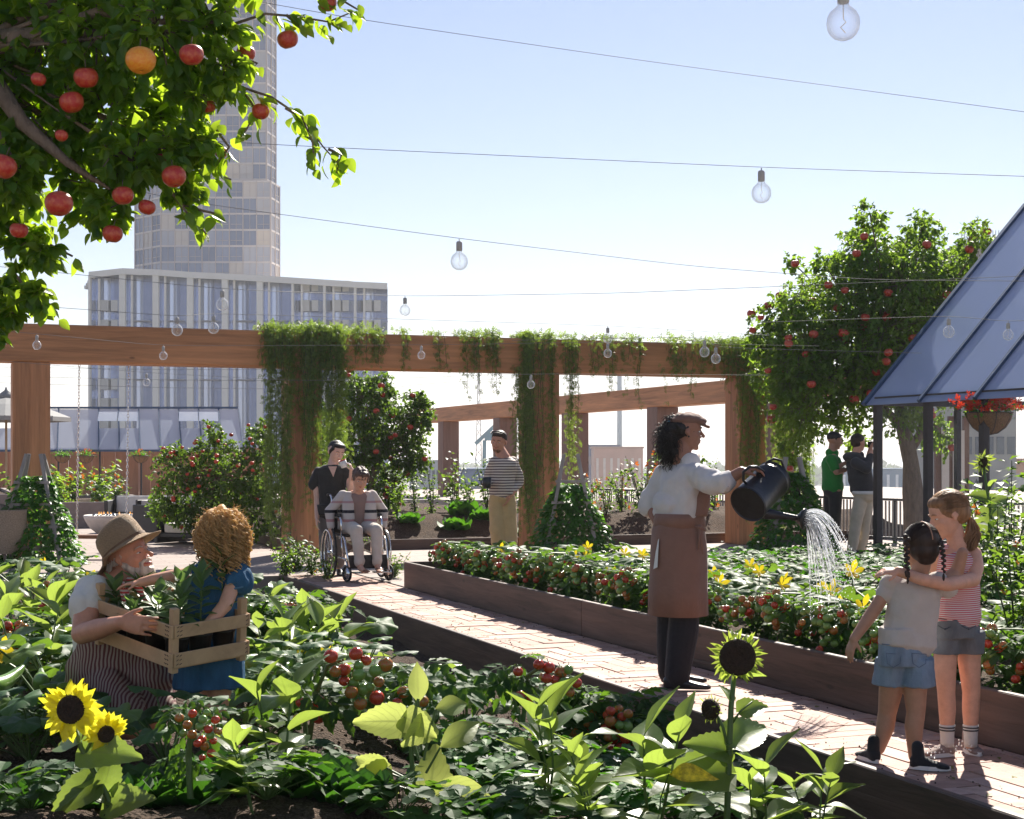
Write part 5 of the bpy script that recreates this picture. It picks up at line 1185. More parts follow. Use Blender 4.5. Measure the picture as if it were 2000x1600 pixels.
for i, (px, Y, s_, lab) in enumerate([(1400, 7.3, .9, 'dark leafy plant by the edging board left of the seed head'), (1330, 6.9, .8, 'dark leafy plant between the strawberries and the seed head sunflower'), (20, 6.9, .9, 'dark leafy plant at the left edge on the soil'), (510, 7.1, .8, 'dark leafy plant left of the big tomato stems'), (890, 7.6, .9, 'dark leafy plant between the big tomato and the strawberries'), (1990, 5.9, .5, 'dark leafy plant in the bottom right corner'), (590, 6.15, .8, 'dark leafy plant beneath the big tomato bunch'), (520, 5.5, .75, 'dark leafy plant at the bottom edge left of centre'), (780, 5.45, .7, 'dark leafy plant under the broad glowing leaves'), (960, 5.5, .75, 'dark leafy plant at the bottom edge right of the glowing leaves'), (1130, 5.4, .7, 'dark leafy plant at the bottom edge below the saplings'), (1330, 5.45, .7, 'dark leafy plant at the foot of the seed head sunflower'), (40, 6.3, .8, 'dark leafy plant left of the pair of sunflowers'), (1480, 6.9, .7, 'dark leafy plant behind the right saplings'), (60, 5.4, .7, 'dark leafy plant at the bottom left corner'), (880, 6.9, .8, 'dark leafy plant right of the broad leaved plant')]):
    g = G(px, Y) if px < 1900 else V((1.93, 5.85, -.3)); place('dk', lambda: strawberry(350, n=34, leaf=.17, h=.26, R_=.24, fl=0, m=M_tom, label='leafy_plant', cat='leafy plant'), g, i*1.3, s_, lab, 'dark leafy plants of the near bed')
# zucchini
M_zuc = mat('zucchini_skin', (.13, .24, .045), .28, .3, 30)
def zucchini(a, b_, r0, r1, lab):
    a, b_ = V(a), V(b_); t = thing('zucchini', lab, 'zucchini', a, 'zucchini on the soil'); mb = MB(); d = (b_-a); n = 14; pts = [a+d*(i/n)+Zd*(-.02*math.sin(PI*i/n)) for i in range(n+1)]
    rr = [max(.004, (r0+(r1-r0)*min(1, i/n*1.3))*min(1, math.sqrt(max(0, 1-((i/n-.86)/.14)**2)) if i/n > .86 else 1)*(.5+.5*min(1, i/n*5))) for i in range(n+1)]
    mb.tube(pts, rr, 14); mb.build('skin', M_zuc, t, smooth=True); mb = MB(); mb.tube([a-d*.12+Zd*.02, a+d*.01], [.010, r0*.6], 7); mb.build('stalk', M_stem, t)
zucchini(P(48, 1300, 6.7), P(-25, 1345, 6.45), .016, .042, 'shiny green zucchini at the left edge with a thin neck')
zucchini(P(80, 1318, 6.95), P(80, 1331, 6.55), .030, .038, 'short zucchini seen end on, left of the striped apron')
zucchini(P(120, 1322, 7.1), P(176, 1318, 6.9), .03, .042, 'long zucchini touching the striped apron')
zucchini(P(600, 1300, 7.6), P(480, 1292, 7.3), .02, .04, 'long zucchini right of the denim dress')
# sunflowers
def sunhead(parent, c, face, rd, rp, npet, m, seedhead=False):
    face = V(face).normalized(); x, y = frame(face); mb = MB()
    mb.lathe([(rd*.15, -.035), (rd*.7, -.03), (rd*1.02, -.008), (rd, .004), (rd*.8, .012), (rd*.45, .010), (rd*.1, .004)], c, face, 28); mb.build('seed_disc', M_sundisc, parent, smooth=True)
    lv = Leaves()
    for ring in range(2 if not seedhead else 3):
        for k in range(npet):
            a = 2*PI*(k+.5*ring)/npet+rnd(-.1, .1); rad = x*math.cos(a)+y*math.sin(a)
            if seedhead: d = rad+face*rnd(-.6, 1.0)+V((rnd(-.5, .5), 0, rnd(-.6, .4))); s_ = rp*rnd(.35, 1.15)
            else: d = rad+face*rnd(-.4, .5)+V((rnd(-.2, .2), 0, rnd(-.2, .2))); s_ = rp*rnd(.6, 1.15)
            lv.add(random.choice(T_sunp) if not seedhead else leaf_tpl(1, .24, 5, 1, .3, rnd(-.9, .9), 'lance'), orient([tuple(V(c)+rad*rd*.88+face*(-.012*ring))], [tuple(d)], [tuple(face+V((rnd(-.3, .3), 0, rnd(-.3, .3))))], s_))
    lv.build('petals' if not seedhead else 'sepals', m, parent)
    if not seedhead:
        lv = Leaves()
        for k in range(16):
            a = 2*PI*k/16; rad = x*math.cos(a)+y*math.sin(a); lv.add(T_pet2, orient([tuple(V(c)+rad*rd*.7-face*.03)], [tuple(rad-face*.15)], [tuple(face)], rp*.75))
        lv.build('sepals', M_calyx, parent)
def sunflower(lab, base, heads, stem, leaves, mleaf=None, Y=5.3):
    t = thing('sunflower', lab, 'sunflower', base); st = MB()
    for pts, r_ in stem: st.tube([P(a, b, Y+d) for a, b, d in pts], r_, 9)
    st.build('stem', M_stem, t, smooth=True); lv = Leaves()
    for a, b, a2, b2, dy, roll in leaves:
        p, q = P(a, b, Y), P(a2, b2, Y+dy); lv.add(T_heart if roll < 100 else T_lance, orient([tuple(p)], [tuple(q-p)], [tuple(V((math.sin(R(roll)), -math.cos(R(roll)), .9)))], (q-p).length))
    lv.build('leaves', mleaf or M_squashl, t)
    for h in heads:
        hd = MB(); c = P(h[0], h[1], Y+h[6]); sunhead(t, c, h[2], h[3], h[4], h[5], h[7], h[8])
random.seed(41)
sunflower('pair of bright yellow sunflowers on one stem at the lower left', G(205, 5.3), [(138, 1386, (-.12, -1, .12), .049, .068, 22, -.06, M_sunpet, False), (207, 1434, (.55, -.8, -.05), .03, .056, 20, 0, M_sunpet, False)],
          [([(218, 1680, 0), (212, 1560, 0), (185, 1510, 0), (158, 1460, 0), (140, 1400, .01)], [.011, .011, .010, .009, .008]), ([(165, 1475, 0), (180, 1445, 0), (196, 1438, .02)], [.006, .006, .007])],
          [(160, 1470, 262, 1462, -.05, 0), (190, 1530, 92, 1578, -.08, 0), (200, 1540, 232, 1468, 0, 60), (195, 1560, 260, 1528, .1, 10), (150, 1450, 95, 1440, .1, 0), (205, 1580, 275, 1545, -.1, 0), (190, 1520, 130, 1500, .1, 0)], M_laurel)
sunflower('tall drooping seed head sunflower with a side bud in front of the path', G(1425, 5.8), [(1441, 1284, (-.05, -1, .10), .068, .05, 30, -.04, M_calyx, True), (1386, 1386, (-.75, -.6, 0), .040, .022, 18, 0, M_calyx, True)],
          [([(1418, 1720, 0), (1420, 1600, 0), (1424, 1480, 0), (1428, 1380, 0), (1434, 1320, .02)], [.013, .013, .012, .011, .010]), ([(1424, 1470, 0), (1412, 1420, 0), (1396, 1388, .02)], [.007, .006, .006]), ([(1426, 1420, 0), (1445, 1390, 0), (1470, 1370, 0)], [.004, .004, .003])],
          [(1428, 1368, 1412, 1332, .03, 50), (1445, 1390, 1502, 1370, .02, 0), (1424, 1470, 1350, 1440, -.05, 10), (1422, 1490, 1395, 1440, 0, 20), (1426, 1450, 1505, 1400, .1, 0), (1430, 1320, 1490, 1305, .05, 150), (1424, 1510, 1300, 1500, -.08, 0)], M_laurel, 5.8)
sunflower('tall green sunflower rising behind the blond girl at the right edge', V((3.68, 12, .2)), [(1921, 903, (.5, -.7, -.2), .045, .07, 20, 0, M_calyx, True)],
          [([(1925, 1180, 0), (1938, 1100, 0), (1935, 1000, 0), (1925, 940, 0), (1922, 910, .02)], [.014, .013, .012, .010, .009]), ([(1930, 960, 0), (1942, 940, 0)], [.006, .006])],
          [(1932, 975, 1895, 960, 0, 0), (1932, 985, 1975, 965, 0, 0), (1935, 1000, 1910, 1040, -.1, 20), (1938, 1010, 1985, 1005, .1, 0), (1928, 950, 1945, 935, 0, 120), (1936, 1060, 1890, 1040, 0, 0), (1938, 1080, 1990, 1060, 0, 0)], M_laurel, 12)

lv = Leaves(); pos = []; random.seed(77)
for i in range(90):
    e = random.random()**2; u = (PL+.05+e*.35) if i % 2 else (PR-.04-e*.35); p = UV(u, rnd(4.5, 15), .006); pos.append(tuple(p))
lv.add(T_applef, orient(pos, rdirs(90)*np.array([1, 1, .12]), np.array([[0, 0, 1.]])+rdirs(90)*.25, rng.uniform(.018, .042, 90)))
o = lv.build('fallen_leaves', leafmat('dry_leaf', (.16, .09, .03), (.16, .20, .04), (.4, .3, .05), .25, .7)); tag(o, 'small fallen leaves scattered along the edges of the brick path', 'fallen leaves', kind='stuff')
lv = Leaves(); pos = []
for i in range(500):
    e = random.random()**2.2; u = (PL+.01+e*.3) if i % 3 else (PR-.01-e*.3); p = UV(u, rnd(4.5, 15), .004); pos.append(tuple(p))
lv.add(ct[0], orient(pos, rdirs(500), rdirs(500), rng.uniform(.001, .005, 500))); o = lv.build('spilled_soil', M_soil); tag(o, 'crumbs of soil spilled on the brick path along its boards', 'soil crumbs', kind='stuff')
# ================================================================== people
def skinmat(name, c): return mat(name, c, .48, .10, 30, bump=.08, bscale=220, sss=.12, spec=.4)
def cloth(name, c, rough=.85, var=.10, bs=30, bump=.25, sheen=.15): return mat(name, c, rough, var, 9, bump=bump, bscale=bs, sheen=sheen, spec=.25)
def denim(name, c): return mat(name, c, .85, .28, 14, bump=.35, bscale=260, stretch=(1, 1, .5), spec=.2)
def hairmat(name, c, trans=(.5, .3, .12), f=.22, var=.4):
    m, nt, out = newmat(name); L = nt.links.new
    b = N(nt, 'ShaderNodeBsdfPrincipled', i_Roughness=.55); tr = N(nt, 'ShaderNodeBsdfTranslucent'); tr.inputs[0].default_value = rgba(trans)
    tc = N(nt, 'ShaderNodeTexCoord'); mp = N(nt, 'ShaderNodeMapping'); mp.inputs['Scale'].default_value = (60, 60, 6); L(tc.outputs['Object'], mp.inputs[0])
    no = N(nt, 'ShaderNodeTexNoise', i_Scale=1, i_Detail=4); L(mp.outputs[0], no.inputs['Vector'])
    L(ramp(nt, no.outputs[0], [(.35, lighten(c, 1-var)), (.65, lighten(c, 1+var))]), b.inputs['Base Color'])
    bp = N(nt, 'ShaderNodeBump', i_Strength=.6, i_Distance=.004); L(no.outputs[0], bp.inputs['Height']); L(bp.outputs[0], b.inputs['Normal'])
    mx = N(nt, 'ShaderNodeMixShader', i_0=f); L(b.outputs[0], mx.inputs[1]); L(tr.outputs[0], mx.inputs[2]); L(mx.outputs[0], out.inputs[0]); return m
SK_fair = skinmat('skin_fair', (.66, .36, .25)); SK_tan = skinmat('skin_tanned', (.56, .27, .18)); SK_brown = skinmat('skin_brown', (.30, .145, .10)); SK_pale = skinmat('skin_pale', (.66, .42, .33)); SK_olive = skinmat('skin_olive', (.42, .23, .15))
M_eyew = mat('eye_white', (.75, .73, .70), .2, .02); M_eyed = mat('eye_iris', (.03, .02, .015), .15, .05); M_lip = mat('lip', (.45, .12, .10), .45, .1); M_tooth = mat('teeth', (.8, .76, .68), .3, .03)
M_lipd = mat('lip_dark', (.28, .09, .08), .45, .1)
H_black = hairmat('black_hair', (.016, .013, .013), (.06, .05, .05), .08); H_dkbrown = hairmat('dark_brown_hair', (.035, .018, .012), (.12, .06, .03), .12)
H_curl = hairmat('golden_brown_curls', (.56, .35, .16), (.98, .76, .40), .42); H_blond = hairmat('dark_blond_hair', (.30, .17, .085), (.6, .36, .15), .2); H_grey = hairmat('white_beard_hair', (.62, .56, .50), (.8, .7, .6), .3); H_brown = hairmat('brown_hair', (.09, .045, .03), (.25, .12, .07), .15)
M_shoe = mat('black_leather', (.018, .018, .024), .32, .15, 12)

def make_head(b, c, f, u, H, ear=True, chin=1.0, nose=1.0, wide=1.0, jaw=1.0):
    f = V(f).normalized(); u = V(u); u = (u-f*u.dot(f)).normalized(); r = f.cross(u).normalized(); c = V(c)
    def hp(x, y, z): return c+r*(x*H)+f*(y*H)+u*(z*H)
    ax = (r, f, u)
    b.ell(hp(0, -.055, .13), (.335*H*wide, .41*H, .355*H), ax, 24, 16)
    b.ell(hp(0, .07, -.09), (.275*H*wide, .275*H, .36*H), ax, 24, 16)
    b.ell(hp(0, .10, -.30), (.215*H*wide*jaw, .22*H, .17*H), ax, 18, 12)
    b.ell(hp(0, .255, -.40), (.085*H, .07*H*chin, .075*H), ax, 12, 8)
    for s in (-1, 1):
        b.ell(hp(s*.15, .215, -.10), (.10*H, .085*H, .10*H), ax, 12, 8)
        b.cap(hp(s*.05, .335, .075), hp(s*.19, .29, .065), .032*H, .026*H)
        b.ell(hp(s*.055, .345, -.135), (.035*H, .045*H, .03*H), ax, 8, 6)
        if ear:
            ex = (r*s*.35+f*-.55+u*0)
            b.ell(hp(s*.335*wide, -.02, -.04), (.03*H, .065*H, .10*H), (r, (f*.9-u*.2-r*s*-.25).normalized(), u), 10, 8)
            b.ell(hp(s*.355*wide, -.05, -.01), (.02*H, .055*H, .075*H), (r, (f*.8+r*s*-.5).normalized(), u), 10, 8)
    b.cap(hp(0, .335, .03), hp(0, .335+.125*nose, -.105), .030*H, .040*H); b.ell(hp(0, .335+.11*nose, -.125), (.042*H, .04*H, .034*H), ax, 10, 8)
    b.cap(hp(-.05, .325, -.215), hp(.05, .325, -.215), .030*H, .030*H); b.cap(hp(-.04, .318, -.27), hp(.04, .318, -.27), .032*H, .032*H)
    return hp, ax
def face_parts(t, hp, ax, H, hairm, smile=False, lipm=None, brow=True, open_=.6):
    for s in (-1, 1):
        mb = MB(); mb.ell(hp(s*.125, .295, -.002), (.052*H, .035*H, .030*H*open_+.006*H), ax, 12, 8); mb.ell(hp(s*.125, .318, -.004), (.024*H, .016*H, .024*H*open_+.005*H), ax, 10, 6, m=1); mb.build('eye', [M_eyew, M_eyed], t, smooth=True)
        if brow:
            mb = MB(); mb.tube([hp(s*.05, .362, .085), hp(s*.12, .352, .108), hp(s*.20, .30, .088)], [.010*H, .013*H, .006*H], 6); mb.build('eyebrow', hairm, t, smooth=True)
    mb = MB()
    if smile:
        mb.tube([hp(-.13, .285, -.19), hp(-.07, .345, -.235), hp(0, .362, -.25), hp(.07, .345, -.235), hp(.13, .285, -.19)], [.006*H, .020*H, .026*H, .020*H, .006*H], 8, m=0)
        mb.tube([hp(-.09, .325, -.205), hp(0, .372, -.232), hp(.09, .325, -.205)], [.008*H, .016*H, .008*H], 8, m=1)
        mb.build('mouth', [lipm or M_lip, M_tooth], t, smooth=True)
    else:
        mb.tube([hp(-.085, .318, -.235), hp(-.03, .352, -.222), hp(0, .352, -.228), hp(.03, .352, -.222), hp(.085, .318, -.235)], [.004*H, .015*H, .014*H, .015*H, .004*H], 8)
        mb.tube([hp(-.07, .320, -.25), hp(0, .348, -.262), hp(.07, .320, -.25)], [.004*H, .018*H, .004*H], 8); mb.build('mouth', lipm or M_lip, t, smooth=True)
def hand(b, w, d, n, tdir, s=1.0, curl=.5, wid=1.0, thumb=1.0):
    w = V(w); d = V(d).normalized(); n = V(n); n = (n-d*n.dot(d)).normalized(); t = d.cross(n); t = t if t.dot(V(tdir)) > 0 else -t
    b.loft([(w-d*.01*s, t*.024*s, n*.018*s), (w+d*.03*s, t*.034*s*wid, n*.017*s), (w+d*.065*s, t*.040*s*wid, n*.014*s), (w+d*.088*s, t*.038*s*wid, n*.012*s)], 14)
    L4 = (.070, .078, .073, .058)
    for i in range(4):
        o = (1.5-i)*.0205*s*wid; p = w+d*(.082-.004*abs(i-1))*s+t*o; dd = (d+t*(1.5-i)*.06).normalized(); rr = (.0092, .0095, .009, .0078)[i]*s
        for k, fr in enumerate((.44, .32, .24)):
            a = curl*(.75, .9, .7)[k]*(1+.12*i); dd = (dd*math.cos(a)+n*math.sin(a)).normalized(); q = p+dd*(L4[i]*fr*s); b.cap(p, q, rr*(1-.09*k), rr*(1-.09*(k+1)), n=8, k=3)
            nn = n; n_ = (n*math.cos(a)-d*math.sin(a)); p = q
            if k < 2: n = n  # keep bend plane
    p = w+d*.018*s+t*.026*s; dd = (d*.62+t*.62*thumb+n*.45).normalized(); q = p+dd*.036*s; b.cap(p, q, .0125*s, .0105*s, n=8, k=3); dd2 = (dd+d*.5+n*.25).normalized(); b.cap(q, q+dd2*.030*s, .0105*s, .0085*s, n=8, k=3)
def torso(b, pel, top, r, wH, wW, wS, dH, dW, dS, g=0.0, bend=None):
    pel, top = V(pel), V(top); r = V(r).normalized(); ax = (top-pel); L_ = ax.length; u = ax/L_; f = u.cross(r).normalized(); r = f.cross(u)
    def c(t): return pel+ax*t+(V(bend)*math.sin(PI*t) if bend else V((0, 0, 0)))
    b.loft([(c(-.10), r*(wH*.8+g), f*(dH*.75+g)), (c(.04), r*(wH+g), f*(dH+g)), (c(.22), r*(wH*.93+g), f*(dH*.93+g)), (c(.42), r*(wW+g), f*(dW+g)), (c(.62), r*(wW*.45+wS*.5+g), f*(dW*.4+dS*.6+g)), (c(.80), r*(wS*.95+g), f*(dS+g)), (c(.92), r*(wS*.9+g), f*(dS*.8+g)), (c(1.0), r*(wS*.5+g), f*(dS*.5+g))], 28)
    return f
def person(label, base, group=None): return thing('person', label, 'person', base, group)
def strands(name, m, parent, roots, gen, r=.0022, n=4):
    mb = MB()
    for p in roots: 
        pts = gen(p); mb.tube(pts, [r*(1-.5*i/len(pts)) for i in range(len(pts))], n, cap=False)
    return mb.build(name, m, parent, smooth=True)
def ringsurf(name, rings, m, parent, folds=0, amp=0, solid=True, n=48, ph=0):
    """cloth tube: rings (centre, Rvec, Fvec, fold weight)"""
    mb = MB(); rg = []
    for i, (c, r_, f_, w_) in enumerate(rings):
        pts = []
        for j in range(n):
            a = 2*PI*j/n; k = 1+amp*w_*(math.sin(folds*a+ph+.4*i)+.5*math.sin((folds*2+1)*a+1.7+ph)); pts.append(V(c)+r_*math.cos(a)*k+f_*math.sin(a)*k)
        rg.append(pts)
    mb.rings(rg, solid); return mb.build(name, m, parent, smooth=True)
def shoe(name, heel, d, L_, m, parent, h=.07, w_=.042, sole=None, top=None):
    """heel = ground point under the heel; d = toe direction"""
    heel = V(heel); d = V(d); d.z = 0; d.normalize(); s_ = d.cross(Zd); b = Blob(); u = Zd
    def sec(t, hw, z0, z1): return (heel+d*(t*L_)+u*((z0+z1)/2), s_*hw, u*((z1-z0)/2))
    b.loft([sec(-.04, w_*.5, .012, h*.8), sec(.04, w_*.78, .006, h), sec(.2, w_*.85, .006, h*1.05), sec(.38, w_*.85, .006, h*.92), sec(.55, w_*.98, .006, h*.70), sec(.75, w_*1.05, .006, h*.55), sec(.92, w_*.85, .006, h*.45), sec(1.0, w_*.5, .010, h*.32)], 18, pw=.8)
    if top: b.cap(heel+d*(.18*L_)+u*(h*.8), heel+d*(.16*L_)+u*top, w_*.85, w_*.8)
    o = b.fuse(name, m, parent, voxel=.005, smooth=3)
    if sole:
        mb = MB(); rg = []
        for z in (.002, .020):
            pts = []
            for k in range(24):
                a = 2*PI*k/24; x = math.cos(a); y = math.sin(a); pts.append(heel+d*(L_*(.48+.54*x))+s_*(y*w_*(1.08 if x > 0 else .95)*(1-.12*abs(x)))+u*z)
            rg.append(pts)
        mb.rings(rg); mb.build('sole', sole, o)
    return o

# ------------------------------------------------------------------ 1 the woman watering
def gardener():
    Y0 = 9.17
    def q(px, py, d=0): return P(px, py, Y0+d)
    t = person('young woman in brown cap and apron pouring water from a black watering can', (q(1325, 1345).x, Y0, 0))
    b = Blob(); f = V((.98, .05, -.05)); H = .240
    hp, ax = make_head(b, q(1341, 842), f, (.06, 0, 1), H, nose=.85, chin=1.0)
    b.cap(hp(0, -.08, -.30), q(1330, 902), .052, .062)
    rd = V((.42, -.9, 0)); torso(b, q(1326, 1075), q(1332, 905), rd, .13, .10, .145, .09, .065, .08)
    sh = q(1362, 928, -.13); el = q(1400, 950, -.28); wr = q(1448, 921, -.34)
    b.chain([sh, el, wr], [.055, .043, .030]); hand(b, wr, V((1, -.05, .25)), V((.2, .1, -1)), V((.3, -1, 0)), 1.0, .85)
    sl_ = q(1296, 925, .12); el2 = q(1268, 985, .12); wr2 = q(1284, 1022, .02); b.chain([sl_, el2, wr2], [.046, .040, .026]); hand(b, wr2, V((.5, -.2, -.6)), V((.8, .3, .2)), V((0, -1, 0)), .9, .4)
    for x, d in ((1312, .07), (1340, -.05)): b.chain([q(x, 1095, d), q(x-2, 1210, d), q(x-4, 1325, d)], [.070, .050, .036])
    b.fuse('body', SK_brown, t, voxel=.006, smooth=3)
    face_parts(t, hp, ax, H, H_black, lipm=M_lipd)
    # shirt
    b = Blob(); torso(b, q(1325, 1062), q(1331, 908), rd, .145, .135, .150, .110, .105, .100, g=.014)
    b.ell(q(1318, 985, 0), (.135, .13, .10)); b.ell(q(1306, 1000, .02), (.10, .10, .06))
    b.chain([q(1356, 926, -.11), q(1385, 940, -.22), q(1402, 944, -.285)], [.066, .068, .060]); b.cap(q(1400, 945, -.275), q(1412, 942, -.31), .066, .064)
    b.chain([q(1300, 926, .10), q(1272, 975, .12)], [.062, .066]); b.cap(q(1270, 972, .12), q(1267, 990, .115), .064, .060)
    b.cap(q(1318, 903, .03), q(1346, 902, -.03), .062, .060)
    b.loft([(q(1407, 943, -.30), V((.02, .02, .062)), V((.02, -.055, .0))), (q(1415, 942, -.32), V((.02, .02, .066)), V((.02, -.060, .0)))], 20)
    b.fuse('shirt', cloth('white_cotton', (.60, .575, .58), bs=14, bump=.5), t, voxel=.007, smooth=2, disp=(.020, 11, (1, 1, .55)))
    M_apron = cloth('brown_apron_cloth', (.245, .135, .105), .8, .08, 40, .2)
    F2 = V((.9, .42, 0)); R2 = V((.42, -.9, 0))
    rings = [(q(1327, 1006), R2*.150, F2*.138, .1), (q(1327, 1022), R2*.158, F2*.150, .2), (q(1325, 1034), R2*.168, F2*.158, .4), (q(1326, 1070), R2*.182, F2*.168, .4), (q(1326, 1110), R2*.185, F2*.172, .7), (q(1325, 1150), R2*.185, F2*.175, .9), (q(1325, 1201), R2*.186, F2*.176, 1.2)]
    sk = ringsurf('apron', rings, M_apron, t, 4, .035)
    ringsurf('waistband', [(q(1327, 1003), R2*.156, F2*.148, .2), (q(1327, 1014), R2*.162, F2*.152, .2), (q(1327, 1030), R2*.164, F2*.156, .2)], M_apron, t, 3, .01)
    b = Blob(); b.loft([(q(1352, 1008, -.03), R2*.13, F2*.075), (q(1360, 970, -.03), R2*.125, F2*.065), (q(1366, 935, -.02), R2*.08, F2*.04), (q(1362, 915, -.02), R2*.05, F2*.03)], 20); b.cap(q(1373, 985, -.02), q(1376, 960, -.02), .045, .035); b.fuse('apron_bib', M_apron, t, voxel=.007, smooth=3)
    mb = MB(); kx = q(1368, 1030, -.17); mb.ell(kx, (.018, .02, .016)); 
    for dx, dz, l in ((.03, -.02, 1), (-.012, -.13, 1), (.012, -.16, 1), (-.03, .005, 1)): mb.tube([kx, kx+V((dx*.5, -.012, dz*.5)), kx+V((dx, -.004, dz))], [.010, .008, .004], 6)
    mb.build('apron_tie', M_apron, t, smooth=True)
    mb = MB(); mb.quad(q(1276, 1112, -.1), q(1284, 1108, -.13), q(1287, 1052, -.12), q(1283, 1060, -.08)); mb.quad(q(1265, 1192, -.02), q(1283, 1172, -.05), q(1285, 1106, -.09), q(1275, 1112, -.02), m=1)
    mb.build('apron_flap', [M_white, M_apron], t)
    M_blk = cloth('black_trousers', (.020, .020, .026), .8, .1, 30, .3)
    b = Blob(); b.chain([q(1312, 1140, .07), q(1310, 1230, .07), q(1308, 1312, .07)], [.085, .088, .070]); b.chain([q(1340, 1150, -.04), q(1334, 1230, -.05), q(1322, 1318, -.06)], [.085, .092, .078]); b.fuse('trousers', M_blk, t, voxel=.008, smooth=3, disp=(.012, 6, (1, 1, .4)))
    g1 = q(1303, 893); shoe('shoe', V((q(1297, 0, 0).x, Y0-.06, 0)), (1, -.12, 0), .27, M_shoe, t, h=.085, w_=.047); shoe('shoe', V((q(1300, 0, 0).x, Y0+.18, 0)), (1, .05, 0), .27, M_shoe, t, h=.085, w_=.046)
    # cap
    b = Blob(); b.ell(hp(0, -.02, .29), (.39*H, .43*H, .17*H), (ax[0], (ax[1]+ax[2]*.05).normalized(), ax[2]), 24, 12); b.ell(hp(0, .22, .27), (.33*H, .28*H, .12*H), ax); b.loft([(hp(0, -.05, .20), ax[0]*.36*H, ax[1]*.43*H), (hp(0, -.05, .28), ax[0]*.38*H, ax[1]*.45*H)], 24)
    b.loft([(hp(0, .30, .20), ax[0]*.27*H, ax[2]*.025*H), (hp(0, .42, .17), ax[0]*.25*H, ax[2]*.022*H), (hp(0, .56, .12), ax[0]*.15*H, ax[2]*.018*H)], 20)
    b.fuse('cap', cloth('brown_cap_cloth', (.19, .11, .09), .85, .15, 60, .3), t, voxel=.005, smooth=2, disp=(.006, 14))
    # hair: curly mass behind
    b = Blob(); b.ell(hp(0, -.12, .06), (.35*H, .38*H, .30*H), ax); b.ell(hp(0, -.30, .05), (.27*H, .25*H, .30*H), ax); b.ell(hp(0, -.42, -.20), (.25*H, .27*H, .34*H), ax); b.ell(hp(0, -.38, -.48), (.21*H, .24*H, .30*H), ax); b.ell(hp(0, -.26, -.62), (.17*H, .17*H, .2*H), ax)
    hb = b.fuse('hair', H_black, t, voxel=.008, smooth=1, disp=(.02, 30))
    random.seed(3); rr = []
    for i in range(520):
        k = random.choices([0, 1, 2, 3], [2, 4, 4, 3])[0]; c_, r_ = [((0, -.30, .08), (.27, .27, .32)), ((0, -.42, -.12), (.26, .28, .34)), ((0, -.40, -.36), (.23, .26, .3)), ((0, -.34, -.56), (.19, .21, .24))][k]
        dx, dy, dz = rnd(-1, 1), rnd(-1, .5), rnd(-1, 1); l = math.sqrt(dx*dx+dy*dy+dz*dz)+.01; rr.append((hp(c_[0]+dx/l*r_[0], c_[1]+dy/l*r_[1], c_[2]+dz/l*r_[2]), ax[0]*(dx/l)+ax[1]*(dy/l)+ax[2]*(dz/l)))
    def gen(pr):
        p, n_ = pr; d = (n_+V((rnd(-.6, .6), rnd(-.6, .6), rnd(-1.2, .1)))).normalized(); x, y = frame(d); w0 = rnd(0, 6); L_ = rnd(.03, .065); R_ = rnd(.004, .009)
        return [p+d*(L_*k/9)+Zd*(-.03*(k/9)**2)+(x*math.cos(w0+k*1.3)+y*math.sin(w0+k*1.3))*R_ for k in range(10)]
    strands('curls', H_black, hb, rr, gen, .0022, 3)
    mb = MB(); mb.torus(hp(0, -.36, .28), (ax[1]*-.6+ax[2]*.8), .035, .008); mb.build('hair_band', mat('blue_band', (.02, .25, .45), .6), t, smooth=True)
    mb = MB(); mb.ell(hp(.37, .0, -.14), .006, n=8, k=6); mb.build('earring', M_dark, t, smooth=True)
gardener()

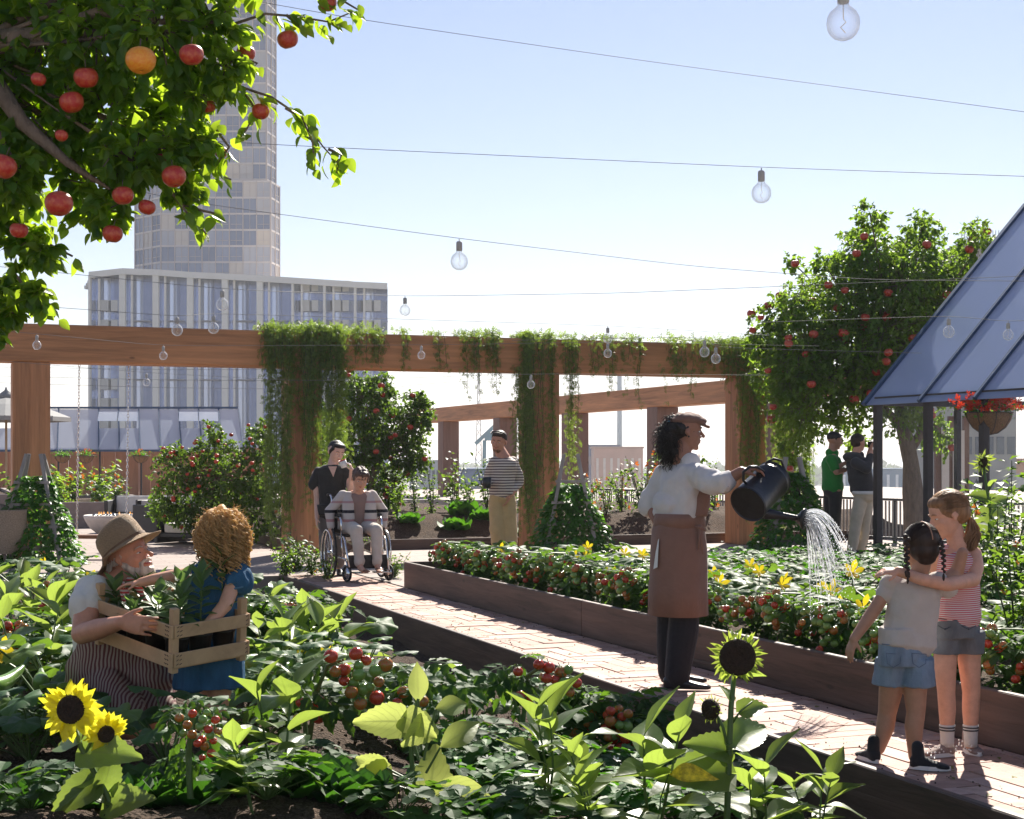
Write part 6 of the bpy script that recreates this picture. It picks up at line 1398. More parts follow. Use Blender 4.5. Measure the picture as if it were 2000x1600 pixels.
# watering can, its water
def can():
    Y0 = 8.86
    def q(px, py, d=0): return P(px, py, Y0+d)
    M_can = mat('black_enamel', (.014, .015, .020), .38, .5, 14, bump=.15, bscale=30)
    bc, tc_ = q(1461, 985, -.10), q(1511, 934, .10); ax = (tc_-bc).normalized(); L_ = (tc_-bc).length; r_ = .108
    t = thing('watering_can', 'old black metal watering can tipped in the hand of the apron wearing woman', 'watering can', bc)
    mb = MB(); mb.lathe([(r_*.2, .004), (r_*.97, .004), (r_*1.03, -.004), (r_*1.05, .004), (r_*1.03, .014), (r_, .022), (r_*.99, L_*.82), (r_*1.03, L_*.84), (r_*1.03, L_*.88), (r_*.98, L_*.90), (r_*.96, L_), (r_*1.0, L_+.006), (r_*.92, L_+.006), (r_*.9, L_-.02)], bc, ax, 36, cap=False)
    mb.lathe([(.001, .012), (r_*.95, .012)], bc, ax, 36, cap=False); mb.lathe([(.001, L_*.55), (r_*.97, L_*.55)], bc, ax, 36, cap=False)
    mb.build('tank', M_can, t, autosmooth=40)
    a, c = q(1494, 1003, -.03), q(1558, 1012, -.02); mb = MB(); mb.tube([a-(c-a)*.25, a, a.lerp(c, .5), c, c+(c-a)*.12], [.042, .034, .022, .0145, .0145], 14); mb.torus(c, c-a, .016, .004, 16, 6); mb.build('spout', M_can, t, smooth=True)
    rc = q(1570, 1014, -.02); d = V((1, -.55, -.08)).normalized(); mb = MB(); mb.lathe([(.015, -.055), (.030, -.03), (.058, -.006), (.063, .0), (.063, .006), (.055, .012), (.02, .018), (.001, .019)], rc, d, 28); mb.build('rose', M_can, t, smooth=True)
    up = V((-.1, -.2, 1)); x = ax; mb = MB()
    s_ = V((.72, .2, .66)).normalized(); ce = tc_
    mb.tube([q(1492, 915, .06), q(1498, 903, .05), q(1512, 896, .04), q(1526, 900, .05), q(1534, 922, .08), q(1536, 945, .1)], .0075, 8); mb.build('top_handle', M_can, t, smooth=True)
    mb = MB(); mb.tube([q(1492, 922, -.02), q(1478, 912, -.10), q(1464, 912, -.14), q(1452, 922, -.14), q(1452, 938, -.12), q(1460, 948, -.09)], .0085, 8); mb.build('side_handle', M_can, t, smooth=True)
    # water
    m, nt, out = newmat('falling_water'); L = nt.links.new; g_ = N(nt, 'ShaderNodeBsdfPrincipled', i_Roughness=.06, i_IOR=1.33); g_.inputs['Base Color'].default_value = (.95, .97, 1, 1); g_.inputs['Transmission Weight'].default_value = .75; tl_ = N(nt, 'ShaderNodeBsdfTranslucent'); tl_.inputs[0].default_value = (.95, .97, 1, 1); mx = N(nt, 'ShaderNodeMixShader', i_0=.62); L(g_.outputs[0], mx.inputs[1]); L(tl_.outputs[0], mx.inputs[2]); L(mx.outputs[0], out.inputs[0])
    random.seed(9); mb = MB(); xx, yy = frame(d)
    for i in range(74):
        a = rnd(0, 6.28); r0 = .056*math.sqrt(random.random()); ex, ez = math.cos(a)*r0, math.sin(a)*r0; p0 = rc+d*.02+xx*ex+yy*ez; k0 = (p0.z-rc.z)/.056
        v0 = V((.55+.42*k0+rnd(-.10, .10), rnd(-.30, .20), .16+.30*k0)); tend = rnd(.29, .35); n = 30; pts = []; rad = []
        for k in range(n+1):
            tt = tend*k/n; p = p0+v0*tt+V((0, 0, -4.9*tt*tt)); p += V((math.sin(k*1.9+i), math.cos(k*2.3+i), 0))*.0022*(k/n); pts.append(p); rad.append(.0010+.0013*abs(math.sin(k*1.4+i*2)))
        cut = random.randint(15, 29); mb.tube(pts[:cut], rad[:cut], 5)
        for k in range(cut, n):
            s_ = rnd(.5, 1.0); mb.ell(pts[k], (.0021*s_, .0021*s_, .0052*s_), n=6, k=4)
    for i in range(160):
        tt = rnd(.02, .34); p = rc+V((rnd(.1, 1.1)*tt, rnd(-.3, .25)*tt, -4.9*tt*tt+.14*tt))+V((rnd(-.03, .03), rnd(-.03, .03), rnd(-.03, .03))); mb.ell(p, (.0020, .0020, .0034), n=6, k=4)
    o = mb.build('falling_water', m, smooth=True); tag(o, 'sparkling water falling from the rose of the black watering can', 'water', kind='stuff')
can()

# ------------------------------------------------------------------ 2 girl with braids, 3 blond girl
def legs(b, pts, rad): b.chain(pts, rad)
def braid_girl():
    Y0 = 6.9
    def q(px, py, d=0): return P(px, py, Y0+d)
    t = person('small girl with dark braids, grey tee and light denim shorts seen from behind', (q(1770, 0).x, Y0, 0))
    b = Blob(); H = .213; f = V((-.30, .93, -.12)); hp, ax = make_head(b, q(1797, 1068), f, (-.04, 0, 1), H, wide=1.03)
    b.cap(hp(0, -.08, -.30), q(1793, 1128), .036, .045)
    rd = V((.97, .22, 0)); torso(b, q(1772, 1275), q(1790, 1130), rd, .095, .085, .10, .065, .055, .06)
    sh = q(1740, 1142, -.01); el = q(1700, 1203, -.02); wr = q(1668, 1248, -.04); b.chain([sh, el, wr], [.030, .030, .021]); hand(b, wr, V((-.35, 0, -1)), V((.8, .5, 0)), V((.2, -1, 0)), .70, .25)
    b.chain([q(1842, 1138, .0), q(1868, 1120, .04), q(1880, 1080, .02)], [.038, .032, .026])
    for hx, kx, axx, d, ay in ((1744, 1733, 1717, .06, 1462), (1790, 1789, 1786, -.02, 1478)): b.chain([q(hx, 1290, d*.5), q(hx-3, 1340, d*.6), q(kx, 1392, d), q(kx-4, 1420, d), q(axx, ay, d)], [.054, .056, .042, .042, .027])
    b.fuse('body', SK_olive, t, voxel=.005, smooth=3)
    b = Blob(); torso(b, q(1773, 1262), q(1790, 1131), rd, .122, .110, .118, .092, .085, .085, g=.010)
    b.cap(q(1752, 1142), q(1730, 1160, -.01), .050, .040); b.ell(q(1742, 1144), (.052, .055, .050)); b.cap(q(1832, 1140), q(1852, 1150, -.0), .050, .046); b.loft([(q(1770, 1225), rd*.128, Yd*.10), (q(1768, 1256), rd*.134, Yd*.105)], 24)
    b.fuse('tee_shirt', cloth('grey_tee', (.50, .455, .42), .9, .08, 26, .3), t, voxel=.005, smooth=1, disp=(.009, 13, (1, 1, .7)))
    M_d = denim('light_denim', (.20, .27, .36)); b = Blob(); b.loft([(q(1766, 1248), rd*.122, Yd*.095), (q(1766, 1280), rd*.128, Yd*.103), (q(1766, 1298), rd*.126, Yd*.10)], 24)
    b.loft([(q(1745, 1285, .02), Xd*.075, Yd*.09), (q(1741, 1310, .03), Xd*.074, Yd*.088), (q(1737, 1338, .04), Xd*.078, Yd*.086)], 24); b.loft([(q(1790, 1285, -.0), Xd*.075, Yd*.09), (q(1791, 1310, -.01), Xd*.074, Yd*.088), (q(1791, 1339, -.02), Xd*.078, Yd*.086)], 24); sh_ = b.fuse('shorts', M_d, t, voxel=.005, smooth=1, disp=(.009, 18, (1, 1, .55)))
    M_d2 = denim('denim_seam', (.13, .18, .26)); mb = MB()
    for x0 in (1731, 1781): mb.tube([q(x0, 1276, -.105), q(x0+2, 1296, -.112), q(x0+14, 1304, -.112), q(x0+27, 1296, -.108), q(x0+28, 1278, -.102), q(x0, 1276, -.106)], .0022, 5)
    mb.tube([q(1722, 1258, -.085), q(1766, 1262, -.108), q(1812, 1260, -.075)], .0025, 5); mb.build('pocket_seam', M_d2, sh_)
    # hair, parting and braids
    b = Blob(); b.ell(hp(0, -.075, .145), (.355*H, .425*H, .365*H), ax, 24, 16); b.ell(hp(0, -.16, -.08), (.33*H, .30*H, .26*H), ax); b.ell(hp(0, -.20, -.26), (.22*H, .16*H, .14*H), ax)
    b.fuse('hair', H_dkbrown, t, voxel=.005, smooth=3)
    random.seed(14)
    def gen(s_):
        sg, l, c = s_; s0 = V((sg*.05, .9-1.9*l, 1.0-.9*abs(l-.4))).normalized(); e0 = V((sg*.93, -.25, .05+.2*c)).normalized(); o = []
        for k in range(8): w_ = s0.lerp(e0, k/7).normalized(); o.append(hp(w_.x*.362, -.075+w_.y*.432, .145+w_.z*.372))
        return o
    strands('hair_strands', H_dkbrown, t, [(random.choice((-1, 1)), rnd(0, 1), rnd(-1, 1)) for _ in range(260)], gen, .0016, 3)
    mb = MB(); mb.tube([hp(0, -.10-.40*math.sin(a), .15+.37*math.cos(a)) for a in [k*PI/2.0/10+.1 for k in range(11)]], .0030, 6); mb.build('hair_parting', SK_olive, t, smooth=True)
    for pts in ([q(1771, 1048, -.085), q(1771, 1085, -.12), q(1772, 1118, -.14), q(1773, 1128, -.14)], [q(1828, 1046, -.02), q(1838, 1062, -.07), q(1843, 1090, -.13), q(1843, 1122, -.155)]):
        tot = []; mb = MB()
        for a, c in zip(pts, pts[1:]):
            for k in range(6): tot.append(a.lerp(c, k/6))
        for k, p in enumerate(tot):
            s_ = 1-.45*k/len(tot); mb.ell(p+V(((.006 if k % 2 else -.006)*s_, 0, 0)), (.0125*s_, .012*s_, .012*s_), (V((.8, 0, .6 if k % 2 else -.6)).normalized(), Yd, V((-.6 if k % 2 else .6, 0, .8)).normalized()), 10, 6)
        mb.ell(pts[-1]-Zd*.012, (.006, .006, .018), n=8, k=5); mb.build('braid', H_dkbrown, t, smooth=True)
    mb = MB(); mb.torus(q(1828, 1047, -.03), V((1, -.5, -.4)), .012, .005, 16, 6); mb.build('hair_tie', M_dark, t, smooth=True)
    for hx, gy, d, L_ in ((1712, 1492, (-.25, .95, 0), .17), (1780, 1502, (1, -.30, 0), .165)):
        Yg = 3000*CH/(gy-HY); hl = V(((hx-1000)/F*Yg, Yg, 0)); s1 = shoe('shoe', hl, d, L_, cloth('black_canvas', (.018, .02, .025), .8), t, h=.062, w_=.034, sole=M_white, top=.10)
        mb = MB(); dd = V(d).normalized(); 
        for k in range(4): p = hl+dd*(L_*(.42+.09*k))+Zd*(.074-.010*k); sd = dd.cross(Zd)*.018; mb.tube([p-sd, p+Zd*.004, p+sd], .0022, 5)
        mb.build('laces', M_white, s1)
braid_girl()
def blond_girl():
    Y0 = 7.08
    def q(px, py, d=0): return P(px, py, Y0+d)
    t = person('blond girl with a ponytail and red striped top hugging the braided girl', (q(1872, 0).x, Y0, 0))
    b = Blob(); H = .218; f = V((-.93, -.12, -.28)); hp, ax = make_head(b, q(1850, 1006), f, (-.25, 0, 1), H, nose=.7, chin=.9)
    b.cap(hp(0, -.08, -.28), q(1870, 1068), .036, .048)
    rd = V((.96, .28, 0)); torso(b, q(1868, 1225), q(1872, 1066), rd, .085, .075, .092, .06, .05, .055)
    sh = q(1902, 1082, .0); el = q(1900, 1132, -.10); b.chain([sh, q(1906, 1108, -.05), el, q(1850, 1142, -.24), q(1800, 1132, -.30), q(1756, 1116, -.27)], [.036, .036, .035, .031, .027, .023]); hand(b, q(1756, 1116, -.27), V((-1, .1, .02)), V((0, .5, -1)), V((0, -1, .2)), .72, .35)
    b.chain([q(1840, 1082, .05), q(1828, 1110, .12)], [.036, .034])
    for hx, kx, axx, d in ((1846, 1848, 1850, .0), (1893, 1897, 1896, .05)): b.chain([q(hx, 1240, d), q(hx, 1290, d), q(kx, 1352, d), q(axx, 1385, d), q(axx, 1455, d)], [.052, .053, .041, .040, .026])
    b.fuse('body', SK_fair, t, voxel=.005, smooth=3); face_parts(t, hp, ax, H, H_blond, open_=.3)
    b = Blob(); torso(b, q(1868, 1212), q(1872, 1078), rd, .108, .100, .092, .085, .078, .078, g=.010); b.loft([(q(1868, 1175), rd*.108, Yd*.09), (q(1867, 1202), rd*.114, Yd*.094)], 24)
    b.cap(q(1848, 1072), q(1846, 1084), .024, .03); b.cap(q(1894, 1068), q(1893, 1084), .022, .03)
    b.fuse('striped_top', stripes('red_white_stripes', (.55, .09, .12), (.68, .60, .58), 2, 105, .5, wob=.006), t, voxel=.006, smooth=2, disp=(.008, 9, (1, 1, .8)))
    b = Blob(); b.loft([(q(1868, 1200), rd*.106, Yd*.086), (q(1868, 1228), rd*.113, Yd*.093), (q(1868, 1244), rd*.113, Yd*.09)], 24); b.loft([(q(1847, 1232, 0), Xd*.068, Yd*.085), (q(1844, 1276, 0), Xd*.070, Yd*.078)], 24); b.loft([(q(1892, 1232, .03), Xd*.066, Yd*.085), (q(1893, 1276, .04), Xd*.068, Yd*.078)], 24)
    s_ = b.fuse('shorts', denim('grey_denim', (.16, .17, .185)), t, voxel=.005, smooth=1, disp=(.009, 18, (1, 1, .55)))
    mb = MB()
    for x0 in (1832, 1878): mb.tube([q(x0, 1222, -.09), q(x0+14, 1230, -.10), q(x0+28, 1222, -.09)], .0022, 5); mb.ell(q(x0+14, 1229, -.10), .005, n=8, k=5)
    mb.tube([q(1826, 1208, -.075), q(1868, 1212, -.098), q(1908, 1208, -.055)], .0022, 5); mb.build('pocket_seam', denim('dark_seam', (.08, .09, .11)), s_)
    b = Blob(); b.ell(hp(0, -.085, .145), (.36*H, .42*H, .365*H), ax, 24, 16); b.ell(hp(0, -.24, .0), (.32*H, .27*H, .28*H), ax); b.ell(hp(0, .10, .30), (.30*H, .24*H, .16*H), ax); b.cap(hp(.30, .12, .12), hp(.30, -.1, -.0), .03*H, .05*H); b.cap(hp(-.30, .12, .12), hp(-.30, -.1, -.0), .03*H, .05*H)
    hr = b.fuse('hair', H_blond, t, voxel=.004, smooth=3)
    random.seed(4); tie = q(1892, 1008, .0); rr = []
    for i in range(240): rr.append((rnd(-1, 1), rnd(-1, 1), rnd(0, 1)))
    def gen(s_):
        a, c, l = s_; e = q(1893+a*9+(3 if l > .5 else -3), 1050+30*l+c*4, -.02+.02*c); m1 = tie+V((.012+.012*a, .01*c, -.02)); m2 = tie.lerp(e, .55)+V((.022+.016*a, .02*c, -.01)); return [tie, m1, m2, e]
    strands('ponytail', H_blond, t, rr, gen, .0028, 4)
    def gen2(s_):
        a, c, l = s_; s0 = V((math.sin(a*1.5), .75-.9*l, math.cos(a*1.5))).normalized(); e0 = V((0, -.97, -.25+.12*c)).normalized(); o = []
        for k in range(8): w_ = s0.lerp(e0, k/7).normalized(); o.append(hp(w_.x*.375, -.085+w_.y*.435, .145+w_.z*.382))
        return o
    strands('hair_strands', H_blond, hr, rr[:170], gen2, .0022, 3)
    mb = MB(); mb.torus(tie, V((1, .1, -.3)), .013, .006, 18, 8); mb.build('hair_tie', mat('orange_tie', (.6, .25, .05), .6), t, smooth=True)
    for x, d, hx, dr, gy in ((1850, .0, 1862, (-1, -.25, 0), 1488), (1896, .05, 1897, (.15, -1, 0), 1474)):
        mb = MB(); mb.lathe([(.030, 0), (.031, .03), (.033, .07), (.036, .10), (.034, .102)], q(x, 1458, d)-Zd*.0, Zd, 20); sk = mb.build('sock', cloth('white_sock', (.62, .60, .57), .95, .05, 60, .4), t, smooth=True)
        mb = MB(); mb.lathe([(.0362, 0), (.0368, .006)], q(x, 1458, d)+Zd*.074, Zd, 20); mb.lathe([(.0366, 0), (.0372, .006)], q(x, 1458, d)+Zd*.087, Zd, 20); mb.build('sock_stripe', M_dark, sk, smooth=True)
        hl = V((q(hx, 0, d).x, Y0+d+(.09 if abs(dr[1]) > .9 else .01), 0)); m_ = mat('dotted_canvas', (.26, .19, .17), .85, .3, 120); s1 = shoe('shoe', hl, dr, .17 if abs(dr[0]) > .5 else .15, m_, t, h=.06, w_=.033, sole=M_white, top=.085)
        random.seed(5); mb = MB(); dv = V(dr).normalized(); sd = dv.cross(Zd)
        if sd.y > 0: sd = -sd
        for k in range(16): mb.ell(hl+dv*rnd(.0, .14)+sd*.0335+Zd*rnd(.022, .055), .0042, n=8, k=5)
        mb.build('dots', M_white, s1)
blond_girl()

# ------------------------------------------------------------------ 4 kneeling man, 5 curly girl, the crate
def crate_frame():
    A, B, C = P(338, 1222, 6.33), P(186, 1168, 6.74), P(449, 1190, 6.66); x = (B-A); y = (C-A); lx, ly = x.length, y.length; x.normalize(); y = (y-x*y.dot(x)).normalized(); z = x.cross(y); z = z if z.z > 0 else -z
    return A, x, y, z, lx, ly
def crate():
    A, x, y, z, lx, ly = crate_frame(); M_c = wood('crate_wood', (.50, .33, .19), (9, 9, 9), .75, .28, knots=False, bump=.3)
    t = thing('wooden_crate', 'pale slatted wooden crate of seedlings held by the kneeling man and curly girl', 'crate', A)
    h = .19
    for i in (0, 1):
        for j in (0, 1):
            mb = MB(); c = A+x*(.016+(lx-.032)*i)+y*(.016+(ly-.032)*j); mb.box(c+z*(-.07), (.032, .032, h+.085), (x, y, z), bev=.003); mb.build('corner_post', M_c, t)
    M_st = mat('rusty_staple', (.06, .04, .03), .6)
    for k, (z0, hh) in enumerate(((-.028, .056), (-.150, .062))):
        for j, yy in enumerate((-.006, ly+.006)):
            mb = MB(); mb.box(A+x*(lx/2)+y*yy+z*z0, (lx+.018, .010, hh), (x, y, z), bev=.002); mb.build('slat', M_c, t)
        for j, xx in enumerate((-.006, lx+.006)):
            mb = MB(); mb.box(A+x*xx+y*(ly/2)+z*z0, (.010, ly+(.020 if 0 else -.004), hh), (x, y, z), bev=.002); mb.build('slat', M_c, t)
        mb = MB()
        for q_ in range(3):
            for xx in (.012, .028, lx-.014): mb.beam(A+x*xx-y*.0125+z*(z0+(q_-1)*.018), A+x*(xx+.010)-y*.0125+z*(z0+(q_-1)*.018+.005), .0022, .0022, hint=y)
            for yy in (.012, .028, ly-.014): mb.beam(A+y*yy-x*.0125+z*(z0+(q_-1)*.018), A+y*(yy+.010)-x*.0125+z*(z0+(q_-1)*.018+.005), .0022, .0022, hint=x)
        mb.build('staples', M_st, t)
    mb = MB(); mb.box(A+x*(lx/2)+y*(ly/2)+z*(-.185), (lx-.01, ly-.01, .008), (x, y, z)); mb.build('bottom', M_c, t)
    M_pot = mat('black_pot', (.012, .012, .014), .5); k = 0; random.seed(17)
    for i in range(4):
        for j in range(3):
            c = A+x*(.075+(lx-.15)*i/3)+y*(.07+(ly-.14)*j/2); p = thing('potted_seedling', 'seedling in the crate, '+['nearest row', 'second row', 'third row', 'farthest row'][i]+' from the front corner, '+['left side', 'middle', 'right side'][j], 'seedling', c+z*(-.175), 'seedlings in the crate')
            mb = MB(); mb.lathe([(.040, 0), (.052, .10), (.055, .10), (.055, .108), (.048, .108), (.046, .098)], c+z*(-.178), z, 16); mb.build('pot', M_pot, p, smooth=True)
            lv = Leaves(); st = MB(); hgt = [.11, .07, .03, .06][i]+(.07*j if i < 2 else 0)+rnd(-.01, .02)
            top = c+V((rnd(-.02, .02), rnd(-.02, .02), hgt-.05)); st.tube([c+z*(-.08), top], [.0045, .003], 6)
            for q_ in range(17):
                f_ = .25+.75*q_/12; a = q_*2.4+i+j; pp = (c+z*(-.08)).lerp(top, f_); d = V((math.cos(a), math.sin(a), rnd(-.1, .5)+1.0*f_**4)); lv.add(T_lance, orient([tuple(pp)], [tuple(d)], [(rnd(-.2, .2), -.3, 1)], rnd(.07, .115)))
            lv.build('leaves', M_seed, p); st.build('stem', M_stem, p)
M_seed = leafmat('seedling_leaf', (.045, .10, .035), (.09, .17, .06), (.30, .50, .10), .38, .42, veins=.5, nv=6)
crate()
def kneeling_man():
    Y0 = 6.9; A, cx, cy, cz, lx, ly = crate_frame()
    def q(px, py, d=0): return P(px, py, Y0+d)
    t = person('laughing bearded man in straw hat and striped apron kneeling with the crate', (q(240, 0).x, Y0, .12))
    b = Blob(); H = .238; f = V((.86, -.36, .30)); hp, ax = make_head(b, q(254, 1086), f, (-.38, 0, 1), H, nose=1.1, chin=1.1, jaw=1.1)
    b.cap(hp(0, -.08, -.30), q(225, 1140, .02), .062, .075)
    rd = V((-.55, -.83, 0)); torso(b, q(215, 1330, .1), q(222, 1140, .03), rd, .14, .125, .160, .095, .09, .095)
    sh = q(178, 1160, -.12); el = q(160, 1238, -.26); wr = q(236, 1216, -.52); b.chain([sh, el.lerp(sh, .45), el, el.lerp(wr, .4), wr], [.055, .055, .046, .046, .029])
    hand(b, wr, V((.95, -.15, -.12)), V((.25, .9, -.1)), V((.0, -.3, 1)), 1.05, .42)
    sl = q(275, 1160, .15); b.chain([sl, q(330, 1215, .1), q(380, 1195, -.05)], [.058, .045, .030])
    b.chain([q(225, 1335, .15), q(300, 1335, .02)], [.095, .075]); b.chain([q(215, 1340, -.05), q(252, 1412, -.30)], [.10, .072]); b.cap(q(252, 1412, -.30), q(150, 1440, .25), .068, .05)
    b.cap(q(300, 1335, .02), q(290, 1440, .1), .065, .045)
    b.fuse('body', SK_tan, t, voxel=.005, smooth=3); face_parts(t, hp, ax, H, H_grey, smile=True, open_=.35)
    b = Blob(); torso(b, q(212, 1320, .1), q(220, 1142, .03), rd, .170, .160, .188, .135, .13, .128, g=.014); b.cap(q(182, 1158, -.10), q(168, 1182, -.16), .078, .078); b.cap(q(270, 1160, .12), q(290, 1180, .12), .075, .075)
    b.fuse('tee_shirt', cloth('cream_tee', (.68, .66, .62), .9, .06, 20, .3), t, voxel=.006, smooth=1, disp=(.016, 12, (1, 1, .7)))
    M_ap = stripes('brown_cream_stripes', (.12, .035, .035), (.34, .26, .22), 0, 62, .5, wob=.03)
    b = Blob(); F2 = V((.8, -.6, 0)); b.loft([(q(232, 1250, -.02), V((.16, .05, 0)), F2*.13), (q(228, 1300, 0), V((.185, .05, 0)), F2*.15), (q(235, 1340, 0), V((.20, .06, 0)), F2*.19), (q(245, 1375, -.05), V((.17, .08, 0)), F2*.20)], 24); b.cap(q(232, 1330, .05), q(302, 1318, -.05), .12, .095); b.cap(q(215, 1345, -.05), q(250, 1402, -.27), .115, .085)
    b.fuse('apron', M_ap, t, voxel=.007, smooth=3, disp=(.016, 8))
    mb = MB(); mb.tube([q(250, 1130, -.10), q(275, 1150, -.12), q(300, 1185, -.15)], [.014, .022, .024], 8); mb.tube([q(235, 1132, -.12), q(245, 1165, -.17), q(262, 1200, -.18)], [.014, .022, .024], 8); mb.build('neck_scarf', stripes('red_white_scarf', (.55, .05, .05), (.7, .6, .55), 2, 60, .5), t, smooth=True)
    b = Blob(); b.cap(q(225, 1375, -.1), q(250, 1408, -.27), .10, .083); b.fuse('shorts', cloth('dark_shorts', (.03, .035, .03)), t, voxel=.007, smooth=3)
    # beard
    b = Blob(); b.ell(hp(0, .20, -.39), (.20*H, .19*H, .14*H), ax); b.cap(hp(-.27, .0, -.14), hp(-.13, .19, -.36), .06*H, .10*H); b.cap(hp(.27, .0, -.14), hp(.13, .19, -.36), .06*H, .10*H); b.cap(hp(-.12, .325, -.185), hp(0, .365, -.175), .032*H, .034*H); b.cap(hp(.12, .325, -.185), hp(0, .365, -.175), .032*H, .034*H); b.cap(hp(-.15, .27, -.20), hp(-.12, .25, -.32), .04*H, .05*H); b.cap(hp(.15, .27, -.20), hp(.12, .25, -.32), .04*H, .05*H)
    br = b.fuse('beard', H_grey, t, voxel=.004, smooth=2, disp=(.005, 60)); random.seed(6); rr = [(rnd(-1, 1), rnd(0, 1)) for _ in range(420)]
    def gen(s_):
        a, l = s_; x = .25*a; y = .30-.24*abs(a)**1.5*1.0; z = -.25-.2*l*(1-.5*abs(a)); p = hp(x, y-.01, z); d = (ax[1]*.5+ax[0]*a*.4-ax[2]*.7).normalized(); return [p, p+d*.010, p+d*.021+V((rnd(-.003, .003), 0, -.002))]
    strands('whiskers', H_grey, br, rr, gen, .0012, 3)
    rr = [(rnd(0, 1), random.choice((-1, 1)), rnd(-1, 1)) for _ in range(200)]
    def gen(s_):
        a, sgn, l = s_; p = hp(sgn*.315, .05-.38*a, .08-.02*l-.12*a+.06*l); d = (-ax[1]*.4-ax[2]*.9+ax[0]*sgn*.25).normalized(); return [p, p+d*.014, p+d*.03]
    strands('side_hair', H_grey, t, rr, gen, .0015, 3)
    # straw hat
    M_straw_h = mat('woven_straw', (.42, .29, .18), .8, .22, 90, bump=.9, bscale=130, stretch=(1, 1, 3)); up = (ax[2]*.95-ax[1]*.28).normalized(); fx = (ax[1]-up*ax[1].dot(up)).normalized(); rx = fx.cross(up); hc = hp(0, -.04, .17); mb = MB(); rg = []; n = 40
    for k, (rr_, hh) in enumerate(((.44, 0), (.43, .10), (.42, .30), (.385, .44), (.30, .51), (.18, .50), (.06, .455), (.004, .45))):
        rg.append([hc+(rx*(math.cos(2*PI*j/n)*rr_*.90)+fx*(math.sin(2*PI*j/n)*rr_*1.12)+up*(hh-.05*(k > 3)*abs(math.cos(2*PI*j/n))**2*0-.06*(k >= 4)*(1-abs(math.cos(2*PI*j/n)))*0+.05*math.sin(2*PI*j/n)*(k > 2)))*H for j in range(n)])
    mb.rings(rg, False); mb.build('hat_crown', M_straw_h, t, smooth=True); mb = MB(); rg = []
    for k, (rr_, hh) in enumerate(((.43, .02), (.52, -.03), (.62, -.055), (.70, -.05), (.705, -.035), (.62, -.035), (.52, -.01), (.435, .04))):
        rg.append([hc+(rx*(math.cos(2*PI*j/n)*rr_*.92)+fx*(math.sin(2*PI*j/n)*rr_*1.08)+up*(hh-.16*(rr_-.43)*(1+math.sin(2*PI*j/n))+.0+ .55*(rr_-.43)*(math.cos(2*PI*j/n)**2)*.3-.5*(rr_-.43)*(math.sin(2*PI*j/n) < -.2)*.9))*H for j in range(n)])
    mb.rings(rg, False); hb = mb.build('hat_brim', M_straw_h, t, smooth=True)
    mb = MB(); rg = [[hc+(rx*(math.cos(2*PI*j/n)*rr_*.90)+fx*(math.sin(2*PI*j/n)*rr_*1.12)+up*hh)*H for j in range(n)] for rr_, hh in ((.446, .02), (.446, .075))]; mb.rings(rg, False); mb.build('hat_band', mat('hat_band', (.16, .09, .05), .7), t, smooth=True)
kneeling_man()
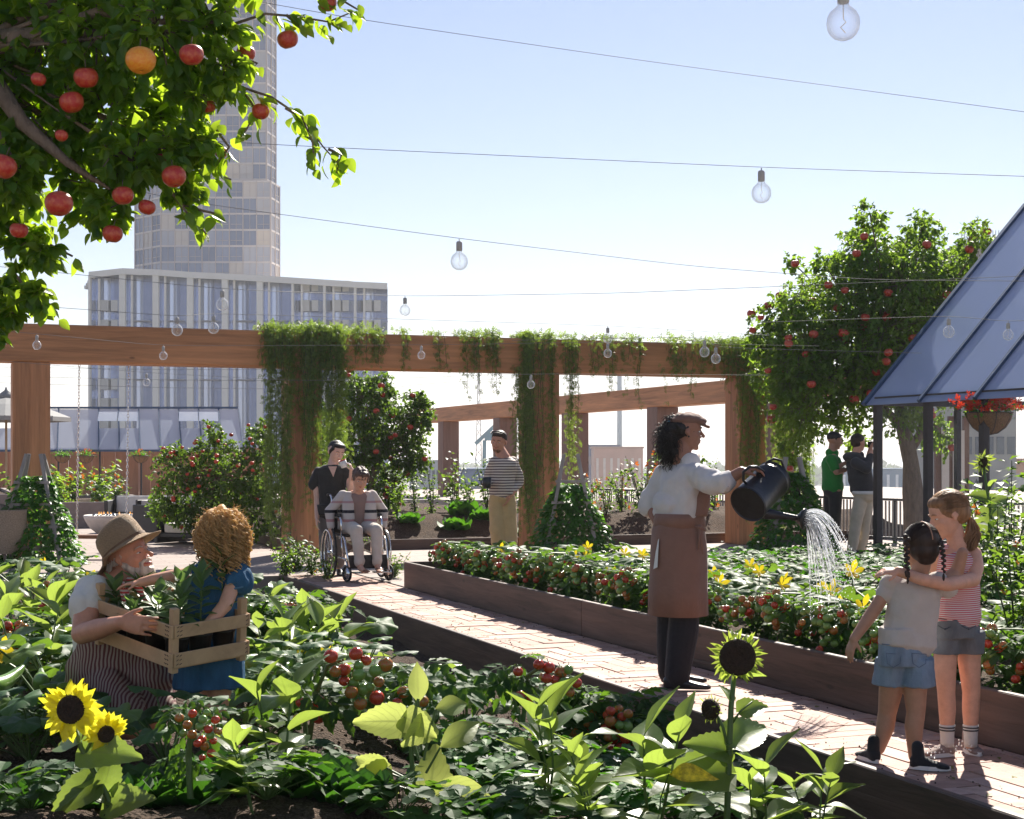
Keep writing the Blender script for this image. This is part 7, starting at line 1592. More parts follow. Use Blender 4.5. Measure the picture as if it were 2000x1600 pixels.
def curly_girl():
    Y0 = 6.72
    def q(px, py, d=0): return P(px, py, Y0+d)
    t = person('little girl with golden brown curls in a blue denim dress holding the crate', (q(420, 0).x, Y0, .12))
    b = Blob(); H = .205; f = V((-.72, .52, -.12)); hp, ax = make_head(b, q(428, 1042), f, (.02, 0, 1), H)
    b.cap(hp(0, -.08, -.3), q(436, 1102), .034, .044); rd = V((.75, .62, 0)); torso(b, q(415, 1275), q(434, 1102), rd, .08, .075, .085, .06, .055, .055)
    sh = q(462, 1124, -.06); el = q(440, 1182, -.16); wr = q(404, 1222, -.22); b.chain([sh, el, wr], [.034, .031, .022]); hand(b, wr, V((-.75, -.1, -.5)), V((-.1, .8, -.3)), V((-.3, -.2, 1)), .72, .55)
    b.chain([q(405, 1122, .1), q(350, 1124, .05), q(300, 1132, 0), q(275, 1138, -.02)], [.038, .032, .025, .021]); hand(b, q(275, 1138, -.02), V((-1, 0, -.1)), V((0, 0, -1)), V((0, -1, 0)), .7, .3)
    for hx, d, ax_ in ((408, .06, 415), (430, -.02, 428)): b.chain([q(hx, 1290, d), q(hx+2, 1345, d), q(ax_, 1375, d), q(ax_, 1420, d)], [.07, .048, .042, .03])
    for x, d in ((415, .06), (428, -.02)): b.cap(q(x, 1424, d), q(x-8, 1432, d-.10), .028, .022)
    b.fuse('body', SK_fair, t, voxel=.005, smooth=3)
    M_dd = denim('blue_denim', (.035, .115, .22)); F2 = rd.cross(Zd)
    b = Blob(); b.loft([(q(410, 1340), rd*.165, F2*.155), (q(412, 1290), rd*.155, F2*.145), (q(416, 1220), rd*.138, F2*.128), (q(422, 1150), rd*.122, F2*.108), (q(432, 1112), rd*.115, F2*.085), (q(436, 1098), rd*.075, F2*.06)], 28)
    b.cap(q(462, 1116, -.04), q(466, 1138, -.08), .052, .055); b.cap(q(405, 1112, .08), q(392, 1122, .08), .048, .048)
    dr = b.fuse('denim_dress', M_dd, t, voxel=.005, smooth=1, disp=(.018, 10, (1.8, 1.8, .3)))
    mb = MB(); n = 20; 
    mb.torus(q(463, 1146, -.085), V((-.2, -.1, 1)), .047, .005, 24, 6); mb.torus(q(436, 1099), V((.05, .1, 1)), .058, .005, 24, 6); mb.build('trim', denim('light_trim', (.09, .2, .32)), dr, smooth=True)
    b = Blob(); b.ell(hp(0, -.09, .14), (.40*H, .46*H, .40*H), ax, 20, 14); b.ell(hp(0, -.22, -.12), (.42*H, .34*H, .34*H), ax); b.ell(hp(.2, -.08, -.2), (.22*H, .26*H, .26*H), ax); b.ell(hp(-.2, -.08, -.2), (.22*H, .26*H, .26*H), ax); b.ell(hp(0, -.2, -.38), (.40*H, .24*H, .20*H), ax); b.ell(hp(.24, -.1, -.36), (.2*H, .2*H, .2*H), ax)
    hr = b.fuse('hair', H_curl, t, voxel=.006, smooth=1, disp=(.02, 24)); random.seed(8); rr = []
    for i in range(520):
        a = rnd(-1, 1)*2.5; zz = rnd(-.55, .50); k = math.sqrt(max(.72 if zz < 0 else .05, 1-((zz-.08)/.5)**2)); x = math.sin(a)*.47*k; y = -.10-math.cos(a)*.52*k
        if y > .18 and zz < .25: continue
        rr.append((hp(x, y, zz), (ax[0]*math.sin(a)-ax[1]*math.cos(a)+ax[2]*(zz-.05)*2).normalized()))
    def gen(pr):
        p, n_ = pr; tan = (V((0, 0, -1))-n_*(-n_.z)).normalized() if abs(n_.z) < .97 else ax[1]*-1; d = (tan*1.1+n_*.10+V((rnd(-.25, .25), rnd(-.25, .25), rnd(-.3, 0)))).normalized(); x, y = frame(d); w0 = rnd(0, 6); L_ = rnd(.045, .09); R_ = rnd(.007, .015)
        return [p+d*(L_*k/19)+Zd*(-.02*(k/19)**2)+(x*math.cos(w0+k*.95)+y*math.sin(w0+k*.95))*R_*(.35+.65*k/19) for k in range(20)]
    strands('curls', H_curl, hr, rr, gen, .0030, 4)
    def ring(pr):
        p, n_ = pr; q0 = p+n_*.004; L_ = rnd(.07, .12); w0 = rnd(0, 6); R_ = rnd(.009, .014); o_ = V((n_.x, n_.y, 0))*.018
        return [q0+V((0, 0, -L_*k/17))+o_*math.sin(k/17*PI)+V((math.cos(w0+k*1.05), math.sin(w0+k*1.05), 0))*R_*min(1, k/5) for k in range(18)]
    strands('ringlets', H_curl, hr, [r_ for r_ in rr if (r_[0]-hp(0, 0, 0)).dot(ax[2]) < .25*H][:190], ring, .0042, 5)
    def gen(pr):
        p, n_ = pr; d = (n_+V((rnd(-.5, .5), rnd(-.5, .5), rnd(-.4, .3)))).normalized(); x, y = frame(d); w0 = rnd(0, 6); return [p+d*(.035*k/6)+(x*math.cos(w0+k*1.2)+y*math.sin(w0+k*1.2))*.004 for k in range(7)]
    strands('flyaway_hair', H_curl, hr, rr[::2], gen, .0007, 3)
curly_girl()

# ------------------------------------------------------------------ 6 nurse, 7 seated woman, wheelchair
def nurse():
    Y0 = 17.95
    def q(px, py, d=0): return P(px, py, Y0+d)
    t = person('nurse in black scrubs drinking from a mug behind the wheelchair', (q(650, 0).x, Y0, 0))
    b = Blob(); H = .262; f = V((.55, -.78, -.30)); hp, ax = make_head(b, q(657, 883), f, (.10, 0, 1), H, nose=.7, wide=1.08)
    b.cap(hp(0, -.08, -.3), q(650, 912), .054, .072); rd = V((-.95, -.25, 0)); torso(b, q(648, 1010), q(648, 916), rd, .13, .105, .155, .09, .07, .08)
    b.chain([q(617, 926), q(620, 975, -.02), q(619, 1012, -.12)], [.05, .04, .027]); hand(b, q(619, 1012, -.12), V((0, -.2, -1)), V((1, .2, 0)), V((0, -1, 0)), .95, .3)
    b.chain([q(681, 934, -.03), q(685, 958, -.1), q(687, 918, -.22)], [.05, .04, .027]); hand(b, q(687, 920, -.22), V((-.25, -.1, 1)), V((-1, .1, 0)), V((0, -1, .3)), .95, .9)
    for x in (638, 660): b.chain([q(x, 1012), q(x, 1060), q(x, 1105)], [.085, .06, .04])
    b.fuse('body', SK_pale, t, voxel=.007, smooth=3); face_parts(t, hp, ax, H, H_black, open_=.3)
    M_sc = cloth('black_scrubs', (.030, .030, .030), .85, .12, 20, .4); b = Blob(); torso(b, q(648, 1006), q(649, 908), rd, .155, .14, .175, .12, .11, .10, g=.014); b.cap(q(622, 922), q(614, 948), .060, .068); b.cap(q(675, 922), q(684, 946, -.04), .060, .066); b.loft([(q(648, 985), rd*.185, Yd*.14), (q(648, 1006), rd*.185, Yd*.145)], 24)
    b.fuse('scrub_top', M_sc, t, voxel=.009, smooth=2, disp=(.014, 7)); mb = MB(); mb.quad(q(641, 911, -.10), q(658, 911, -.11), q(651, 932, -.142)); mb.build('neck_opening', SK_pale, t)
    b = Blob()
    for x in (638, 661): b.chain([q(x, 1010), q(x, 1060), q(x, 1098)], [.105, .09, .075])
    b.fuse('trousers', cloth('grey_trousers', (.16, .15, .15)), t, voxel=.01, smooth=3)
    for x in (638, 661): shoe('shoe', V((q(x, 0).x, Y0+.06, 0)), (.2, -1, 0), .25, M_shoe, t)
    b = Blob(); b.ell(hp(0, -.09, .16), (.36*H, .42*H, .36*H), ax); b.ell(hp(0, .12, .33), (.31*H, .24*H, .13*H), ax); b.ell(hp(0, -.52, .05), (.17*H, .16*H, .18*H), ax); b.cap(hp(.29, .14, .18), hp(.31, -.05, -.06), .09*H, .08*H); b.cap(hp(-.29, .14, .18), hp(-.31, -.05, -.06), .09*H, .08*H); b.ell(hp(0, -.2, -.02), (.31*H, .28*H, .26*H), ax); b.fuse('hair', H_black, t, voxel=.005, smooth=3)
    m = thing('mug', 'white mug with red inside raised to the lips of the nurse', 'mug', q(672, 914, -.25)); mb = MB(); mb.lathe([(.030, -.045), (.040, -.04), (.042, .045), (.039, .045), (.037, -.03), (.001, -.032)], q(671, 906, -.24), V((-.35, -.1, 1)), 20, cap=False); mb.build('cup', M_white, m, smooth=True)
    mb = MB(); mb.lathe([(.0425, .036), (.0432, .047), (.038, .047), (.036, .02), (.001, .02)], q(671, 906, -.24), V((-.35, -.1, 1)), 20, cap=False); mb.build('rim', mat('red_glaze', (.55, .05, .04), .3), m, smooth=True); mb = MB(); mb.torus(q(679, 908, -.24), V((.1, 1, 0)), .024, .006, 16, 6); mb.build('handle', M_white, m, smooth=True)
nurse()
def wheelchair():
    Y0 = 17.3
    def q(px, py, d=0): return P(px, py, Y0+d)
    f = V((.36, -.93, 0)).normalized(); r = f.cross(Zd); c = V(((697-1000)/F*17.45, 17.45, 0))   # r = sitter's right
    def L(x, y, z): return c+r*x+f*y+Zd*z
    t = thing('wheelchair', 'chrome wheelchair with black seat and calf strap at the end of the path', 'wheelchair', c)
    M_rub = mat('black_rubber', (.02, .02, .02), .7); M_blk = mat('black_vinyl', (.018, .018, .02), .5, .1, 10)
    for s in (-1, 1):
        wc = L(s*.30, -.05, .30); mb = MB(); mb.torus(wc, r, .285, .014, 44, 8); w_ = mb.build('wheel', M_rub, t, smooth=True)
        mb = MB(); mb.torus(wc, r, .268, .008, 44, 6); mb.lathe([(.025, -.03), (.025, .03)], wc, r, 12)
        for k in range(24):
            a = 2*PI*k/24; d = f*math.cos(a)+Zd*math.sin(a); mb.tube([wc+r*(.02*(-1)**k), wc+d*.265], .0016, 4, cap=False)
        mb.build('spokes', M_chrome, w_, smooth=True); mb = MB(); mb.torus(wc+r*s*.04, r, .255, .008, 44, 6); mb.build('hand_rim', M_chrome, w_, smooth=True)
        cc = L(s*.24, .46, .095); mb = MB(); mb.torus(cc, (r+f*.3), .080, .014, 28, 6); cw = mb.build('caster', M_rub, t, smooth=True); mb = MB(); mb.lathe([(.065, -.008), (.065, .008)], cc, (r+f*.3), 20); mb.tube([cc, cc+Zd*.11, L(s*.24, .40, .24)], .010, 6); mb.build('caster_fork', M_chrome, cw, smooth=True)
        mb = MB()
        mb.tube([L(s*.235, -.22, .25), L(s*.235, -.22, .9), L(s*.235, -.26, .94), L(s*.235, -.38, .945)], .012, 8)
        mb.tube([L(s*.235, -.20, .70), L(s*.235, .16, .70), L(s*.235, .20, .66), L(s*.235, .20, .50)], .012, 8)
        mb.tube([L(s*.235, -.22, .49), L(s*.235, .30, .49), L(s*.235, .36, .45), L(s*.225, .52, .13)], .012, 8); mb.tube([L(s*.235, -.22, .25), L(s*.235, .40, .25)], .011, 8); mb.tube([L(s*.235, .22, .49), L(s*.235, .24, .25)], .011, 8)
        mb.build('side_frame', M_chrome, t, smooth=True)
        mb = MB(); mb.box(L(s*.235, .0, .725), (.05, .26, .03), (r, f, Zd), bev=.006); mb.build('armrest', M_blk, t); mb = MB(); mb.tube([L(s*.235, -.30, .945), L(s*.235, -.42, .945)], .017, 8); mb.build('grip', M_blk, t, smooth=True)
        mb = MB(); mb.box(L(s*.12, .56, .11), (.16, .14, .014), (r, f, Zd), bev=.004); mb.build('footplate', M_chrome, t)
    mb = MB(); mb.beam(L(-.22, .05, .26), L(.22, .05, .47), .022, .022); mb.beam(L(.22, .07, .26), L(-.22, .07, .47), .022, .022); mb.build('cross_brace', M_chrome, t)
    mb = MB(); mb.box(L(0, .05, .50), (.45, .44, .03), (r, f, Zd), bev=.01); mb.build('seat', M_blk, t); mb = MB(); mb.box(L(0, -.215, .72), (.46, .03, .42), (r, f, Zd), bev=.01); mb.build('backrest', M_blk, t)
    mb = MB(); mb.box(L(0, .43, .22), (.46, .012, .15), (r, f, Zd)); mb.build('calf_strap', M_blk, t)
wheelchair()
def seated_woman():
    c = V(((697-1000)/F*17.45, 17.45, 0)); f = V((.36, -.93, 0)).normalized(); r = f.cross(Zd)
    def L(x, y, z): return c+r*x+f*y+Zd*z
    t = person('older woman with short hair and plaid cardigan sitting in the wheelchair', L(0, 0, .5))
    b = Blob(); H = .262; hf = V((.25, -.90, -.30)); hp, ax = make_head(b, L(0, .14, 1.13), hf, (.12, 0, 1), H, wide=1.08)
    b.cap(hp(0, -.08, -.3), L(0, .06, .98), .048, .06); torso(b, L(0, -.06, .55), L(0, .05, 1.0), r, .14, .12, .155, .10, .09, .09)
    wr = {}
    for s in (-1, 1):
        sh = L(s*.17, .03, .945); el = L(s*.31, -.02, .76); w_ = L(s*.31, .03, .56); b.chain([sh, el, w_], [.052, .042, .028]); hand(b, w_, V((0, 0, -1))+f*.15, r*-s, f, .95, .5)
        kn = L(s*.115, .40, .56); an = L(s*.10, .50, .17); b.chain([L(s*.09, -.02, .57), kn, kn.lerp(an, .4), an], [.09, .066, .055, .035]); b.cap(an, an+f*.12-Zd*.035, .034, .026)
    b.fuse('body', SK_fair, t, voxel=.007, smooth=3); face_parts(t, hp, ax, H, H_brown, open_=.3)
    b = Blob(); torso(b, L(0, -.06, .56), L(0, .04, .99), r, .165, .145, .165, .135, .13, .112, g=.008); b.fuse('knit_top', cloth('mauve_knit', (.28, .19, .17)), t, voxel=.008, smooth=3)
    # cardigan: two open fronts, back and sleeves, horizontal bands
    m, nt, out = newmat('plaid_cardigan'); LK = nt.links.new; bs = N(nt, 'ShaderNodeBsdfPrincipled', i_Roughness=.9); tc = N(nt, 'ShaderNodeTexCoord'); se = N(nt, 'ShaderNodeSeparateXYZ'); LK(tc.outputs['Object'], se.inputs[0])
    mr = N(nt, 'ShaderNodeMapRange'); mr.inputs[1].default_value = 0; mr.inputs[2].default_value = .5; LK(se.outputs[2], mr.inputs[0])
    rp = nt.nodes.new('ShaderNodeValToRGB'); rp.color_ramp.interpolation = 'CONSTANT'; cs = [(0, (.42, .33, .31)), (.10, (.55, .50, .47)), (.30, (.42, .22, .22)), (.36, (.55, .50, .47)), (.50, (.02, .02, .03)), (.57, (.58, .53, .5)), (.72, (.45, .27, .27)), (.77, (.56, .51, .48))]
    while len(rp.color_ramp.elements) < len(cs): rp.color_ramp.elements.new(.5)
    for e, (p, c_) in zip(rp.color_ramp.elements, cs): e.position = p; e.color = rgba(c_)
    LK(mr.outputs[0], rp.inputs[0]); LK(rp.outputs[0], bs.inputs['Base Color']); LK(bs.outputs[0], out.inputs[0])
    b = Blob(); b.loft([(L(0, -.12, .56), r*.19, f*.10), (L(0, -.10, .70), r*.20, f*.10), (L(0, -.05, .88), r*.20, f*.10), (L(0, 0, .98), r*.14, f*.07)], 24)
    for s in (-1, 1):
        b.loft([(L(s*.14, .12, .56), r*.06, f*.06), (L(s*.13, .10, .68), r*.075, f*.07), (L(s*.13, .10, .85), r*.07, f*.06), (L(s*.11, .04, .99), r*.045, f*.045)], 16); b.chain([L(s*.17, .03, .945), L(s*.312, -.02, .765), L(s*.31, .02, .60)], [.064, .056, .044])
    b.fuse('cardigan', m, t, voxel=.008, smooth=2, disp=(.008, 8))
    b = Blob()
    for s in (-1, 1): kn = L(s*.115, .40, .565); an = L(s*.10, .48, .24); b.chain([L(s*.09, -.02, .58), kn, an], [.095, .072, .052]); b.cap(an, an-Zd*.02, .056, .056)
    b.fuse('trousers', cloth('cream_trousers', (.60, .53, .46)), t, voxel=.008, smooth=3, disp=(.010, 9))
    for s in (-1, 1): an = L(s*.10, .50, .115); shoe('shoe', an-Zd*.0, f+r*(-s*.15), .22, mat('tan_leather', (.26, .10, .05), .45), t, h=.05, w_=.036)
    b = Blob(); b.ell(hp(0, -.08, .17), (.37*H, .43*H, .37*H), ax); b.ell(hp(0, .16, .30), (.32*H, .22*H, .16*H), ax); b.ell(hp(.28, .1, .12), (.08*H, .12*H, .2*H), ax); b.ell(hp(-.28, .1, .12), (.08*H, .12*H, .2*H), ax); b.fuse('hair', hairmat('greying_hair', (.12, .075, .06), (.3, .2, .15), .15, .6), t, voxel=.005, smooth=1, disp=(.012, 35))
seated_woman()

# ------------------------------------------------------------------ 8 striped shirt man, 9 green polo man, 10 hooded man
def striped_man():
    Y0 = 17.1
    def q(px, py, d=0): return P(px, py, Y0+d)
    t = person('man in striped long sleeved shirt and tan trousers holding a black cup', (q(982, 0).x, Y0, 0))
    b = Blob(); H = .252; f = V((-.30, -.9, -.10)); hp, ax = make_head(b, q(974, 863), f, (.10, 0, 1), H, jaw=1.1)
    b.cap(hp(0, -.1, -.3), q(984, 895), .060, .075); rd = V((-.90, .42, 0)); torso(b, q(981, 975), q(985, 892), rd, .13, .12, .15, .09, .09, .09)
    b.chain([q(962, 906), q(954, 936, .06), q(953, 948, -.15)], [.05, .043, .03]); hand(b, q(953, 948, -.15), V((0, -1, .1)), V((-1, 0, 0)), V((0, 0, 1)), 1, 1.0)
    b.chain([q(1004, 908, .03), q(1014, 944, .08), q(998, 966, -.08)], [.05, .045, .032]); hand(b, q(998, 966, -.08), V((-.5, -.1, -1)), V((-1, 0, .3)), V((0, -1, 0)), 1, .2)
    for x in (970, 991): b.chain([q(x, 980), q(x+2, 1040), q(x+4, 1125)], [.075, .06, .04])
    b.fuse('body', SK_tan, t, voxel=.006, smooth=3); face_parts(t, hp, ax, H, H_dkbrown, open_=.4)
    b = Blob(); torso(b, q(980, 970), q(985, 893), rd, .138, .128, .152, .115, .11, .105, g=.010); b.chain([q(966, 903), q(957, 922, .03), q(953, 938, .05), q(953, 946, -.10)], [.062, .058, .052, .044]); b.chain([q(1001, 903, .02), q(1010, 925, .06), q(1014, 943, .08), q(1002, 958, -.03)], [.064, .060, .054, .044]); b.loft([(q(980, 955), rd*.148, Yd*.12), (q(980, 966), rd*.148, Yd*.12)], 24); b.fuse('striped_shirt', stripes('navy_cream_stripes', (.10, .055, .06), (.66, .58, .50), 2, 33, .42), t, voxel=.007, smooth=2, disp=(.012, 8))
    b = Blob(); b.ell(q(981, 972), (.150, .12, .08)); b.chain([q(971, 980), q(972, 1035, -.03), q(980, 1120)], [.098, .088, .07]); b.chain([q(991, 980), q(994, 1035), q(998, 1124)], [.098, .090, .075]); b.fuse('trousers', cloth('tan_trousers', (.54, .38, .19)), t, voxel=.008, smooth=3, disp=(.012, 7))
    for x in (976, 996): shoe('shoe', V((q(x, 0).x, Y0+.08, 0)), (-.2, -1, 0), .27, M_shoe, t)
    b = Blob(); b.ell(hp(0, -.08, .17), (.35*H, .42*H, .35*H), ax); b.ell(hp(0, .1, .33), (.29*H, .24*H, .13*H), ax); b.fuse('hair', H_dkbrown, t, voxel=.006, smooth=2); b = Blob(); b.ell(hp(0, .17, -.36), (.20*H, .165*H, .13*H), ax); b.cap(hp(-.1, .315, -.19), hp(.1, .315, -.19), .03*H, .03*H); b.fuse('beard', hairmat('ginger_beard', (.22, .10, .06)), t, voxel=.006, smooth=2)
    mb = MB(); mb.tube([hp(-.38, .0, .30), hp(-.25, .22, .44), hp(0, .28, .49), hp(.25, .22, .44), hp(.38, .0, .30)], [.004, .010, .006, .010, .004], 6); mb.build('sunglasses', M_dark, t, smooth=True)
    m = thing('mug', 'black cup held at the side of the striped shirt man', 'cup', q(951, 950, -.26)); mb = MB(); mb.lathe([(.036, -.065), (.043, -.06), (.050, .06), (.046, .062), (.043, -.05), (.001, -.052)], q(951, 943, -.26), Zd, 20, cap=False); mb.build('cup', M_shoe, m, smooth=True); mb = MB(); mb.torus(q(945, 942, -.26), Yd, .03, .007, 16, 6); mb.build('handle', M_shoe, m, smooth=True)
striped_man()
def polo_man():
    Y0 = 21.6
    def q(px, py, d=0): return P(px, py, Y0+d)
    t = person('dark haired man in green polo shirt standing with folded arms by the railing', (q(1628, 0).x, Y0, 0))
    b = Blob(); H = .25; f = V((.95, -.12, -.12)); hp, ax = make_head(b, q(1631, 861), f, (.06, 0, 1), H)
    b.cap(hp(0, -.08, -.3), q(1625, 890), .06, .07); rd = V((.35, -.93, 0)); torso(b, q(1627, 962), q(1624, 888), rd, .165, .155, .155, .10, .09, .09)
    b.chain([q(1625, 900, -.18), q(1634, 922, -.22), q(1650, 918, -.14)], [.055, .045, .034]); hand(b, q(1649, 918, -.14), V((.1, .8, 0)), V((-1, 0, 0)), V((0, 0, 1)), .9, .5); b.chain([q(1632, 900, .16), q(1642, 925, .1), q(1634, 912, -.2)], [.055, .045, .034])
    b.chain([q(1636, 912, -.2), q(1650, 905, -.2)], [.034, .028]); hand(b, q(1650, 905, -.2), V((.5, 0, .9)), V((-1, 0, .3)), V((0, -1, 0)), .9, .6)
    for x, d in ((1622, .06), (1632, -.06)): b.chain([q(x, 965, d), q(x, 1020, d), q(x, 1078, d)], [.075, .055, .036])
    b.fuse('body', SK_olive, t, voxel=.009, smooth=3); face_parts(t, hp, ax, H, H_black, open_=.4)
    b = Blob(); torso(b, q(1627, 956), q(1624, 890), rd, .155, .15, .165, .13, .125, .115, g=.014); b.cap(q(1624, 898, -.16), q(1630, 913, -.2), .075, .072); b.cap(q(1630, 898, .14), q(1636, 912, .12), .07, .07); b.cap(q(1620, 884), q(1630, 886), .06, .06); b.fuse('polo_shirt', cloth('green_polo', (.02, .22, .035)), t, voxel=.01, smooth=2, disp=(.012, 7))
    b = Blob(); b.ell(q(1627, 960), (.14, .15, .10)); b.chain([q(1622, 962, .06), q(1621, 1020, .06), q(1620, 1078, .06)], [.098, .078, .062]); b.chain([q(1632, 962, -.06), q(1631, 1020, -.06), q(1628, 1078, -.06)], [.10, .08, .064]); b.fuse('trousers', cloth('black_jeans', (.03, .03, .034)), t, voxel=.01, smooth=3)
    for d in (.07, -.07): shoe('shoe', V((q(1622, 0).x, Y0+d, 0)), (1, 0, 0), .27, M_shoe, t)
    b = Blob(); b.ell(hp(0, -.08, .19), (.35*H, .42*H, .34*H), ax); b.cap(hp(0, .2, .36), hp(0, .36, .34), .12*H, .06*H, flat=.5); b.cap(hp(.3, 0, .12), hp(.3, .0, -.05), .05*H, .04*H); b.cap(hp(-.3, 0, .12), hp(-.3, .0, -.05), .05*H, .04*H); b.fuse('hair', H_black, t, voxel=.007, smooth=2)
polo_man()
def hoodie_man():
    Y0 = 21.3
    def q(px, py, d=0): return P(px, py, Y0+d)
    t = person('man in charcoal hoodie and cream trousers raising both hands to take a picture', (q(1682, 0).x, Y0, 0))
    b = Blob(); H = .25; f = V((.85, .45, .05)); hp, ax = make_head(b, q(1677, 865), f, (.03, 0, 1), H)
    b.cap(hp(0, -.08, -.3), q(1671, 892), .058, .07); rd = V((.6, -.8, 0)); torso(b, q(1684, 965), q(1672, 892), rd, .165, .155, .155, .10, .09, .09)
    b.chain([q(1672, 905, -.18), q(1692, 915, -.24), q(1702, 882, -.05)], [.055, .045, .032]); hand(b, q(1702, 882, -.05), V((0, .1, 1)), V((1, .2, 0)), V((0, 1, 0)), 1, .6); b.chain([q(1680, 902, .17), q(1694, 905, .22), q(1698, 882, .08)], [.055, .045, .03]); hand(b, q(1698, 882, .08), V((0, 0, 1)), V((1, 0, 0)), V((0, -1, 0)), 1, .6)
    b.chain([q(1680, 968, -.02), q(1672, 1012, -.05), q(1660, 1074, -.08)], [.075, .055, .036]); b.chain([q(1692, 968, .05), q(1690, 1012, .05), q(1682, 1078, .08)], [.075, .055, .036])
    b.fuse('body', SK_fair, t, voxel=.009, smooth=3); face_parts(t, hp, ax, H, H_dkbrown, open_=.4)
    M_h = cloth('charcoal_hoodie', (.05, .05, .055)); b = Blob(); torso(b, q(1686, 958), q(1672, 894), rd, .165, .16, .17, .135, .135, .12, g=.018); b.chain([q(1672, 904, -.16), q(1692, 915, -.23), q(1700, 893, -.1)], [.078, .072, .052]); b.chain([q(1680, 902, .15), q(1694, 907, .2), q(1698, 893, .1)], [.075, .068, .05]); b.ell(q(1664, 892, .0), (.13, .15, .07)); b.cap(q(1656, 893), q(1680, 890), .07, .06); b.fuse('hoodie', M_h, t, voxel=.01, smooth=2, disp=(.014, 7))
    mb = MB(); mb.lathe([(.17, 0), (.175, .03), (.17, .05)], q(1688, 966, 0), Zd, 24); mb.build('shirt_hem', M_white, t, smooth=True)
    b = Blob(); b.ell(q(1688, 968), (.15, .15, .11)); b.chain([q(1681, 972, -.02), q(1673, 1012, -.05), q(1664, 1074, -.08)], [.10, .085, .068]); b.chain([q(1693, 972, .05), q(1690, 1012, .05), q(1683, 1074, .08)], [.10, .085, .068]); b.fuse('trousers', cloth('cream_chinos', (.60, .52, .40)), t, voxel=.01, smooth=3, disp=(.012, 7))
    for x, d in ((1660, -.08), (1680, .08)): shoe('shoe', V((q(x, 0).x, Y0+d, 0)), (.9, .4, 0), .27, M_white, t)
    b = Blob(); b.ell(hp(0, -.08, .19), (.35*H, .42*H, .34*H), ax); b.ell(hp(0, -.2, .0), (.31*H, .26*H, .25*H), ax); b.fuse('hair', H_dkbrown, t, voxel=.007, smooth=2, disp=(.008, 30))
    ph = thing('phone', 'dark phone held up between the hands of the hooded man', 'phone', q(1702, 872, 0)); mb = MB(); mb.box(q(1702, 868, .02), (.012, .15, .08), (f, f.cross(Zd), Zd), bev=.004); mb.build('case', M_shoe, ph); mb = MB(); mb.box(q(1702, 868, .02)-f*.008, (.003, .14, .07), (f, f.cross(Zd), Zd)); mb.build('screen', mat('phone_glass', (.02, .02, .03), .1), ph)
hoodie_man()
# ================================================================== strings of bulbs
def bulbglass():
    m, nt, out = newmat('bulb_glass'); L = nt.links.new; lw = N(nt, 'ShaderNodeLayerWeight', i_Blend=.35); tr = N(nt, 'ShaderNodeBsdfTransparent'); b = N(nt, 'ShaderNodeBsdfPrincipled', i_Roughness=.05); b.inputs['Base Color'].default_value = (.9, .92, .95, 1)
    r_ = nt.nodes.new('ShaderNodeMapRange'); L(lw.outputs['Facing'], r_.inputs[0]); r_.inputs[3].default_value = .06; r_.inputs[4].default_value = .85; mx = N(nt, 'ShaderNodeMixShader'); L(r_.outputs[0], mx.inputs[0]); L(tr.outputs[0], mx.inputs[1]); L(b.outputs[0], mx.inputs[2]); L(mx.outputs[0], out.inputs[0]); return m
M_bulb = bulbglass(); M_sock = mat('socket_grey', (.42, .41, .40), .6); M_wire = mat('wire', (.13, .13, .135), .6); M_fil = mat('filament', (.75, .60, .35), .4)
def bulb_meshes():
    g = MB(); g.lathe([(.016, -.062), (.017, -.072), (.026, -.080), (.038, -.091), (.0455, -.106), (.048, -.123), (.0455, -.140), (.038, -.155), (.026, -.166), (.012, -.171), (.001, -.172)], (0, 0, 0), Zd, 24, cap=False)
    s = MB(); s.lathe([(.003, 0), (.003, -.012), (.014, -.014), (.017, -.022), (.017, -.064), (.014, -.066)], (0, 0, 0), Zd, 16)
    f = MB(); f.tube([(0, 0, -.07), (0, 0, -.11), (.008, 0, -.12), (-.008, 0, -.135), (.006, 0, -.15)], .0013, 5)
    out = []
    for n_, b, m in (('glass', g, M_bulb), ('socket', s, M_sock), ('filament', f, M_fil)):
        me = b.mesh(n_); me.materials.append(m); me.polygons.foreach_set('use_smooth', np.ones(len(me.polygons), dtype=bool)); out.append(me)
    return out
ME_bg, ME_bs, ME_bf = bulb_meshes()
def string(label, pts, bulbs, r=.0035, sc_=1.0):
    """pts: (px, py, Y) nodes of the cable; bulbs: (px, py of cable, size factor)"""
    nodes = [P(*p) for p in pts]; t = thing('string_light', label, 'string light', nodes[0], 'strings of bulbs over the garden')
    dense = []
    for i in range(len(nodes)-1):
        a, b = nodes[i], nodes[i+1]
        for k in range(12): dense.append(a.lerp(b, k/12))
    dense.append(nodes[-1])
    for _ in range(6): dense = [dense[0]]+[(dense[i-1]+dense[i]*2+dense[i+1])/4 for i in range(1, len(dense)-1)]+[dense[-1]]
    mb = MB(); mb.tube(dense, r*.72, 5, cap=False); mb.build('cable', M_wire, t, smooth=True)
    for px in bulbs:
        best = None
        for a, b in zip(dense, dense[1:]):
            qa, qb = 1000+F*a.x/a.y, 1000+F*b.x/b.y
            if min(qa, qb) <= px <= max(qa, qb): k = (px-qa)/(qb-qa); best = a.lerp(b, k); break
        if best is None: continue
        g = put(ME_bs, 'socket', t, best-Zd*.004, sc_, (0, 0, 0)); 
        for me, n_ in ((ME_bg, 'glass'), (ME_bf, 'filament')):
            o = bpy.data.objects.new(n_, me); COL.objects.link(o); o.parent = g
string('highest cable with one large bulb at the top right of the sky', [(1200, -84, 4.6), (1647, -38, 4.4), (2300, -29, 4.2)], [1647], .0022)
string('long bare cable sloping down across the sky beneath the large bulb', [(430, -10, 6.5), (700, 38, 6.5), (1250, 118, 6.5), (2100, 232, 6.5)], [], .0018)
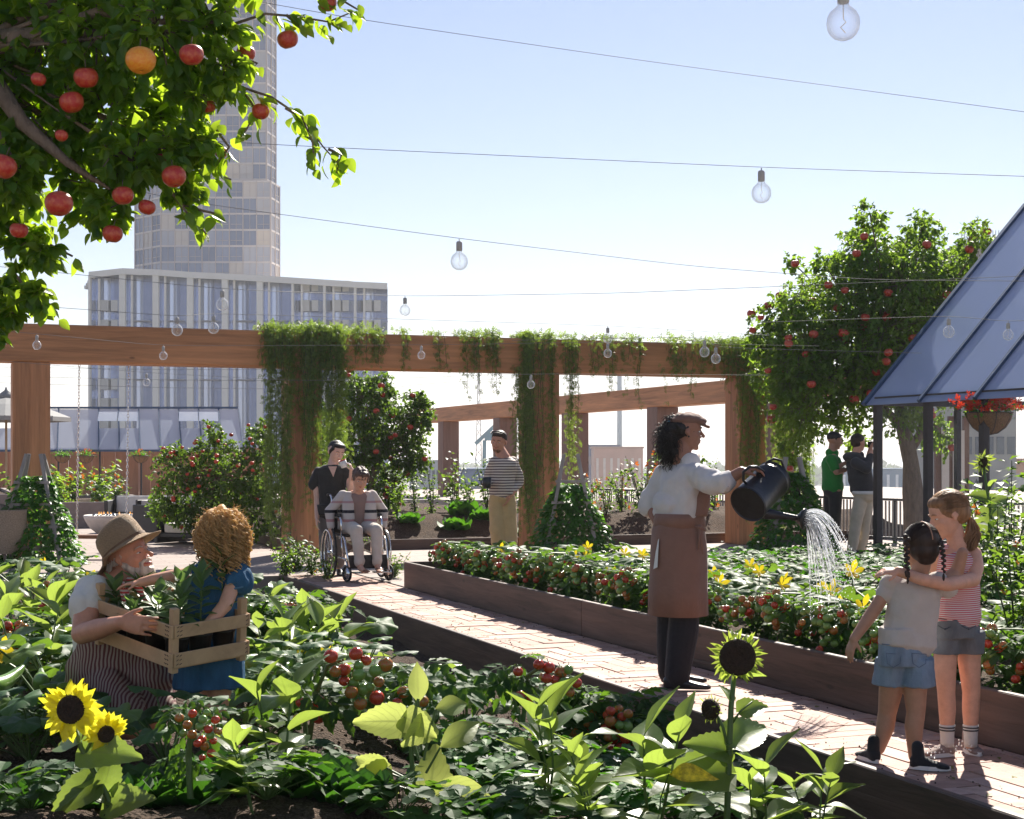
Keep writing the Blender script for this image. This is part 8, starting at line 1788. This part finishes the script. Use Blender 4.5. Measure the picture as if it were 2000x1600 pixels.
string('nearly level cable over the sky with one bulb right of centre', [(300, 270, 8.0), (680, 290, 7.8), (1487, 327, 7.5), (2100, 348, 7.2)], [1487], .0022)
string('cable with one bulb left of centre that passes before the tower', [(0, 310, 9.2), (350, 392, 9.0), (897, 466, 8.4), (1350, 520, 8.6), (1700, 547, 9.0), (2100, 550, 9.0)], [897], .0022)
string('cable with two bulbs over the fluted block sagging toward the middle', [(-60, 515, 12.5), (434, 565, 12.0), (791, 579, 13.5), (1200, 573, 14), (1560, 558, 13), (2100, 535, 12.5)], [434, 791], .003)
string('cable of bulbs running from the left tree to the centre beam', [(-60, 588, 13.5), (346, 618, 13.2), (417, 612, 13.6), (1187, 636, 15.5), (1500, 655, 16)], [346, 417, 1187], .003)
string('cable with three bulbs hanging in front of the left pergola beam', [(-80, 640, 17), (72, 652, 17), (319, 676, 18), (823, 674, 19), (1187, 668, 17.5), (1600, 676, 17)], [72, 319, 823, 1187], .003)
string('cable with bulbs in front of the right pergola beam and apple tree', [(1000, 665, 16), (1376, 658, 14.5), (1398, 679, 15.2), (1800, 690, 15.2)], [1376, 1398], .003)
string('cable with two bulbs crossing the blue greenhouse roof', [(1480, 630, 13), (1853, 617, 12.5), (1969, 628, 14), (2150, 620, 14)], [1853, 1969], .003)
string('thin cable beneath the beam with small bulbs between the posts', [(-60, 700, 19), (286, 728, 19.5), (600, 745, 20), (1037, 730, 18.5), (1500, 733, 19)], [286, 1037], .003)
for i, (ya, yb) in enumerate(((716, 722), (733, 745), (746, 762))):
    string(['upper', 'middle', 'lower'][i]+' bare cable seen through the opening left of the vine covered post', [(-60, ya, 24), (300, (ya+yb)/2+3, 25), (700, yb, 26)], [], .004)
string('far cable seen through the pergola between nurse and striped shirt man', [(560, 792, 29), (800, 752, 27), (1010, 738, 25)], [], .004)

# ================================================================== swing
t = thing('garden_swing', 'wooden swing seat hanging on two long chains from the left beam', 'swing', UV(u_of(200), 21.55, .2))
Ys = 20.9; zs = CH-(1052-HY)/F*Ys
def chain(parent, a, b_, link=.055):
    mb = MB(); L_ = (b_-a).length; n = int(L_/(link*.78)); d = (b_-a).normalized()
    for i in range(n):
        c = a+d*((i+.5)*L_/n); s_ = Xd if i % 2 else Yd; pts = [c+d*(math.cos(w_)*link*.5)+s_*(math.sin(w_)*link*.24) for w_ in [2*PI*k/8 for k in range(9)]]; mb.tube(pts, .005, 4, cap=False)
    return mb.build('chain', M_chrome, parent, smooth=True)
xa, xb = (148-1000)/F*Ys, (245-1000)/F*Ys
for x in (xa, xb): chain(t, V((x, Ys+.05, zs+.05)), V((x+.02, Ys+.1, H1+.01)))
mb = MB(); mb.box(((xa+xb)/2, Ys+.05, zs+.025), (xb-xa+.09, .26, .05), bev=.008); mb.build('seat', wood('swing_wood', (.22, .11, .07), (1.5, 14, 14), .6, .3, knots=False), t)

# ================================================================== fire bowl, sofas, umbrella, wicker chair
c = P(228, 1047, 26.9); c.z = 0; t = thing('fire_bowl', 'round pale stone fire bowl standing on the plaza behind the straw hat', 'fire bowl', c)
mb = MB(); mb.lathe([(.22, 0), (.34, .05), (.46, .15), (.54, .28), (.57, .36), (.55, .37), (.53, .345), (.0, .335)], c, Zd, 40, cap=False); mb.build('bowl', mat('pale_stone', (.62, .57, .53), .7, .1, 8), t, smooth=True)
lv = Leaves(); n = 160; pos = np.stack([c.x+rng.uniform(-.38, .38, n), c.y+rng.uniform(-.38, .38, n), np.full(n, .35)], 1); lv.add(ct[1], orient(pos, rdirs(n), rdirs(n), rng.uniform(.02, .045, n))); lv.build('lava_stones', mat('dark_glass_stones', (.05, .06, .07), .2, .5, 40), t)
m, nt, out = newmat('flame'); e_ = N(nt, 'ShaderNodeEmission', i_Strength=1.2); e_.inputs[0].default_value = (1, .45, .12, 1); tr_ = N(nt, 'ShaderNodeBsdfTransparent'); mx_ = N(nt, 'ShaderNodeMixShader', i_0=.25); nt.links.new(tr_.outputs[0], mx_.inputs[1]); nt.links.new(e_.outputs[0], mx_.inputs[2]); nt.links.new(mx_.outputs[0], out.inputs[0])
mb = MB()
for i in range(9): x = c.x+rnd(-.3, .3); h_ = rnd(.03, .08); mb.lathe([(.001, 0), (.018, h_*.3), (.010, h_*.7), (.001, h_)], (x, c.y+rnd(-.2, .2), .36), Zd, 6)
mb.build('flames', m, t, smooth=True)
M_cush = cloth('white_cushion', (.66, .64, .61)); M_fr = mat('black_sofa_frame', (.025, .025, .03), .5)
def sofa(px, Y, wd, lab, rz):
    c = V(((px-1000)/F*Y, Y, 0)); t = thing('outdoor_sofa', lab, 'sofa', c, 'low dark framed sofas around the fire bowl'); ax = (V((math.cos(rz), math.sin(rz), 0)), V((-math.sin(rz), math.cos(rz), 0)), Zd)
    def L(x, y, z): return c+ax[0]*x+ax[1]*y+Zd*z
    for s in (-1, 1):
        mb = MB(); mb.box(L(s*(wd/2), 0, .30), (.07, .75, .58), ax, bev=.01); mb.build('arm', M_fr, t)
    mb = MB(); mb.box(L(0, .36, .36), (wd-.07, .06, .62), ax, bev=.01); mb.box(L(0, 0, .14), (wd-.08, .66, .06), ax, bev=.005); mb.build('frame', M_fr, t)
    n = max(1, int(wd/.75))
    for i in range(n):
        x = (i+.5-n/2)*(wd-.1)/n; b = Blob(); b.loft([(L(x, -.02, .18), ax[0]*((wd-.1)/n/2-.03), ax[1]*.31), (L(x, -.02, .33), ax[0]*((wd-.1)/n/2-.03), ax[1]*.31)], 28, pw=.35); b.fuse('seat_cushion', M_cush, t, voxel=.02, smooth=2)
        b = Blob(); b.loft([(L(x, .24, .36), ax[0]*((wd-.1)/n/2-.04), ax[1]*.08), (L(x, .28, .66), ax[0]*((wd-.1)/n/2-.04), ax[1]*.07)], 28, pw=.4); b.fuse('back_cushion', M_cush, t, voxel=.02, smooth=2)
sofa(330, 25.6, .85, 'dark framed armchair with white cushions nearest the fire bowl', .9)
sofa(372, 24.6, .8, 'dark framed armchair with white cushions left of the curly hair', -.5)
sofa(300, 28.3, 1.6, 'dark framed sofa behind the fire bowl', .1)
Y = 43; c = V(((12-1000)/F*Y, Y, 0)); t = thing('parasol', 'open grey parasol half hidden by the left pergola post', 'parasol', c); mb = MB(); mb.tube([c, c+Zd*3.25], .035, 8); mb.build('pole', mat('parasol_pole', (.35, .25, .16), .6), t, smooth=True)
M_para = mat('parasol_cloth', (.27, .27, .27), .9, .06, 3); mb = MB(); ap = c+Zd*3.12; rim = [c+V((math.cos(2*PI*k/8+.3)*1.75, math.sin(2*PI*k/8+.3)*1.75, 2.5)) for k in range(8)]; mid = [c+V((math.cos(2*PI*k/8+.3)*.9, math.sin(2*PI*k/8+.3)*.9, 2.84)) for k in range(8)]
for k in range(8): a, b_ = rim[k], rim[(k+1) % 8]; m1, m2 = mid[k], mid[(k+1) % 8]; mb.quad(m1, m2, ap); mb.quad(a, b_, m2, m1); mb.quad(a-Zd*.12, b_-Zd*.12, b_, a)
mb.build('canopy', M_para, t)
mb = MB(); mb.lathe([(.30, 3.02), (.18, 3.15), (.04, 3.26), (.02, 3.34)], c, Zd, 10); mb.build('vent_cap', M_para, t, smooth=True)
mb = MB()
for k in range(8): mb.tube([c+Zd*2.75, rim[k]], .012, 4)
mb.build('ribs', M_dark, t)
c = V(((-8-1000)/F*19.2, 19.2, 0)); t = thing('wicker_chair', 'beige woven tub chair cut off by the left edge', 'chair', c); M_wick = mat('wicker', (.42, .33, .24), .8, .35, 70, bump=.8)
mb = MB(); n = 30; rg = []
for z, r_, hh in ((.18, .26, 0), (.36, .33, 0), (.52, .37, .04), (.70, .37, .12), (.73, .385, .12), (.70, .345, .12), (.45, .32, 0), (.40, .02, 0)): rg.append([c+V((math.cos(2*PI*j/n)*r_, math.sin(2*PI*j/n)*r_, z+hh*max(0, -math.cos(2*PI*j/n)+.3))) for j in range(n)])
mb.rings(rg, False); mb.build('shell', M_wick, t, smooth=True)
for a in (.8, 2.3, 3.9, 5.5): mb = MB(); mb.tube([c+V((math.cos(a)*.28, math.sin(a)*.28, 0)), c+V((math.cos(a)*.22, math.sin(a)*.22, .22))], .018, 8); mb.build('leg', M_bark, t, smooth=True)
mb = MB(); mb.lathe([(.01, .40), (.30, .41), (.31, .46), (.28, .49), (.01, .50)], c, Zd, 24); mb.build('cushion', M_cush, t, smooth=True)

# ================================================================== hanging baskets
M_coir = mat('coir', (.26, .15, .08), .95, .4, 60, bump=1.0, bscale=90)
def basket(c, r_, lab, flm, nfl, cat='hanging basket', group=None, ztop=None):
    t = thing('hanging_basket', lab, cat, c, group); mb = MB(); mb.lathe([(.01, -r_*.92), (r_*.35, -r_*.86), (r_*.68, -r_*.62), (r_*.9, -r_*.3), (r_*.98, 0), (r_*.9, 0), (.01, -.03)], c, Zd, 28, cap=False); mb.build('bowl', M_coir, t, smooth=True)
    mb = MB(); mb.torus(c, Zd, r_, .006, 32, 6); 
    for k in range(8): a = 2*PI*k/8; mb.tube([c+V((math.cos(a)*x*r_*1.01, math.sin(a)*x*r_*1.01, z*r_)) for x, z in ((1, 0), (.92, -.3), (.70, -.64), (.36, -.88), (.02, -.95))], .004, 4, cap=False)
    if ztop:
        for k in range(3): a = 2*PI*k/3; mb.tube([c+V((math.cos(a)*r_, math.sin(a)*r_, 0)), V((c.x, c.y, ztop))], .004, 4)
    mb.build('wire_frame', M_dark, t, smooth=True); lv = Leaves(); n = int(260*min(1, r_/.2)); pos = np.array([tuple(c)]*n)+rng.normal(size=(n, 3))*np.array([r_*.55, r_*.55, r_*.22])+np.array([0, 0, r_*.15]); lv.add(T_applef, orient(pos, rdirs(n)+np.array([0, 0, .4]), rdirs(n), .055*rng.uniform(.7, 1.3, n)*(r_/.28))); lv.build('leaves', M_ivy, t)
    if flm:
        lv = Leaves(); 
        for i in range(nfl):
            p = c+V((random.gauss(0, r_*.6), -abs(random.gauss(0, r_*.55)) if i % 2 else random.gauss(0, r_*.5), r_*rnd(.10, .80))); n5 = 5; fc = V((rnd(-.6, .6), -1, rnd(-.2, .8))).normalized(); x, y = frame(fc); lv.add(T_petal, orient([tuple(p)]*n5, [tuple(x*math.cos(2*PI*k/5)+y*math.sin(2*PI*k/5)+fc*.3) for k in range(5)], [tuple(fc)]*n5, .042*(r_/.28)))
        lv.build('blossoms', flm, t)
    return t
random.seed(12)
basket(P(1932, 806, 18.6), .285, 'big coir hanging basket of red flowers under the greenhouse eave', M_rpetal, 240, ztop=EZ-.05)
for i, (px, py, Y) in enumerate(((122, 890, 49.4), (168, 890, 49.4), (275, 890, 49.4))):
    basket(P(px, py, Y), .26, ['small basket hanging leftmost under the far greenhouse eave', 'small basket hanging second under the far greenhouse eave', 'small basket hanging third under the far greenhouse eave'][i], None if i == 0 else M_opetal, 20, group='baskets under the far greenhouse eave', ztop=1.6)
# pale posts and an orange wall behind the greenhouse
t = thing('display_panels', 'row of pale upright panels on timber posts behind the greenhouse glass', 'panels', P(1855, 1000, 27))
for i, px in enumerate((1846, 1872)):
    p = P(px, 893, 27); mb = MB(); mb.box((p.x, 27, 1.1), (.13 if i == 0 else .20, .05, 1.5)); mb.build('panel', M_white, t)
for px in (1833, 1859, 1888):
    p = P(px, 893, 27); mb = MB(); mb.box((p.x, 27.06, 1.05), (.10, .10, 2.1)); mb.build('post', M_cedar_far, t)

# ================================================================== haze
hz = MB(); hz.box((0, 14900, 60), (59000, 30600, 170)) if False else hz.box((0, 2200, 46), (9000, 5200, 134))
m = bpy.data.materials.new('haze'); m.use_nodes = True; nt = m.node_tree; nt.nodes.clear(); out = nt.nodes.new('ShaderNodeOutputMaterial'); pv = nt.nodes.new('ShaderNodeVolumePrincipled')
pv.inputs['Color'].default_value = (.93, .95, 1, 1); pv.inputs['Density'].default_value = .00032; pv.inputs['Anisotropy'].default_value = .25; nt.links.new(pv.outputs[0], out.inputs['Volume'])
HAZE = True
if HAZE: o = hz.build('haze', m); tag(o, 'thin pale haze in the air over the city', 'haze', kind='stuff')
